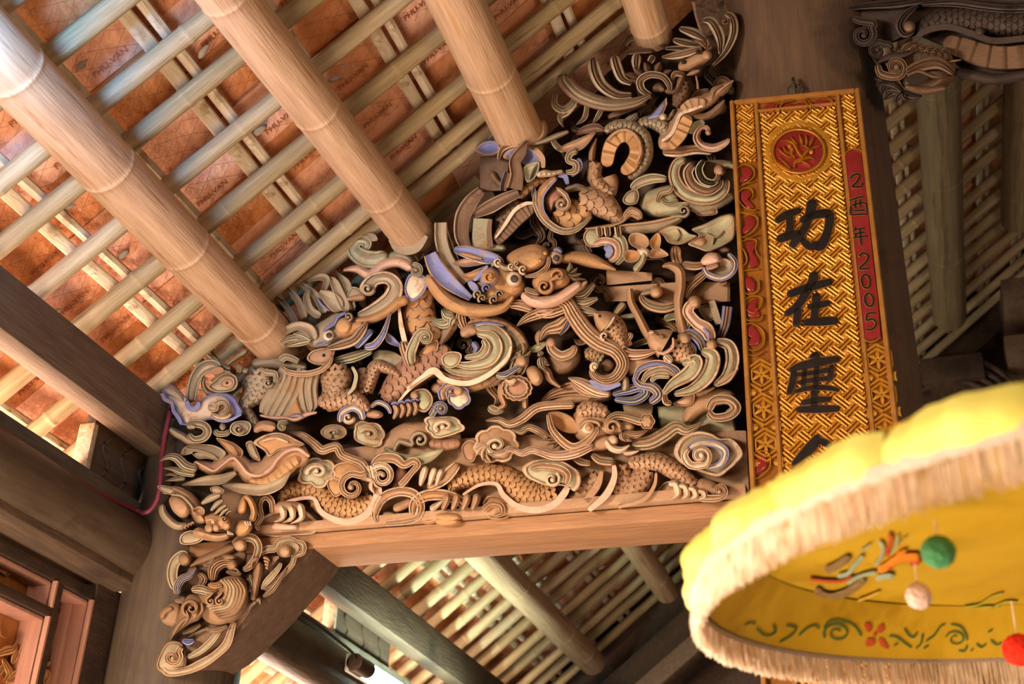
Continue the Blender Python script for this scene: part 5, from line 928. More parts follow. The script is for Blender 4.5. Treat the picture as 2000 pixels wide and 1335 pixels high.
S('belly_coil', [(610, 1150, 70), (680, 1060, 110), (780, 950, 120), (880, 870, 110), (950, 860, 60)], 100, .095, .08, 'flat', 'n', ripple=(40, .008)); S('belly_edge', [(610, 1110, 14), (690, 1000, 26), (770, 880, 30), (860, 825, 30), (930, 820, 20)], 26, .11, .06, 'flat', 'c')
# ---- mane blades
figure('mane_blades', 'flat upright mane blades fanned over the main dragon head')
for l, ww, mm, hh in (([(500, 715, 70), (415, 810, 110), (350, 930, 116), (340, 1080, 110), (380, 1190, 80)], 110, 'ng', .12), ([(805, 735, 70), (690, 785, 90), (570, 850, 100), (440, 915, 60)], 90, 'nc', .115), ([(165, 985, 90), (190, 1090, 96), (235, 1200, 90), (300, 1290, 50)], 90, 'gc', .11), ([(872, 310, 16), (825, 400, 80), (775, 480, 90), (790, 590, 100), (770, 705, 120)], 100, 'nw', .14), ([(720, 570, 60), (690, 660, 60), (680, 720, 50)], 60, 'nb', .10)):
    S('blade', l, ww, hh, .07, 'chan', mm, cap=(0, 0), ang=25)
S('blade', [(500, 945, 130), (495, 1060, 136), (485, 1180, 130)], 130, .10, .07, 'flat', 'Gc', cap=(0, 0)); S('blade', [(575, 950, 30), (565, 1060, 40), (580, 1180, 40)], 40, .11, .07, 'flat', 'n', cap=(0, 0))
S('blade_root', [(440, 1200, 60), (560, 1180, 80), (700, 1190, 50)], 70, .10, .07, 'round', 'G')
# shield, leaf and board behind the blades
figure('blue_shield', 'blue shield flower behind the tallest mane blade')
B('shield', [(680, 450), (715, 385), (810, 365), (900, 370), (975, 440), (985, 500), (880, 520), (800, 480)], .115, .06, 'dish', 'bw'); S('shield_rim', [(1005, 540, 30), (995, 450, 46), (930, 375, 46)], 44, .125, .08, 'flat', 'w'); S('shield_rim', [(640, 470, 20), (665, 385, 44), (740, 345, 46), (830, 338, 40)], 44, .13, .07, 'g2', 'wc'); B('shield_leaf', [(848, 525), (965, 480), (972, 545), (930, 625), (868, 645)], .13, .06, 'dish', 'GG'); S('leaf_vein', [(960, 490, 6), (920, 550, 10), (890, 630, 6)], 8, .135, .03, 'round', 'g')
B('grey_leaf', [(452, 380), (520, 320), (620, 315), (655, 380), (600, 425), (520, 425)], .115, .06, 'dish', 'bw'); S('grey_roll', [(560, 320, 50), (640, 265, 70), (730, 260, 70), (780, 300, 40)], 64, .10, .07, 'g2', 'gG'); S('grey_roll', [(640, 330, 30), (700, 290, 40), (770, 320, 30)], 36, .115, .06, 'rim', 'gw'); B('board', [(488, 440), (725, 430), (725, 720), (488, 730)], .05, .05, 'flat', 'n', sm=False); S('board_knob', [(580, 560, 60), (620, 630, 60), (690, 690, 40)], 56, .075, .05, 'round', 'n')
S('rope', [(945, 590, 44), (1010, 578, 60), (1080, 580, 44), (1170, 560, 30)], 50, .135, .07, 'round', 'c', ripple=(44, .010)); S('ribbon', [(1115, 590, 34), (1180, 600, 44), (1205, 675, 26)], 40, .11, .06, 'flat', 'b')
S('twig', [(985, 140, 50), (1005, 210, 72), (985, 280, 60), (900, 330, 50)], 60, .095, .07, 'round', 'w'); S('twig', [(1215, 235, 26), (1120, 272, 44), (1000, 322, 44), (880, 350, 40)], 40, .10, .06, 'round', 'g'); S('twig', [(1070, 280, 30), (1110, 350, 50), (1180, 400, 40)], 44, .09, .06, 'g2', 'g')
S('leaf', [(1115, 385, 10), (1200, 370, 64), (1310, 335, 84), (1430, 240, 16)], 76, .10, .06, 'chan', 'wg', cap=(0, 0)); S('leaf', [(1280, 262, 10), (1340, 225, 60), (1440, 205, 66), (1510, 232, 14)], 60, .09, .06, 'rim', 'n', cap=(0, 0)); S('hanging_curl', [(1290, 390, 50), (1230, 410, 54), (1210, 470, 50), (1270, 500, 50), (1260, 560, 54), (1180, 570, 30)], 50, .115, .07, 'rim', 'gc'); S('hanging_curl', [(1290, 450, 30), (1300, 530, 50), (1230, 600, 30)], 44, .10, .06, 'flat', 'b')
# ---- rear tail at the column
F(1060, 0, 4.45)
figure('dragon_tail', 'pale ridged dragon tail flame pointing at the column top')
S('tail', [(1020, 1290, 110), (1110, 1200, 170), (1190, 1090, 180), (1240, 990, 160), (1330, 920, 140), (1440, 870, 110), (1540, 780, 80), (1665, 695, 14)], 140, .105, .09, 'round', 'w'); S('ridge', [(1030, 1230, 20), (1120, 1160, 30), (1165, 1060, 32), (1200, 990, 30), (1290, 955, 28), (1400, 915, 18)], 26, .125, .05, 'flat', 'c'); S('belly', [(1100, 1290, 70), (1190, 1180, 100), (1250, 1050, 100), (1280, 1000, 60)], 90, .125, .06, 'flat', 'o', ripple=(64, .009)); S('scutes', [(1200, 960, 60), (1300, 900, 90), (1420, 900, 80)], 70, .12, .05, 'flat', 'w', ripple=(60, .008))
for l in ([(1300, 1010, 40), (1430, 1010, 64), (1530, 940, 64), (1580, 870, 12)], [(1470, 880, 50), (1490, 790, 60), (1560, 740, 12)], [(1530, 830, 40), (1590, 780, 50), (1650, 720, 10)]): S('flame', l, 60, .115, .06, 'ridge', 'w', cap=(1, 0))
SC('neck', [(830, 1080, 90), (940, 1060, 110), (1050, 1100, 130), (1080, 1180, 100)], 110, .085, .08, 50, 'gg', 1); B('blue_fin', [(1078, 842), (1085, 900), (1030, 1030), (940, 1050), (865, 1062), (960, 980)], .085, .06, 'rim', 'bw', sm=False); D('bead', 1045, 1015, 34, .10, .06, 'c'); S('green_leaf', [(1260, 1150, 60), (1340, 1090, 80), (1410, 1050, 30)], 70, .085, .06, 'flat', 'G'); S('fin', [(700, 1080, 50), (770, 1030, 60), (815, 980, 8)], 54, .085, .06, 'ridge', 'g', cap=(1, 0)); S('fin', [(1090, 1050, 30), (1120, 1000, 40), (1140, 950, 8)], 34, .09, .06, 'ridge', 'g', cap=(1, 0))
S('hook', [(1440, 1150, 44), (1425, 1110, 40), (1370, 1115, 44), (1335, 1190, 60), (1380, 1260, 66), (1490, 1285, 70), (1590, 1240, 50), (1620, 1200, 16)], 56, .11, .08, 'rimR', 'pc'); S('hook_body', [(1040, 1320, 60), (1180, 1320, 90), (1330, 1300, 80), (1480, 1320, 60)], 80, .09, .08, 'g2', 'wp'); D('hook_eye', 1440, 1150, 28, .12, .07, 'w')
# ---- phoenix
figure('phoenix', 'dim carved phoenix with curling wing feathers under the roof peak')
S('body_curl', [(945, 825, 30), (865, 780, 60), (850, 700, 66), (930, 650, 60), (1040, 665, 54), (1095, 730, 50), (1105, 790, 30)], 56, .14, .09, 'rim', 'ng'); S('back', [(940, 780, 60), (1010, 750, 80), (1060, 790, 60)], 70, .10, .07, 'round', 'n')
for i, (l, ww) in enumerate((([(935, 825, 40), (790, 890, 80), (560, 905, 110), (330, 830, 124), (200, 710, 124), (185, 640, 100)], 110), ([(770, 830, 50), (640, 825, 80), (515, 740, 96), (455, 620, 104), (435, 500, 84)], 96), ([(770, 725, 40), (690, 680, 76), (645, 580, 86), (620, 480, 80)], 80), ([(815, 610, 40), (812, 540, 76), (822, 465, 74)], 74), ([(930, 540, 50), (968, 480, 70)], 66))): S('wing_feather', l, ww, .15 - .008 * i, .08, 'g2', 'gn' if i == 0 else 'ng', cap=(0, 1))
for t in ((720, 690), (700, 640), (790, 590), (885, 540), (1020, 540), (1120, 610)):
    dx, dy = t[0] - 950, t[1] - 720; S('covert', [(950 + dx * .42, 720 + dy * .42, 30), (950 + dx * .75, 720 + dy * .75, 66), (t[0], t[1], 10)], 60, .13, .06, 'ridge', 'n', cap=(0, 0))
SC('breast', [(1230, 690, 110), (1215, 780, 140), (1180, 880, 110), (1150, 930, 60)], 130, .09, .08, 46, 'nn', 1)
S('neck', [(1060, 790, 40), (1150, 780, 60), (1200, 680, 70), (1230, 620, 70)], 66, .12, .09, 'round', 'n'); S('head', [(1180, 600, 60), (1270, 550, 120), (1380, 490, 130), (1465, 470, 60)], 110, .15, .10, 'round', 'w'); S('crest_bar', [(1035, 495, 16), (1140, 485, 60), (1270, 455, 66), (1390, 410, 30)], 60, .155, .07, 'g2', 'wg', cap=(0, 1)); D('eye', 1350, 452, 22, .168, .05, 'k'); D('nostril', 1226, 540, 22, .158, .04, 'k'); D('brow', 1425, 480, 46, .165, .07, 'w'); S('beak', [(1250, 655, 10), (1310, 630, 40), (1370, 608, 12)], 34, .15, .06, 'round', 'w'); S('throat', [(1120, 700, 20), (1150, 640, 50), (1230, 650, 40)], 44, .13, .07, 'g2', 'w'); S('foot', [(1330, 650, 14), (1345, 720, 18), (1350, 780, 22)], 18, .13, .05, 'round', 'w'); tuft('comb', (1420, 430), [(1380, 350), (1430, 340), (1470, 400), (1310, 350)], 40, .155, .06, 'ridge', 'w')
for l, ww in (([(1420, 350, 30), (1320, 290, 84), (1185, 245, 40)], 80), ([(1545, 470, 30), (1540, 320, 84), (1470, 190, 86), (1385, 178, 24)], 84), ([(1480, 570, 20), (1590, 450, 50), (1660, 290, 70), (1650, 160, 70), (1590, 115, 40)], 66), ([(1330, 390, 40), (1240, 375, 70), (1130, 345, 40)], 66), ([(1330, 430, 30), (1220, 420, 50), (1060, 420, 24)], 44)): S('crest_plume', l, ww, .12, .07, 'g2', 'ng', cap=(0, 1))
C('plume_curl', [], 1580, 185, 34, -60, 1.0, 30, 16, .13, .06, 'round', 'n', knob=12)
for l in ([(110, 815, 44), (105, 910, 60), (180, 955, 70), (260, 905, 70), (275, 850, 40)], [(180, 1105, 8), (150, 1020, 50), (210, 970, 66), (280, 900, 50)], [(290, 1085, 8), (365, 1020, 44), (385, 920, 40)], [(430, 1085, 8), (480, 1010, 44), (515, 940, 40)]): S('tail_plume', l, 56, .09, .06, 'g2', 'g', cap=(0, 0))
for l in ([(700, 400, 50), (760, 330, 66), (850, 345, 60), (860, 430, 40)], [(880, 370, 50), (980, 380, 60), (1065, 420, 30)], [(580, 620, 50), (600, 700, 60), (700, 760, 40)], [(720, 460, 40), (820, 440, 60), (960, 440, 40)]): S('shadow_plume', l, 60, .05, .05, 'g2', 'n')
S('back_stem', [(560, 1020, 30), (700, 960, 60), (900, 880, 50)], 50, .05, .05, 'flat', 'n')
# ---- dim second layer of scrolls deep in the openwork
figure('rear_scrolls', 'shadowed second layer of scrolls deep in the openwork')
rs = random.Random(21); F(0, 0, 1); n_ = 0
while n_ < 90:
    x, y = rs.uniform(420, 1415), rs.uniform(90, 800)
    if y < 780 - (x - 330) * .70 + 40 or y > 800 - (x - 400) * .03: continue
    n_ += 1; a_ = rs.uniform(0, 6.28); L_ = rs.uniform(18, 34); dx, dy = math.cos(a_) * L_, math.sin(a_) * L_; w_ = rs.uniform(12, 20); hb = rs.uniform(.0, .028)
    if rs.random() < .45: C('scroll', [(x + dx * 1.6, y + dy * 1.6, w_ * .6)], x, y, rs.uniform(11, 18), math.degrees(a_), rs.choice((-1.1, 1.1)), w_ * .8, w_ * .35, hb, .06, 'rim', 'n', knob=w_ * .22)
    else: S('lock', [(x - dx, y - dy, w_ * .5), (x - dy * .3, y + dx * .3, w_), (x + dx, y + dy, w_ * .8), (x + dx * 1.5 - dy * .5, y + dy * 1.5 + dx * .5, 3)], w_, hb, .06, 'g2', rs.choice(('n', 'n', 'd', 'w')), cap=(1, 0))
Z.base = 0.05
# ================================================================== BRACKET UNDER THE LEFT END
BK = empty('carved_bracket', label='curved wooden bracket with a carved phoenix below the left end of the beam', cat='bracket')
F(280, 1000, 3.985); thing(BK)
mat('carve_umber', '#7c5c43', '#92704f', '#6a4c35', scale=9, rough=.74, bump=.5, bscale=95, patch=.55, patchscale=9, bdist=.004); _ab = dict(AB); AB.update({'w': 'carve_umber', 'G': 'carve_grey', 'p': 'carve_wood', 'c': 'carve_edge'})
# solid bracket body: outline on the front face, extruded backwards
_o = [(330, 300), (900, 215), (1300, 185), (1335, 260), (1310, 320), (1180, 470), (1080, 580), (960, 720), (830, 850), (720, 960), (600, 1060), (420, 1170), (250, 1265), (180, 1300), (120, 1260), (100, 1180), (180, 1000), (140, 860), (240, 620), (230, 460)]
fr = [P(*px(*p), -.015) for p in _o]; bk = [Vector((v.x, .16, v.z)) for v in fr]; n = len(fr)
o = mk('bracket_body', fr + bk, [list(range(n)), list(range(2 * n - 1, n - 1, -1))] + [[i, (i + 1) % n, n + (i + 1) % n, n + i] for i in range(n)], 'timber_z', BK, ang=30)
Z.base = -.015
figure('bracket_cloud', 'pale lobed cloud border of the bracket carving')
S('ground', [(210, 1180, 150), (330, 1080, 220), (480, 960, 260), (640, 820, 260), (780, 640, 240), (900, 480, 220), (1040, 340, 200)], 240, .012, .03, 'round', 'n')
S('ground', [(330, 520, 160), (480, 460, 200), (640, 380, 180), (800, 300, 140)], 180, .014, .03, 'round', 'n')
S('border', [(150, 1190, 60), (200, 1240, 70), (330, 1230, 60), (450, 1180, 70), (560, 1110, 60), (650, 1020, 64), (690, 900, 50), (710, 840, 30)], 64, .03, .045, 'rim', 'Gp'); S('border', [(340, 1130, 30), (440, 1080, 50), (540, 990, 50), (610, 890, 30)], 46, .035, .04, 'rim', 'Gg'); B('lobe', [(100, 1200), (130, 1100), (190, 1010), (290, 1010), (330, 1090), (330, 1200), (240, 1250), (150, 1250)], .03, .045, 'rim', 'Gw'); C('scroll', [(300, 1040, 40)], 225, 1125, 66, -40, 1.3, 50, 20, .06, .06, 'rim', 'pc', knob=20); S('inner_leaf', [(350, 980, 26), (420, 930, 36), (500, 900, 16)], 30, .04, .04, 'ridge', 'G')
B('side_lobe', [(130, 830), (160, 750), (220, 700), (290, 720), (290, 830), (240, 890), (160, 870)], .04, .05, 'dome', 'w'); S('side_curl', [(140, 830, 40), (170, 770, 56), (230, 740, 40)], 50, .055, .05, 'round', 'w')
S('top_cloud', [(360, 420, 40), (470, 370, 70), (600, 320, 80), (720, 260, 80)], 80, .045, .06, 'round', 'w'); S('top_loop', [(700, 260, 60), (760, 205, 64), (850, 200, 64), (895, 260, 60), (880, 340, 56), (830, 420, 50), (770, 450, 36)], 60, .06, .07, 'rim', 'Gp'); D('loop_knob', 755, 255, 52, .085, .08, 'p')
S('right_cloud', [(880, 330, 40), (960, 290, 60), (1030, 280, 56), (1060, 230, 56), (1140, 215, 56), (1190, 235, 50), (1240, 250, 50), (1240, 310, 44), (1180, 340, 40), (1160, 400, 40), (1080, 490, 44), (1000, 560, 44), (930, 600, 26)], 50, .04, .05, 'rim', 'Gp'); B('right_bowl', [(1040, 300), (1090, 235), (1170, 230), (1220, 270), (1190, 320), (1120, 350), (1060, 340)], .045, .05, 'dish', 'Gp'); D('right_knob', 1105, 300, 52, .075, .08, 'p'); S('right_band', [(1075, 390, 20), (1040, 450, 40), (960, 540, 46), (920, 600, 16)], 40, .055, .05, 'rim', 'Gc'); S('right_band', [(990, 420, 16), (1030, 360, 30), (1060, 350, 16)], 24, .06, .05, 'flat', 'n')
S('left_curl', [(255, 600, 70), (225, 500, 80), (240, 400, 84), (300, 340, 84), (350, 350, 70)], 80, .05, .07, 'rim', 'g'); D('left_knob', 320, 365, 54, .07, .07, 'w'); S('tail_band', [(270, 640, 50), (265, 580, 60), (300, 520, 60), (360, 490, 50), (410, 430, 16)], 54, .075, .06, 'g5', 'gb', cap=(1, 0))
figure('bracket_phoenix', 'swirling round-bodied bird carved on the bracket')
B('body', [(430, 620), (520, 560), (640, 500), (760, 500), (815, 580), (820, 700), (770, 800), (680, 860), (560, 880), (470, 830), (430, 740)], .085, .09, 'dome', 'w')
for i in range(6):
    f = i / 5; S('body_flute', [(600 + 130 * f, 520 - 8 * f, 20), (650 + 140 * f, 590 + 30 * f, 40), (600 + 180 * f - 60 * f * f, 700 + 70 * f, 44), (490 + 90 * f, 730 + 90 * f, 18)], 36, .098, .03, 'round', 'G' if i < 3 else 'w')
B('thigh', [(300, 720), (360, 640), (450, 660), (480, 730), (440, 830), (360, 870), (260, 940), (210, 990), (250, 880)], .085, .08, 'dome', 'w'); C('thigh_swirl', [(220, 970, 20), (290, 860, 44)], 375, 745, 76, 110, 1.3, 40, 14, .10, .05, 'round', 'w', knob=14); S('crest', [(370, 600, 40), (450, 600, 70), (520, 620, 50), (580, 600, 20)], 56, .095, .06, 'g3', 'g'); 
for (x, y) in ((525, 690), (595, 690)): C('curl', [(x + 24, y - 70, 14), (x - 6, y - 40, 24)], x, y, 34, -150, -1.0, 24, 14, .112, .06, 'round', 'p', knob=13)
S('neck', [(540, 540, 50), (550, 440, 90), (620, 390, 80), (700, 400, 60), (730, 400, 30)], 70, .075, .07, 'g5', 'wp'); S('neck', [(500, 560, 40), (560, 580, 60), (620, 560, 30)], 50, .09, .06, 'g3', 'o'); D('head', 690, 410, 44, .09, .07, 'w'); S('beak', [(690, 440, 40), (720, 440, 26), (750, 470, 8)], 30, .085, .06, 'round', 'w', cap=(1, 0)); B('head_leaf', [(620, 330), (700, 330), (730, 360), (660, 380), (610, 370)], .07, .06, 'dome', 'w')
S('leg', [(900, 380, 80), (890, 480, 74), (870, 580, 66), (855, 690, 50)], 66, .06, .06, 'round', 'w'); 
for i in range(4): S('toe', [(930 + 6 * i, 350 + 26 * i, 20), (965, 360 + 24 * i, 24), (985 - 8 * i, 385 + 20 * i, 10)], 22, .085, .05, 'round', 'p')
S('hand', [(840, 440, 16), (850, 380, 40), (900, 350, 50)], 44, .075, .06, 'round', 'w'); S('claw', [(820, 780, 10), (840, 720, 34), (880, 690, 30)], 30, .055, .05, 'round', 'G', cap=(0, 1)); S('claw', [(870, 690, 30), (905, 680, 36), (910, 720, 14)], 32, .06, .05, 'round', 'w'); S('wing_tip', [(300, 990, 30), (350, 1010, 50), (400, 990, 20)], 44, .06, .05, 'g2', 'b')
for l in ([(420, 470, 30), (470, 520, 60), (430, 580, 40)], [(460, 410, 20), (520, 400, 44), (560, 350, 24)], [(640, 460, 20), (700, 470, 44), (770, 480, 30)], [(790, 460, 20), (820, 400, 34), (840, 360, 14)], [(930, 660, 20), (1000, 600, 50), (1060, 520, 40), (1120, 430, 16)], [(820, 620, 30), (850, 560, 44), (830, 480, 24)], [(240, 680, 20), (290, 690, 40), (330, 660, 20)], [(480, 900, 20), (560, 920, 44), (660, 880, 20)], [(300, 940, 24), (380, 910, 44), (450, 870, 20)]): S('filler_lock', l, 44, .05, .045, 'g3', 'wg')
for l in ([(360, 700, 14), (400, 720, 24), (410, 780, 14)], [(330, 760, 14), (350, 820, 24), (300, 890, 12)], [(450, 700, 14), (460, 760, 26), (420, 820, 14)]): S('swirl_line', l, 22, .105, .03, 'round', 'w')
Z.base = 0.05
AB.update(_ab)
Z.wf = 1.0
# ================================================================== GOLD PLAQUE ON THE RIGHT COLUMN
_tl = P(1425, 200, -.16)
_lo, _hi = -.16, .2
for _ in range(40):
    _m = (_lo + _hi) / 2
    if P(1678, 175, _m).z < _tl.z: _lo = _m
    else: _hi = _m
_tr = P(1678, 175, _lo); EX = (_tr - _tl); PW = EX.length; EX.normalize(); EZ = Vector((0, 0, -1)); PN = EX.cross(Vector((0, 0, 1))).normalized()
PH = 1.95
def PL(a, b, h=0): return _tl + EX * a + EZ * b + PN * h
def pab(x, y): q = PPL(x, y, _tl, PN) - _tl; return q.dot(EX), q.dot(EZ)
def goldmat(name, c1, c2, rough, metal, bump=.15):
    return mat(name, c1, c2, scale=25, rough=rough, metal=metal, bump=bump, bscale=120, bdist=.002, spec=.5)
goldmat('gold_leaf', '#ad7018', '#c4882a', .42, .45); goldmat('gold_deep', '#7c480e', '#965a16', .5, .3); goldmat('gold_frame', '#96602a', '#aa7434', .45, .3)
mat('red_lacquer', '#701c1a', '#7e2422', scale=20, rough=.25, bump=.05, spec=.5); mat('ink_black', '#17110f', '#241b18', scale=20, rough=.35, bump=.1, spec=.5)
PQ = empty('gold_plaque', label='tall gilded plaque with black brush characters hung on the column', cat='plaque')
def pbox(name, a0, a1, b0, b1, h0, h1, m, bev=.002):
    vs = [PL(a, b, h) for h in (h0, h1) for (a, b) in ((a0, b0), (a1, b0), (a1, b1), (a0, b1))]
    o = mk(name, vs, [[0, 1, 2, 3], [7, 6, 5, 4], [0, 4, 5, 1], [1, 5, 6, 2], [2, 6, 7, 3], [3, 7, 4, 0]], m, PQ, ang=30)
    if bev:
        bm = bmesh.new(); bm.from_mesh(o.data); bmesh.ops.bevel(bm, geom=bm.edges[:], offset=bev, segments=2, affect='EDGES'); bm.to_mesh(o.data); bm.free(); smooth(o.data, 40)
    return o
pbox('back_board', 0, PW, 0, PH, -.03, -.006, 'gold_deep'); 
AL, AR = PW * .205, PW * .832; BT = .045; FW = .013
for (a0, a1, b0, b1) in ((0, FW, 0, PH), (PW - FW, PW, 0, PH), (FW, PW - FW, 0, FW), (FW, PW - FW, PH - FW, PH)): pbox('frame_moulding', a0, a1, b0, b1, -.006, .012, 'gold_frame', .003)
for (a0, a1, b0, b1) in ((AL - .006, AL + .006, FW, PH - FW), (AR - .006, AR + .006, FW, PH - FW), (AL, AR, BT - .005, BT + .005)): pbox('divider_moulding', a0, a1, b0, b1, -.006, .007, 'gold_frame', .003)
# woven fret relief
def fret(name, a0, a1, b0, b1, c=.034, holes=()):
    vs, fs = [], []; q = math.sqrt(.5)
    def bar(ca, cb, da, db, half, wd):
        lo, hi = -half, half
        def ok(t):
            a, b = ca + da * t, cb + db * t
            return a0 + .003 < a < a1 - .003 and b0 + .003 < b < b1 - .003 and all(((a - x) / r) ** 2 + ((b - y) / r) ** 2 > 1 for x, y, r in holes)
        ts = [lo + (hi - lo) * i / 10 for i in range(11)]; g = [t for t in ts if ok(t)]
        if len(g) < 3: return
        lo, hi = min(g), max(g); na, nb = -db, da; i0 = len(vs)
        for t in (lo, hi):
            for (s, h) in ((-1, -.006), (-.75, .0015), (0, .0035), (.75, .0015), (1, -.006)): vs.append(PL(ca + da * t + na * s * wd, cb + db * t + nb * s * wd, h))
        for k in range(4): fs.append([i0 + k, i0 + k + 1, i0 + 5 + k + 1, i0 + 5 + k])
        fs.append([i0 + k for k in range(5)]); fs.append([i0 + 5 + k for k in range(4, -1, -1)])
    N = int((b1 - b0 + a1 - a0) / c) + 4; ma, mb = (a0 + a1) / 2, b0
    for i in range(-N, N):
        for j in range(-N, N):
            ua, ub = (i - j) * c * q + ma, (i + j) * c * q + mb
            if not (a0 - c < ua < a1 + c and b0 - c < ub < b1 + c): continue
            if (i + j) % 2 == 0: d1, d2 = (q, q), (-q, q)
            else: d1, d2 = (-q, q), (q, q)
            for k in (-1, 0, 1): bar(ua + d2[0] * k * c * .30, ub + d2[1] * k * c * .30, d1[0], d1[1], c * (.80 if k == 0 else .60), c * .105)
            for k in (-1, 1): bar(ua + d1[0] * k * c * .42 + d2[0] * k * c * .46, ub + d1[1] * k * c * .42 + d2[1] * k * c * .46, d2[0], d2[1], c * .16, c * .08)
    o = mk(name, vs, fs, 'gold_leaf', PQ, ang=25); o['kind'] = 'stuff'; return o
mcx, mcy = pab(1560, 293); MR = .064
fret('fret_relief', AL + .006, AR - .006, BT + .005, PH - FW, holes=((mcx, mcy, MR * 1.22),))
_lt = pab(1455, 318)[1]; _rt = pab(1665, 292)[1]
fret('fret_relief', FW, AL - .006, FW, _lt, c=.03); fret('fret_relief', AR + .006, PW - FW, FW, _rt, c=.03)
# working plane for traced relief
thing(PQ); Z.plane = (_tl, PN); AB.update({'y': 'gold_leaf', 'Y': 'gold_deep', 'R': 'red_lacquer', 'K': 'ink_black', 'f': 'gold_frame'})
F(1500, 180, 8.3455)
figure('medallion', 'round red medallion with a gilded phoenix at the plaque top')
B('medallion_scallop', lobed(505, 960, 560, 12, 0, .08, .92), .004, .012, 'rim', 'Yy', ang=30); D('medallion_field', 497, 958, 420, .006, .012, 'R', 'flat', .84, 24)
S('medallion_ring', [(497 + 425 * math.cos(a * math.pi / 14), 958 + 355 * math.sin(a * math.pi / 14)) for a in range(29)], 60, .012, .02, 'rim', 'yY', cap=(0, 0))
for l in ([(200, 800, 10), (330, 790, 34), (430, 850, 40), (490, 960, 44), (560, 1040, 44), (640, 960, 36), (680, 900, 16)], [(370, 720, 10), (430, 800, 36), (480, 850, 16)], [(510, 680, 10), (545, 780, 40), (560, 860, 16)], [(620, 700, 10), (630, 800, 40), (620, 880, 16)], [(750, 730, 10), (700, 820, 40), (670, 890, 16)], [(860, 870, 10), (760, 900, 30), (680, 930, 16)], [(160, 900, 10), (230, 980, 30), (330, 1050, 30), (400, 1060, 16)], [(250, 880, 10), (290, 960, 30), (360, 1000, 20)], [(180, 1060, 10), (280, 1150, 34), (370, 1230, 16)], [(170, 1140, 10), (260, 1220, 34), (350, 1250, 16)], [(340, 900, 30), (400, 930, 44), (380, 1000, 40), (440, 1060, 30)], [(430, 1230, 10), (450, 1140, 44), (560, 1090, 50), (680, 1080, 12)], [(690, 1190, 10), (600, 1140, 34), (540, 1110, 16)], [(760, 1090, 10), (680, 1060, 40), (600, 1070, 30)], [(520, 880, 12), (590, 870, 30), (660, 910, 14)]):
    S('phoenix_feather', [(x, y, w_ * 1.35) for x, y, w_ in l], 30, .018, .014, 'ridge', 'y', cap=(0, 0))
D('phoenix_head', 350, 880, 34, .016, .012, 'y'); D('spark', 705, 970, 40, .016, .01, 'y')
# red teardrops with gilded scrolls, top border and left border
figure('border_scrolls', 'red teardrop panels between gilded scrolls along the plaque edge')
for o_ in ([(-60, 250), (0, 180), (140, 190), (90, 270), (0, 330), (-70, 320)], [(245, 230), (300, 180), (400, 190), (440, 205), (500, 170), (580, 180), (590, 230), (520, 265), (440, 250), (330, 285), (260, 270)], [(740, 170), (830, 120), (960, 135), (1000, 190), (940, 240), (840, 245)]): B('red_panel', o_, .004, .008, 'dome', 'R')
for l in ([(150, 180, 8), (110, 280, 24), (0, 350, 24), (-90, 350, 20)], [(180, 370, 8), (190, 280, 24), (250, 170, 20), (420, 140, 14)], [(240, 300, 10), (330, 310, 24), (450, 290, 20), (580, 290, 24), (640, 210, 20), (600, 130, 10)], [(640, 120, 10), (700, 180, 26), (760, 260, 24), (820, 270, 12)], [(620, 290, 8), (650, 220, 20), (660, 150, 10)], [(690, 300, 8), (700, 240, 20), (680, 180, 10)], [(960, 80, 10), (1040, 130, 26), (1040, 220, 24), (960, 270, 14)], [(1100, 60, 10), (1120, 150, 26), (1090, 260, 14)]): S('gilt_scroll', l, 22, .008, .012, 'round', 'y', cap=(0, 0))
F(1400, 140, 3.1786)
for o_ in ([(150, 600), (190, 590), (220, 620), (205, 660), (150, 690), (130, 670), (160, 640)], [(150, 750), (190, 735), (215, 760), (195, 790), (235, 840), (200, 850), (160, 810), (142, 780)], [(175, 905), (215, 895), (242, 930), (215, 975), (165, 1010), (148, 985), (175, 950)], [(180, 1070), (205, 1050), (240, 1065), (225, 1110), (262, 1180), (235, 1215), (195, 1210), (205, 1160)]): B('red_panel', o_, .004, .008, 'dome', 'R')
for l in ([(125, 600, 4), (170, 575, 10), (225, 595, 10), (230, 650, 10), (170, 700, 8), (130, 720, 4)], [(135, 800, 4), (130, 760, 9), (160, 725, 10), (215, 725, 10), (225, 770, 8), (205, 790, 4)], [(125, 760, 4), (160, 830, 10), (230, 860, 10), (245, 850, 4)], [(130, 880, 4), (180, 880, 10), (250, 900, 10), (250, 960, 10), (200, 1010, 10), (140, 1030, 4)], [(140, 1060, 4), (190, 1040, 9), (245, 1045, 9), (240, 1100, 8), (262, 1140, 6)], [(140, 1070, 5), (180, 1130, 14), (185, 1180, 12), (150, 1215, 5)], [(150, 1240, 4), (200, 1230, 10), (262, 1225, 8)], [(170, 865, 4), (215, 872, 9), (245, 885, 5)], [(150, 700, 4), (200, 690, 8), (235, 680, 4)], [(140, 850, 4), (150, 870, 8), (240, 880, 5)], [(150, 1030, 4), (200, 1030, 8), (255, 1010, 4)]): S('gilt_scroll', [(x, y, w_) for x, y, w_ in l], 8, .008, .012, 'round', 'y', cap=(0, 0))
F(1400, 540, 3.1786)
for o_ in ([(160, 10), (210, 0), (240, 40), (232, 85), (200, 90), (170, 60)], [(180, 200), (220, 145), (255, 135), (245, 180), (272, 230), (245, 255), (195, 245)], [(180, 320), (225, 305), (262, 350), (270, 400), (235, 430), (190, 420), (215, 380), (180, 360)], [(240, 1140), (270, 1110), (310, 1125), (315, 1170), (285, 1205), (230, 1230), (225, 1190), (255, 1170)]): B('red_panel', o_, .004, .008, 'dome', 'R')
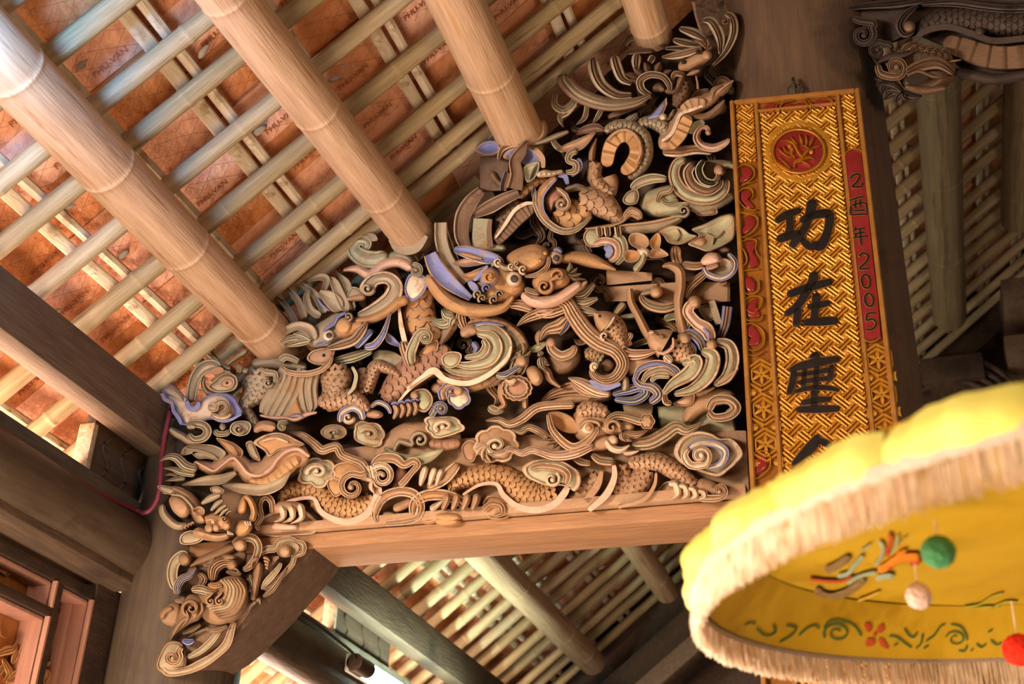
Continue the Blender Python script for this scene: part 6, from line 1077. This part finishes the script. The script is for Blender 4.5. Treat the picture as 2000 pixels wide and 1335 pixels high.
for l in ([(160, 100, 4), (215, 110, 10), (262, 80, 10), (262, 20, 8)], [(165, 150, 4), (220, 120, 10), (280, 130, 10), (275, 180, 8), (240, 210, 6)], [(165, 230, 5), (190, 270, 10), (270, 270, 10), (285, 230, 6)], [(170, 300, 5), (225, 290, 10), (290, 340, 10), (290, 420, 10), (230, 460, 10), (170, 440, 5)], [(180, 480, 4), (240, 490, 10), (295, 460, 6)], [(215, 1100, 4), (270, 1080, 10), (325, 1100, 10), (330, 1180, 10), (270, 1240, 10), (215, 1260, 5)], [(210, 1130, 4), (225, 1160, 9), (255, 1165, 6)], [(180, 205, 4), (230, 225, 8), (245, 200, 5)]): S('gilt_scroll', l, 8, .008, .012, 'round', 'y', cap=(0, 0))
# tortoise-shell hexagons
figure('hexagon_relief', 'gilded hexagon lattice in the plaque border')
def hexes(ca, cb, k, n, s=1):
    for i in range(n):
        cy = cb + i * k * 1.0
        pts = [(0, -.46), (.42, -.22), (.42, .22), (0, .46), (-.42, .22), (-.42, -.22), (0, -.46)]
        for f, wd in ((1, .07), (.72, .06)):
            vs, fs = [], []
            for j in range(6):
                p, q = pts[j], pts[j + 1]; a = PL(ca + p[0] * k * f * .82, cy + p[1] * k * f, 0); b = PL(ca + q[0] * k * f * .82, cy + q[1] * k * f, 0); d = (b - a).normalized(); nn = d.cross(PN)
                i0 = len(vs)
                for e in (a, b):
                    for (sx, h) in ((-1, -.006), (-.6, .004), (.6, .004), (1, -.006)): vs.append(e + nn * sx * wd * k * .5 + PN * h)
                for t in range(3): fs.append([i0 + t, i0 + t + 1, i0 + 4 + t + 1, i0 + 4 + t])
            emit('hexagon', vs, fs, ['gold_leaf'], None, 30)
        vs, fs = [], []
        for j in range(6):
            an = j * math.pi / 3; i0 = len(vs)
            for (r_, w_, h) in ((.02, .03, .004), (.16, .045, .006), (.27, .01, .002)):
                for sx in (-1, 1): vs.append(PL(ca + k * (r_ * math.sin(an) + sx * w_ * math.cos(an)), cy + k * (r_ * math.cos(an) - sx * w_ * math.sin(an)), h))
            fs += [[i0, i0 + 1, i0 + 3, i0 + 2], [i0 + 2, i0 + 3, i0 + 5, i0 + 4]]
        emit('rosette', vs, fs, ['gold_leaf'], None, 30)
        for sx in (-1, 1):
            vs = [PL(ca + sx * k * .40, cy + k * .5, .004), PL(ca + sx * k * .20, cy + k * .42, .002), PL(ca + sx * k * .16, cy + k * .5, .005), PL(ca + sx * k * .20, cy + k * .58, .002), PL(ca + sx * k * .42, cy + k * .36, .004), PL(ca + sx * k * .42, cy + k * .64, .004)]
            emit('half_rosette', vs, [[0, 1, 2], [0, 2, 3], [0, 4, 1], [0, 3, 5]], ['gold_leaf'], None, 30)
a_, b_ = pab(1476, 733); a2, b2 = pab(1481, 800); hexes(PW * .118, b_, (b2 - b_), 3)
a_, b_ = pab(1702, 704); a2, b2 = pab(1708, 772); hexes(PW * .915, b_, (b2 - b_), 6)
# red cartouche with the date
figure('date_cartouche', 'dark red cartouche with the date on the plaque right edge')
F(1400, 140, 3.1786)
B('cartouche', [(786, 520), (815, 495), (850, 485), (890, 490), (902, 520), (925, 720), (950, 960), (975, 1200), (1000, 1400), (1020, 1660), (995, 1650), (960, 1668), (905, 1660), (895, 1640), (870, 1400), (845, 1180), (820, 900), (800, 700)], .005, .011, 'flat', 'R', (900, 1080), sm=False)
S('cartouche_edge', [(780, 530, 8), (815, 490, 10), (850, 478, 12), (892, 486, 10), (905, 510, 8)], 10, .009, .012, 'round', 'y'); S('cartouche_edge', [(895, 1645, 8), (935, 1672, 12), (975, 1672, 12), (1020, 1645, 8)], 10, .009, .012, 'round', 'y')
def ink(name, strokes, wd, hh=.009):
    for l in strokes:
        S(name, l, wd + 7, hh - .002, .006, 'flat', 'f'); S(name, l, wd, hh, .006, 'flat', 'K')
def pl(*p): return list(p)
ink('date_character', [pl((822, 665), (850, 640), (888, 640), (868, 685), (840, 712), (895, 712), (906, 688))], 12)
ink('date_character', [pl((822, 800), (860, 785), (915, 772)), pl((832, 832), (828, 890)), pl((835, 830), (920, 815), (932, 885)), pl((862, 795), (855, 850)), pl((888, 790), (890, 840)), pl((830, 888), (932, 882)), pl((845, 862), (920, 858))], 11)
ink('date_character', [pl((862, 965), (850, 990)), pl((850, 980), (920, 970)), pl((850, 1005), (918, 995)), pl((845, 1030), (935, 1018)), pl((888, 975), (895, 1080)), pl((862, 1005), (862, 1030))], 11)
ink('date_digit', [pl((880, 1150), (905, 1125), (938, 1140), (930, 1175), (885, 1222), (950, 1218))], 12)
def zero(cx, cy, rx=26, ry=42): return [pl(*[(cx + rx * math.cos(t * math.pi / 8) + 4 * math.sin(t * math.pi / 8), cy + ry * math.sin(t * math.pi / 8)) for t in range(17)])]
ink('date_digit', zero(925, 1300), 12); ink('date_digit', zero(945, 1415, 27, 40), 12)
F(1400, 540, 3.1786)
ink('date_digit', [pl((990, 225), (935, 230), (930, 270), (965, 262), (990, 290), (965, 325), (922, 328))], 12)
# large brush characters
F(1400, 140, 3.1786)
def brush(name, lab, ls):
    figure(name, lab)
    for l in ls: S('brush_stroke', [(x, y, w_ + 9) for x, y, w_ in l], 40, .010, .016, 'flat', 'f')
    for l in ls: S('brush_stroke', l, 40, .0125, .016, 'flat', 'K')
brush('brush_character', 'topmost black brush character', [[(362, 930, 36), (430, 890, 52), (525, 855, 36)], [(450, 890, 46), (455, 960, 50), (440, 1020, 46)], [(370, 1045, 44), (440, 1020, 56), (540, 990, 34)], [(585, 790, 84), (590, 820, 70), (575, 880, 54), (545, 970, 52), (480, 1060, 50), (455, 1095, 34)], [(515, 930, 40), (600, 890, 54), (690, 880, 56), (700, 910, 56), (685, 1000, 54), (640, 1080, 66), (590, 1060, 40)], [(520, 1030, 40), (570, 1080, 50), (620, 1085, 40)]])
F(1400, 540, 3.1786)
brush('brush_character', 'second black brush character from the top', [[(590, -30, 84), (600, 10, 60), (560, 90, 54), (500, 180, 50), (420, 240, 36)], [(435, 115, 44), (560, 70, 56), (720, 28, 44)], [(500, 170, 44), (500, 240, 50), (490, 315, 44)], [(560, 190, 36), (640, 175, 46), (705, 158, 34)], [(620, 100, 60), (612, 190, 50), (600, 280, 48)], [(530, 285, 40), (640, 278, 56), (755, 272, 48)]])
brush('brush_character', 'third black brush character from the top', [[(595, 470, 76), (605, 490, 80), (600, 520, 60)], [(445, 585, 26), (520, 555, 50), (640, 530, 56), (765, 508, 40)], [(480, 580, 36), (470, 650, 44), (445, 735, 34)], [(490, 610, 28), (600, 595, 34), (730, 570, 34)], [(545, 560, 30), (535, 690, 34)], [(620, 550, 34), (610, 720, 40)], [(715, 545, 36), (700, 650, 40)], [(500, 660, 28), (600, 640, 34), (700, 630, 32)], [(480, 715, 26), (580, 690, 34), (690, 690, 34), (760, 705, 26)], [(600, 700, 44), (605, 770, 46), (600, 830, 44)], [(520, 785, 34), (620, 765, 44), (710, 760, 34)], [(490, 825, 38), (620, 822, 50), (765, 818, 40)]])
brush('brush_character', 'lowest black brush character, half hidden by the parasol', [[(640, 985, 50), (590, 1050, 70), (530, 1110, 56), (465, 1170, 24)], [(610, 1000, 40), (670, 1030, 46), (715, 1050, 26)], [(560, 1160, 40), (700, 1140, 44)], [(500, 1240, 40), (620, 1220, 50), (760, 1210, 40)], [(620, 1150, 40), (620, 1230, 40)]])
Z.plane = None
# hanging hook
HK = empty('iron_hook', label='small iron nail and ring holding the gold plaque', cat='hook')
c = P(1551, 178, -.13)
path_tube('nail', [(c.x, -.13, c.z + .03), (c.x, .05, c.z + .04)], .006, 'iron', HK, seg=8); path_tube('hook_shank', [(c.x, -.135, c.z + .045), (c.x + .002, -.15, c.z + .01), (c.x, -.14, c.z - .025)], .005, 'iron', HK, seg=8)
path_tube('ring', [(c.x + .018 * math.cos(t * .5236), -.142, c.z - .005 + .018 * math.sin(t * .5236)) for t in range(13)], .0028, 'iron', HK, seg=6)
# ================================================================== CARVED BEAM END RIGHT OF THE COLUMN
CB = empty('carved_beam_end', label='dark carved beam with a dragon head right of the column top', cat='wood carving')
thing(CB); Z.base = .02; F(1640, 0, 2.67)
figure('beam_body')
B('beam_body', [(10, 50), (120, 25), (480, -10), (1000, -60), (1200, -60), (1200, 380), (961, 420), (780, 430), (690, 390), (610, 340), (560, 250), (420, 190), (330, 185), (220, 240), (110, 240), (60, 170), (55, 90)], .02, .12, 'flat', 'd', (600, 120), sm=False)
S('top_ledge', [(8, 50, 12), (150, 30, 40), (300, 18, 50), (460, -6, 50)], 40, .07, .08, 'g2', 'd', cap=(0, 1)); S('top_moulding', [(420, 20, 30), (600, 10, 60), (760, 30, 64), (900, 40, 64), (1100, 30, 60)], 60, .08, .08, 'g3', 'd')
C('corner_scroll', [(60, 90, 30), (110, 110, 44), (180, 120, 44)], 120, 180, 60, -40, 1.2, 44, 20, .09, .08, 'rim', 'd', knob=18); C('corner_scroll', [(280, 250, 30), (250, 230, 40)], 200, 265, 50, -40, -1.2, 36, 16, .085, .07, 'rim', 'd', knob=16)
S('horn', [(410, 28, 14), (345, 75, 46), (315, 130, 52), (340, 175, 50), (390, 155, 36)], 46, .10, .08, 'g2', 'dd', cap=(0, 1)); D('horn_knob', 362, 140, 34, .11, .07, 'n')
SC('back', [(415, 175, 80), (500, 115, 110), (640, 100, 130), (800, 115, 140), (1000, 120, 140), (1150, 110, 140)], 120, .08, .08, 40, 'dd', 1); S('back_edge', [(385, 225, 24), (440, 165, 36), (560, 140, 36), (690, 175, 36), (800, 212, 36), (961, 200, 36), (1150, 180, 36)], 34, .10, .07, 'flat', 'd'); D('edge_boss', 730, 165, 26, .11, .05, 'd')
S('belly', [(540, 220, 90), (640, 250, 120), (760, 290, 130), (900, 300, 130), (1150, 270, 130)], 120, .06, .07, 'flat', 'n', ripple=(86, .012)); S('lower_edge', [(600, 370, 40), (700, 395, 60), (820, 412, 60), (961, 390, 56), (1150, 350, 50)], 56, .08, .08, 'round', 'd')
figure('beam_dragon_head', 'dim dragon head with open mouth carved on the dark beam')
B('muzzle', [(320, 400), (390, 350), (500, 310), (600, 385), (575, 440), (490, 485), (390, 480), (330, 450)], .12, .12, 'dome', 'n'); S('upper_jaw', [(340, 380, 40), (430, 340, 70), (520, 330, 70), (600, 385, 30)], 60, .15, .08, 'g2', 'n'); S('lower_jaw', [(340, 450, 30), (440, 470, 50), (560, 460, 30)], 44, .15, .08, 'round', 'n'); B('mouth', [(350, 410), (400, 375), (470, 395), (430, 430), (370, 440)], .155, .02, 'flat', 'k'); S('lip', [(350, 400, 10), (410, 372, 20), (490, 400, 16), (540, 400, 6)], 16, .162, .03, 'round', 'n')
for i in range(6): S('brow_spike', [(330 + 40 * i, 270 + 4 * i, 30), (350 + 40 * i, 245 + 4 * i, 40), (400 + 34 * i, 230 + 14 * i, 24), (395 + 32 * i, 275 + 8 * i, 10)], 34, .13, .07, 'g2', 'n')
C('eye_curl', [(200, 330, 30), (210, 380, 44), (270, 400, 44)], 290, 350, 52, 60, -1.2, 40, 18, .14, .08, 'rim', 'n', knob=20); S('brow', [(200, 330, 20), (260, 300, 46), (340, 290, 40), (420, 250, 16)], 40, .13, .07, 'round', 'd'); tuft('mane', (330, 480), [(230, 520), (290, 535), (350, 520), (430, 500), (210, 480), (200, 440)], 50, .10, .06, 'g3', 'd'); tuft('mane', (240, 430), [(180, 410), (190, 450), (220, 490), (170, 300)], 44, .10, .06, 'g3', 'd'); S('fang', [(560, 325, 16), (600, 318, 16), (635, 312, 4)], 14, .12, .04, 'round', 'o', cap=(1, 0))
Z.base = .05
# rear truss blocks, right
for (x0, y0, x1, y1, lab) in ((1953, 545, 2030, 592, 'dim brown timber end behind the parasol at the right edge'), (1960, 655, 2040, 700, 'lower dim brown timber end behind the parasol at the right edge'), (1795, 700, 1925, 735, 'dark timber block behind the column right of the plaque')):
    a = P(x0, y0, 3.45); b = P(x1, y1, 3.45); tag(box('truss_block', a.x, b.x, 3.45, 3.9, b.z, a.z, 'timber_y' if x0 > 1900 else 'timber_dark', bev=.01), lab, 'timber')
a = P(1860, 800, 3.5)
AR = empty('carved_arch', label='dark nested arch carving of the rear frame behind the parasol', cat='wood carving')
for k in range(4): path_tube('arch_moulding', [P(1770 - 12 * k, 800, 3.5), P(1800 - 6 * k, 762 - 12 * k, 3.5), P(1870, 742 - 16 * k, 3.5), P(1940 + 8 * k, 770 - 12 * k, 3.5), P(1960 + 10 * k, 800, 3.5)], .018, 'timber_dark', AR, seg=8)
# carved foliage on the shutter board seen through the window lattice
thing(W); Z.plane = (Vector((-1.172, 0, 0)), Vector((1, 0, 0))); F(0, 1060, 4.855); mat('shutter_leaf', '#b07c48', '#c9995f', '#8f5f30', scale=12, rough=.55, bump=.3); AB['s'] = 'shutter_leaf'
figure('shutter_foliage', 'carved leaf scrolls on the orange shutter board')
for l, w_ in (([(-40, 1060, 40), (60, 1020, 90), (130, 1000, 70), (160, 950, 10)], 80), ([(20, 1090, 20), (60, 1160, 70), (90, 1240, 70), (40, 1310, 30)], 60), ([(110, 1150, 20), (140, 1080, 70), (170, 1010, 20)], 60), ([(190, 1060, 30), (220, 990, 70), (270, 880, 20)], 60), ([(60, 1335, 40), (130, 1260, 90), (210, 1180, 20)], 80), ([(-20, 1250, 30), (10, 1200, 60), (40, 1140, 20)], 50), ([(420, 1335, 30), (450, 1240, 80), (425, 1190, 10)], 70), ([(440, 1170, 40), (460, 1120, 40)], 40), ([(60, 1300, 30), (110, 1310, 50), (160, 1290, 30)], 40), ([(190, 330, 8), (230, 370, 16), (280, 350, 16), (270, 410, 8)], 14), ([(20, 760, 8), (10, 860, 16), (60, 900, 10)], 14), ([(560, 560, 8), (575, 620, 14), (560, 670, 8)], 12), ([(0, 240, 60), (60, 270, 70), (80, 310, 30)], 60)):
    S('leaf', l, w_, .03, .03, 'g2', 's', cap=(1, 0))
Z.plane = None
# ================================================================== CEREMONIAL PARASOL
mat('silk_outer_lit', '#d2be52', '#dccb6a', '#c4ac3c', scale=5, rough=.55, bump=.4, bscale=9, patch=.55, patchscale=4, bdist=.02, spec=.3)  # brighter copy of the silk: light on the outside put into the colour
mat('silk_inner_shaded', '#bd9116', '#c79e24', '#ac8210', scale=5, rough=.5, bump=.3, bscale=9, patch=.55, patchscale=4, bdist=.02, spec=.35)  # darker copy of the silk: shade on the underside put into the colour
_b = MATS['silk_inner_shaded'].node_tree.nodes['Principled BSDF']
mat('fringe_cream', '#d9b894', '#efdcc2', '#c9a06a', scale=40, rough=.7, bump=0, patch=.56, patchscale=30)
mat('trim_cream', '#a8917c', '#b5a08c', scale=30, rough=.6, bump=.2)
mat('paint_green', '#2f5a2c', '#3d6a36', scale=20, rough=.6, bump=0); mat('paint_red', '#b0431c', '#c2552a', scale=20, rough=.6, bump=0); mat('paint_brown', '#6d5030', '#9a7a4a', scale=60, rough=.6, bump=0); mat('paint_grey', '#93a07c', '#a7b08a', scale=20, rough=.6, bump=0); mat('paint_orange', '#dd8a1e', '#e0761e', scale=20, rough=.6, bump=0); mat('paint_pale', '#cfa43a', '#d3a83a', scale=20, rough=.6, bump=0); mat('paint_dim', '#a9a535', '#b3ad3f', scale=20, rough=.6, bump=0)
mat('wool_green', '#3f7a4a', '#55955e', scale=60, rough=.95, bump=.9, bscale=120); mat('wool_pink', '#dcb7a4', '#ecccbc', scale=60, rough=.95, bump=.9, bscale=120); mat('wool_red', '#d8230f', '#ea3a1c', scale=60, rough=.95, bump=.9, bscale=120)
UK = 1.75 / .9
UN = Vector((math.sin(-.065), math.sin(-.09), 1)).normalized(); UE1 = Vector((0, 1, 0)).cross(UN).normalized(); UE2 = UN.cross(UE1)
UO = CAM + ray(1800, 1100) * 1.75; UR = 0.3639 * UK; UC = UO + UE1 * 0.19293 * UK + UE2 * 0.08496 * UK
NR = 24; VH = .056
def UP(a, r, h): return UC + UE1 * (r * math.cos(a)) + UE2 * (r * math.sin(a)) + UN * h
UA0 = math.atan2((CAM - UC).dot(UE2), (CAM - UC).dot(UE1))
PA = empty('ceremonial_parasol', label='yellow silk ceremonial parasol with cream fringe in the foreground', cat='parasol'); 
# valance panels, each billowing between two ribs
_q = PPL(1733, 930, UC, UN) - UC; PH0 = math.atan2(_q.dot(UE2), _q.dot(UE1))
for k in range(NR):
    a0 = PH0 + 2 * math.pi * k / NR; a1 = PH0 + 2 * math.pi * (k + 1) / NR; nu, nv = 12, 8; vs, fs = [], []; rr2 = random.Random(k)
    for sd in (0, 1):
        for i in range(nu + 1):
            for j in range(nv + 1):
                u, v = i / nu, j / nv; a = a0 + (a1 - a0) * u; bulge = math.sin(math.pi * u) ** .85
                r = UR + .022 * bulge * math.sin(math.pi * min(1, v * 1.05)) ** .8 - .012 * v * v - .006 * (math.exp(-(u / .07) ** 2) + math.exp(-((1 - u) / .05) ** 2)) * v + .008 * math.sin(11 * u * (1 - .4 * v) + 4 * v + k * 2.1) * v + .003 * math.sin(25 * u + 3 * k)
                h = VH * v * (1 + .12 * bulge * v) + .002 * math.sin(7 * u + k)
                vs.append(UP(a, r - sd * .004, h))
    q = lambda i, j, s: s * (nu + 1) * (nv + 1) + i * (nv + 1) + j
    for i in range(nu):
        for j in range(nv):
            fs.append([q(i, j, 0), q(i + 1, j, 0), q(i + 1, j + 1, 0), q(i, j + 1, 0)]); fs.append([q(i, j, 1), q(i, j + 1, 1), q(i + 1, j + 1, 1), q(i + 1, j, 1)])
    mk('valance_panel', vs, fs, 'silk_outer_lit', PA, ang=60)
# canopy: top and underside
vs, fs = [], []; rings = [(1.0, VH), (.985, VH * 1.0), (.90, VH + .0281), (.7, VH + .0285), (.45, VH + .029), (.2, VH + .0295), (.03, VH + .03)]; SG = NR * 6
for sd in (0, 1):
    for (f, h) in rings:
        for s in range(SG):
            a = 2 * math.pi * s / SG; b = abs(math.sin(a * NR / 2)) ** .6
            vs.append(UP(a, (UR - .014) * f, h + sd * .003 + .0015 * math.sin(5 * a + 9 * f) * f))
M = len(rings)
for sd in (0, 1):
    for i in range(M - 1):
        for s in range(SG): fs.append([(sd * M + i) * SG + s, (sd * M + i) * SG + (s + 1) % SG, (sd * M + i + 1) * SG + (s + 1) % SG, (sd * M + i + 1) * SG + s])
mk('canopy', vs, fs, 'silk_inner_shaded', PA, ang=60)
path_tube('pole', [UC + UN * (VH + .07), UC + UN * -1.6], .014, 'gold_deep', PA, seg=12)
# trim band
ring = []
vs, fs = [], []
for s in range(160):
    a = 2 * math.pi * s / 160
    for (dr, h) in ((.004, -.006), (.007, .0), (.006, .012), (-.006, .012), (-.006, -.006)): vs.append(UP(a, UR + dr, h))
for s in range(160):
    for k in range(5): fs.append([s * 5 + k, s * 5 + (k + 1) % 5, ((s + 1) % 160) * 5 + (k + 1) % 5, ((s + 1) % 160) * 5 + k])
mk('trim_band', vs, fs, 'trim_cream', PA, ang=40)
# fringe threads
rf = random.Random(5); vs, fs = [], []; NS = 1900; FL = .050
for layer in range(2):
    for s in range(NS):
        a = 2 * math.pi * (s + rf.random()) / NS; r = UR + (.003 if layer else -.002) + rf.uniform(-.002, .002); da = rf.uniform(-.0035, .0035); dr = rf.uniform(-.004, .006); L = FL * rf.uniform(.9, 1.06); i0 = len(vs); wd = .0011 / UR
        for (t, f) in ((0, 1), (.5, 1), (1, .8)):
            aa = a + da * t * t; r2 = r + dr * t * t
            vs += [UP(aa - wd * f, r2, -L * t), UP(aa + wd * f, r2, -L * t), UP(aa, r2 + .0018, -L * t)]
        for t in range(2):
            for e in range(3): fs.append([i0 + t * 3 + e, i0 + t * 3 + (e + 1) % 3, i0 + t * 3 + 3 + (e + 1) % 3, i0 + t * 3 + 3 + e])
o = mk('fringe', vs, fs, 'fringe_cream', PA, ang=0); o['kind'] = 'stuff'
# painted ornament: inner far valance and underside of the canopy (thin paint on the cloth)
LB = .105  # the inner lining leans in by this much over its height
def lining_r(h): return UR - .010 - LB * UR * max(0, h) / (VH + .026)
def far_wall(p, h):
    d = ray(*p); lo, hi = 0.6, 6.0
    def g(t):
        q = CAM + d * t - UC; return math.hypot(q.dot(UE1), q.dot(UE2)) - lining_r(q.dot(UN)) + h
    # the outer of the two crossings lies on the far side
    ts = [0.6 + i * .01 for i in range(500)]; best = None
    for i in range(len(ts) - 1):
        if g(ts[i]) < 0 <= g(ts[i + 1]): best = (ts[i], ts[i + 1])
    if best is None: return CAM + d * 2.4
    lo, hi = best
    for _ in range(24):
        m_ = (lo + hi) / 2
        if g(m_) < 0: lo = m_
        else: hi = m_
    return CAM + d * lo
vs, fs = [], []
for (h_,) in ((0,), ((VH + .026) * .5,), (VH + .026,)):
    for s_ in range(SG): vs.append(UP(2 * math.pi * s_ / SG, lining_r(h_), h_))
for i in range(2):
    for s_ in range(SG): fs.append([i * SG + s_, i * SG + (s_ + 1) % SG, (i + 1) * SG + (s_ + 1) % SG, (i + 1) * SG + s_])
mk('lining_band', vs, fs, 'silk_inner_shaded', PA, ang=60)
def under(p, h): return PPL(p[0], p[1], UC + UN * (VH + .0255 - h), UN)
_PT = PT
def PT(p, h):
    if getattr(Z, 'map', None): return Z.map(p, h)
    return _PT(p, h)
AB.update({'1': 'paint_green', '2': 'paint_red', '3': 'paint_brown', '4': 'paint_grey', '5': 'paint_orange', '6': 'paint_pale', '7': 'paint_dim', '8': 'ink_black'})
thing(PA); F(1560, 1000, 3.984); Z.map = far_wall
figure('border_scroll', 'green scrolls and red flower painted inside the parasol rim')
def paint(name, l, wd, m, h=.0035): S(name, l, wd, h, .002, 'flat', m, cap=(1, 1))
for l in ([(0, 960), (70, 900), (130, 880), (160, 910)], spiral(300, 940, 110, 150, 1.5, 16, 10, .25, sy=.75), [(195, 900), (240, 850), (320, 840), (430, 880), (490, 965)], [(700, 962), (760, 970), (830, 1020), (880, 1055)], [(770, 1020), (740, 1040)], [(820, 900), (860, 960), (900, 970), (920, 930)], [(910, 1060), (950, 1020), (965, 940)], [(985, 1005), (1050, 960), (1100, 890), (1140, 870)], [(1180, 870), (1260, 890), (1300, 950), (1310, 1000)], spiral(1220, 985, 80, 190, 1.3, 14, 8, .3, sy=.8), [(1310, 1030), (1290, 1080), (1240, 1075)], [(1380, 1020), (1420, 1050), (1460, 1020)], [(1490, 990), (1540, 1030), (1580, 1010)], [(1470, 935), (1510, 910)], [(970, 1060), (1010, 1035)], [(1340, 1080), (1355, 1060)], [(-150, 1010), (-60, 960), (-20, 900), (-100, 880)], [(-330, 900), (-250, 960), (-180, 930), (-200, 870)], [(-420, 880), (-380, 860), (-330, 870)]): paint('scroll', l, 14, '1')
for o_ in ([(510, 865), (555, 862), (570, 910), (545, 935), (520, 900)], [(605, 905), (655, 868), (665, 920), (625, 940)], [(530, 985), (590, 990), (585, 1035), (525, 1040)], [(620, 985), (660, 990), (700, 1060), (650, 1045)], [(580, 940), (600, 935), (606, 960), (586, 968)]): B('flower_petal', o_, .0035, .002, 'flat', '2')
Z.map = under
figure('painted_dragon', 'brown and orange dragon painted on the parasol underside')
for l, wd, m in (([(140, 590), (170, 640), (260, 660), (380, 620), (470, 560), (510, 520)], 60, '3'), ([(200, 460), (290, 420), (400, 350)], 60, '3'), ([(80, 520), (150, 530), (250, 540), (340, 535), (420, 500)], 22, '2'), ([(300, 500), (380, 480), (430, 420), (500, 340)], 34, '4'), ([(380, 560), (450, 510), (540, 480), (600, 470)], 28, '4'), ([(600, 520), (680, 500), (740, 500)], 44, '4'), ([(480, 310), (560, 250)], 16, '4'), ([(620, 230), (655, 270), (640, 350), (590, 420)], 26, '4'), ([(695, 170), (720, 220), (690, 300), (690, 350)], 34, '2'), ([(770, 180), (760, 250), (720, 320)], 16, '4'), ([(840, 190), (780, 250), (750, 300)], 12, '6'), ([(620, 460), (690, 420), (780, 360), (880, 350), (940, 350)], 60, '5'), ([(760, 330), (840, 295)], 24, '5'), ([(860, 410), (920, 390), (950, 385)], 40, '2'), ([(680, 440), (740, 430)], 24, '2'), ([(850, 320), (862, 325)], 16, '8'), ([(840, 355), (850, 360)], 18, '8'), ([(270, 730), (350, 730), (420, 700)], 22, '6'), ([(460, 690), (540, 660), (630, 620)], 20, '6'), ([(1150, 770), (1250, 780), (1330, 760), (1450, 740), (1560, 740)], 20, '7'), ([(1280, 740), (1400, 720), (1500, 660), (1590, 630)], 16, '7'), ([(1400, 830), (1480, 760), (1600, 700), (1700, 700)], 16, '7')): paint('dragon_stroke', l, wd, m, .003)
Z.map = None
# pompoms hanging inside the rim
def pompom(name, x, y, depth, r, m, lab, sy=1.0):
    c = PPL(x, y, UC + UN * (VH - depth), UN); r *= proj(c)[2]; bm = bmesh.new(); bmesh.ops.create_icosphere(bm, subdivisions=4, radius=r); rp = random.Random(int(x))
    for v in bm.verts: v.co = v.co * rp.uniform(.94, 1.05); v.co.z *= sy
    me = bpy.data.meshes.new(name); bm.to_mesh(me); bm.free(); me.materials.append(MATS[m])
    for p in me.polygons: p.use_smooth = True
    o = bpy.data.objects.new(name, me); COL.objects.link(o); o.location = c; tag(o, lab, 'pompom')
    t = (UC + UN * VH - c).dot(UN) / UN.z
    path_tube('string', [(0, 0, r * .8), (0, 0, max(t, r * 2))], .0015, 'fringe_cream', o, seg=6)
    return o
pompom('wool_pompom', 1833, 1077, .045, .0130, 'wool_green', 'green wool pompom hanging inside the parasol'); pompom('wool_pompom', 1794, 1163, .05, .0098, 'wool_pink', 'pale pink pompom below the green one inside the parasol', 1.08); pompom('wool_pompom', 1990, 1268, .085, .0124, 'wool_red', 'bright red pompom at the lower right corner of the picture')
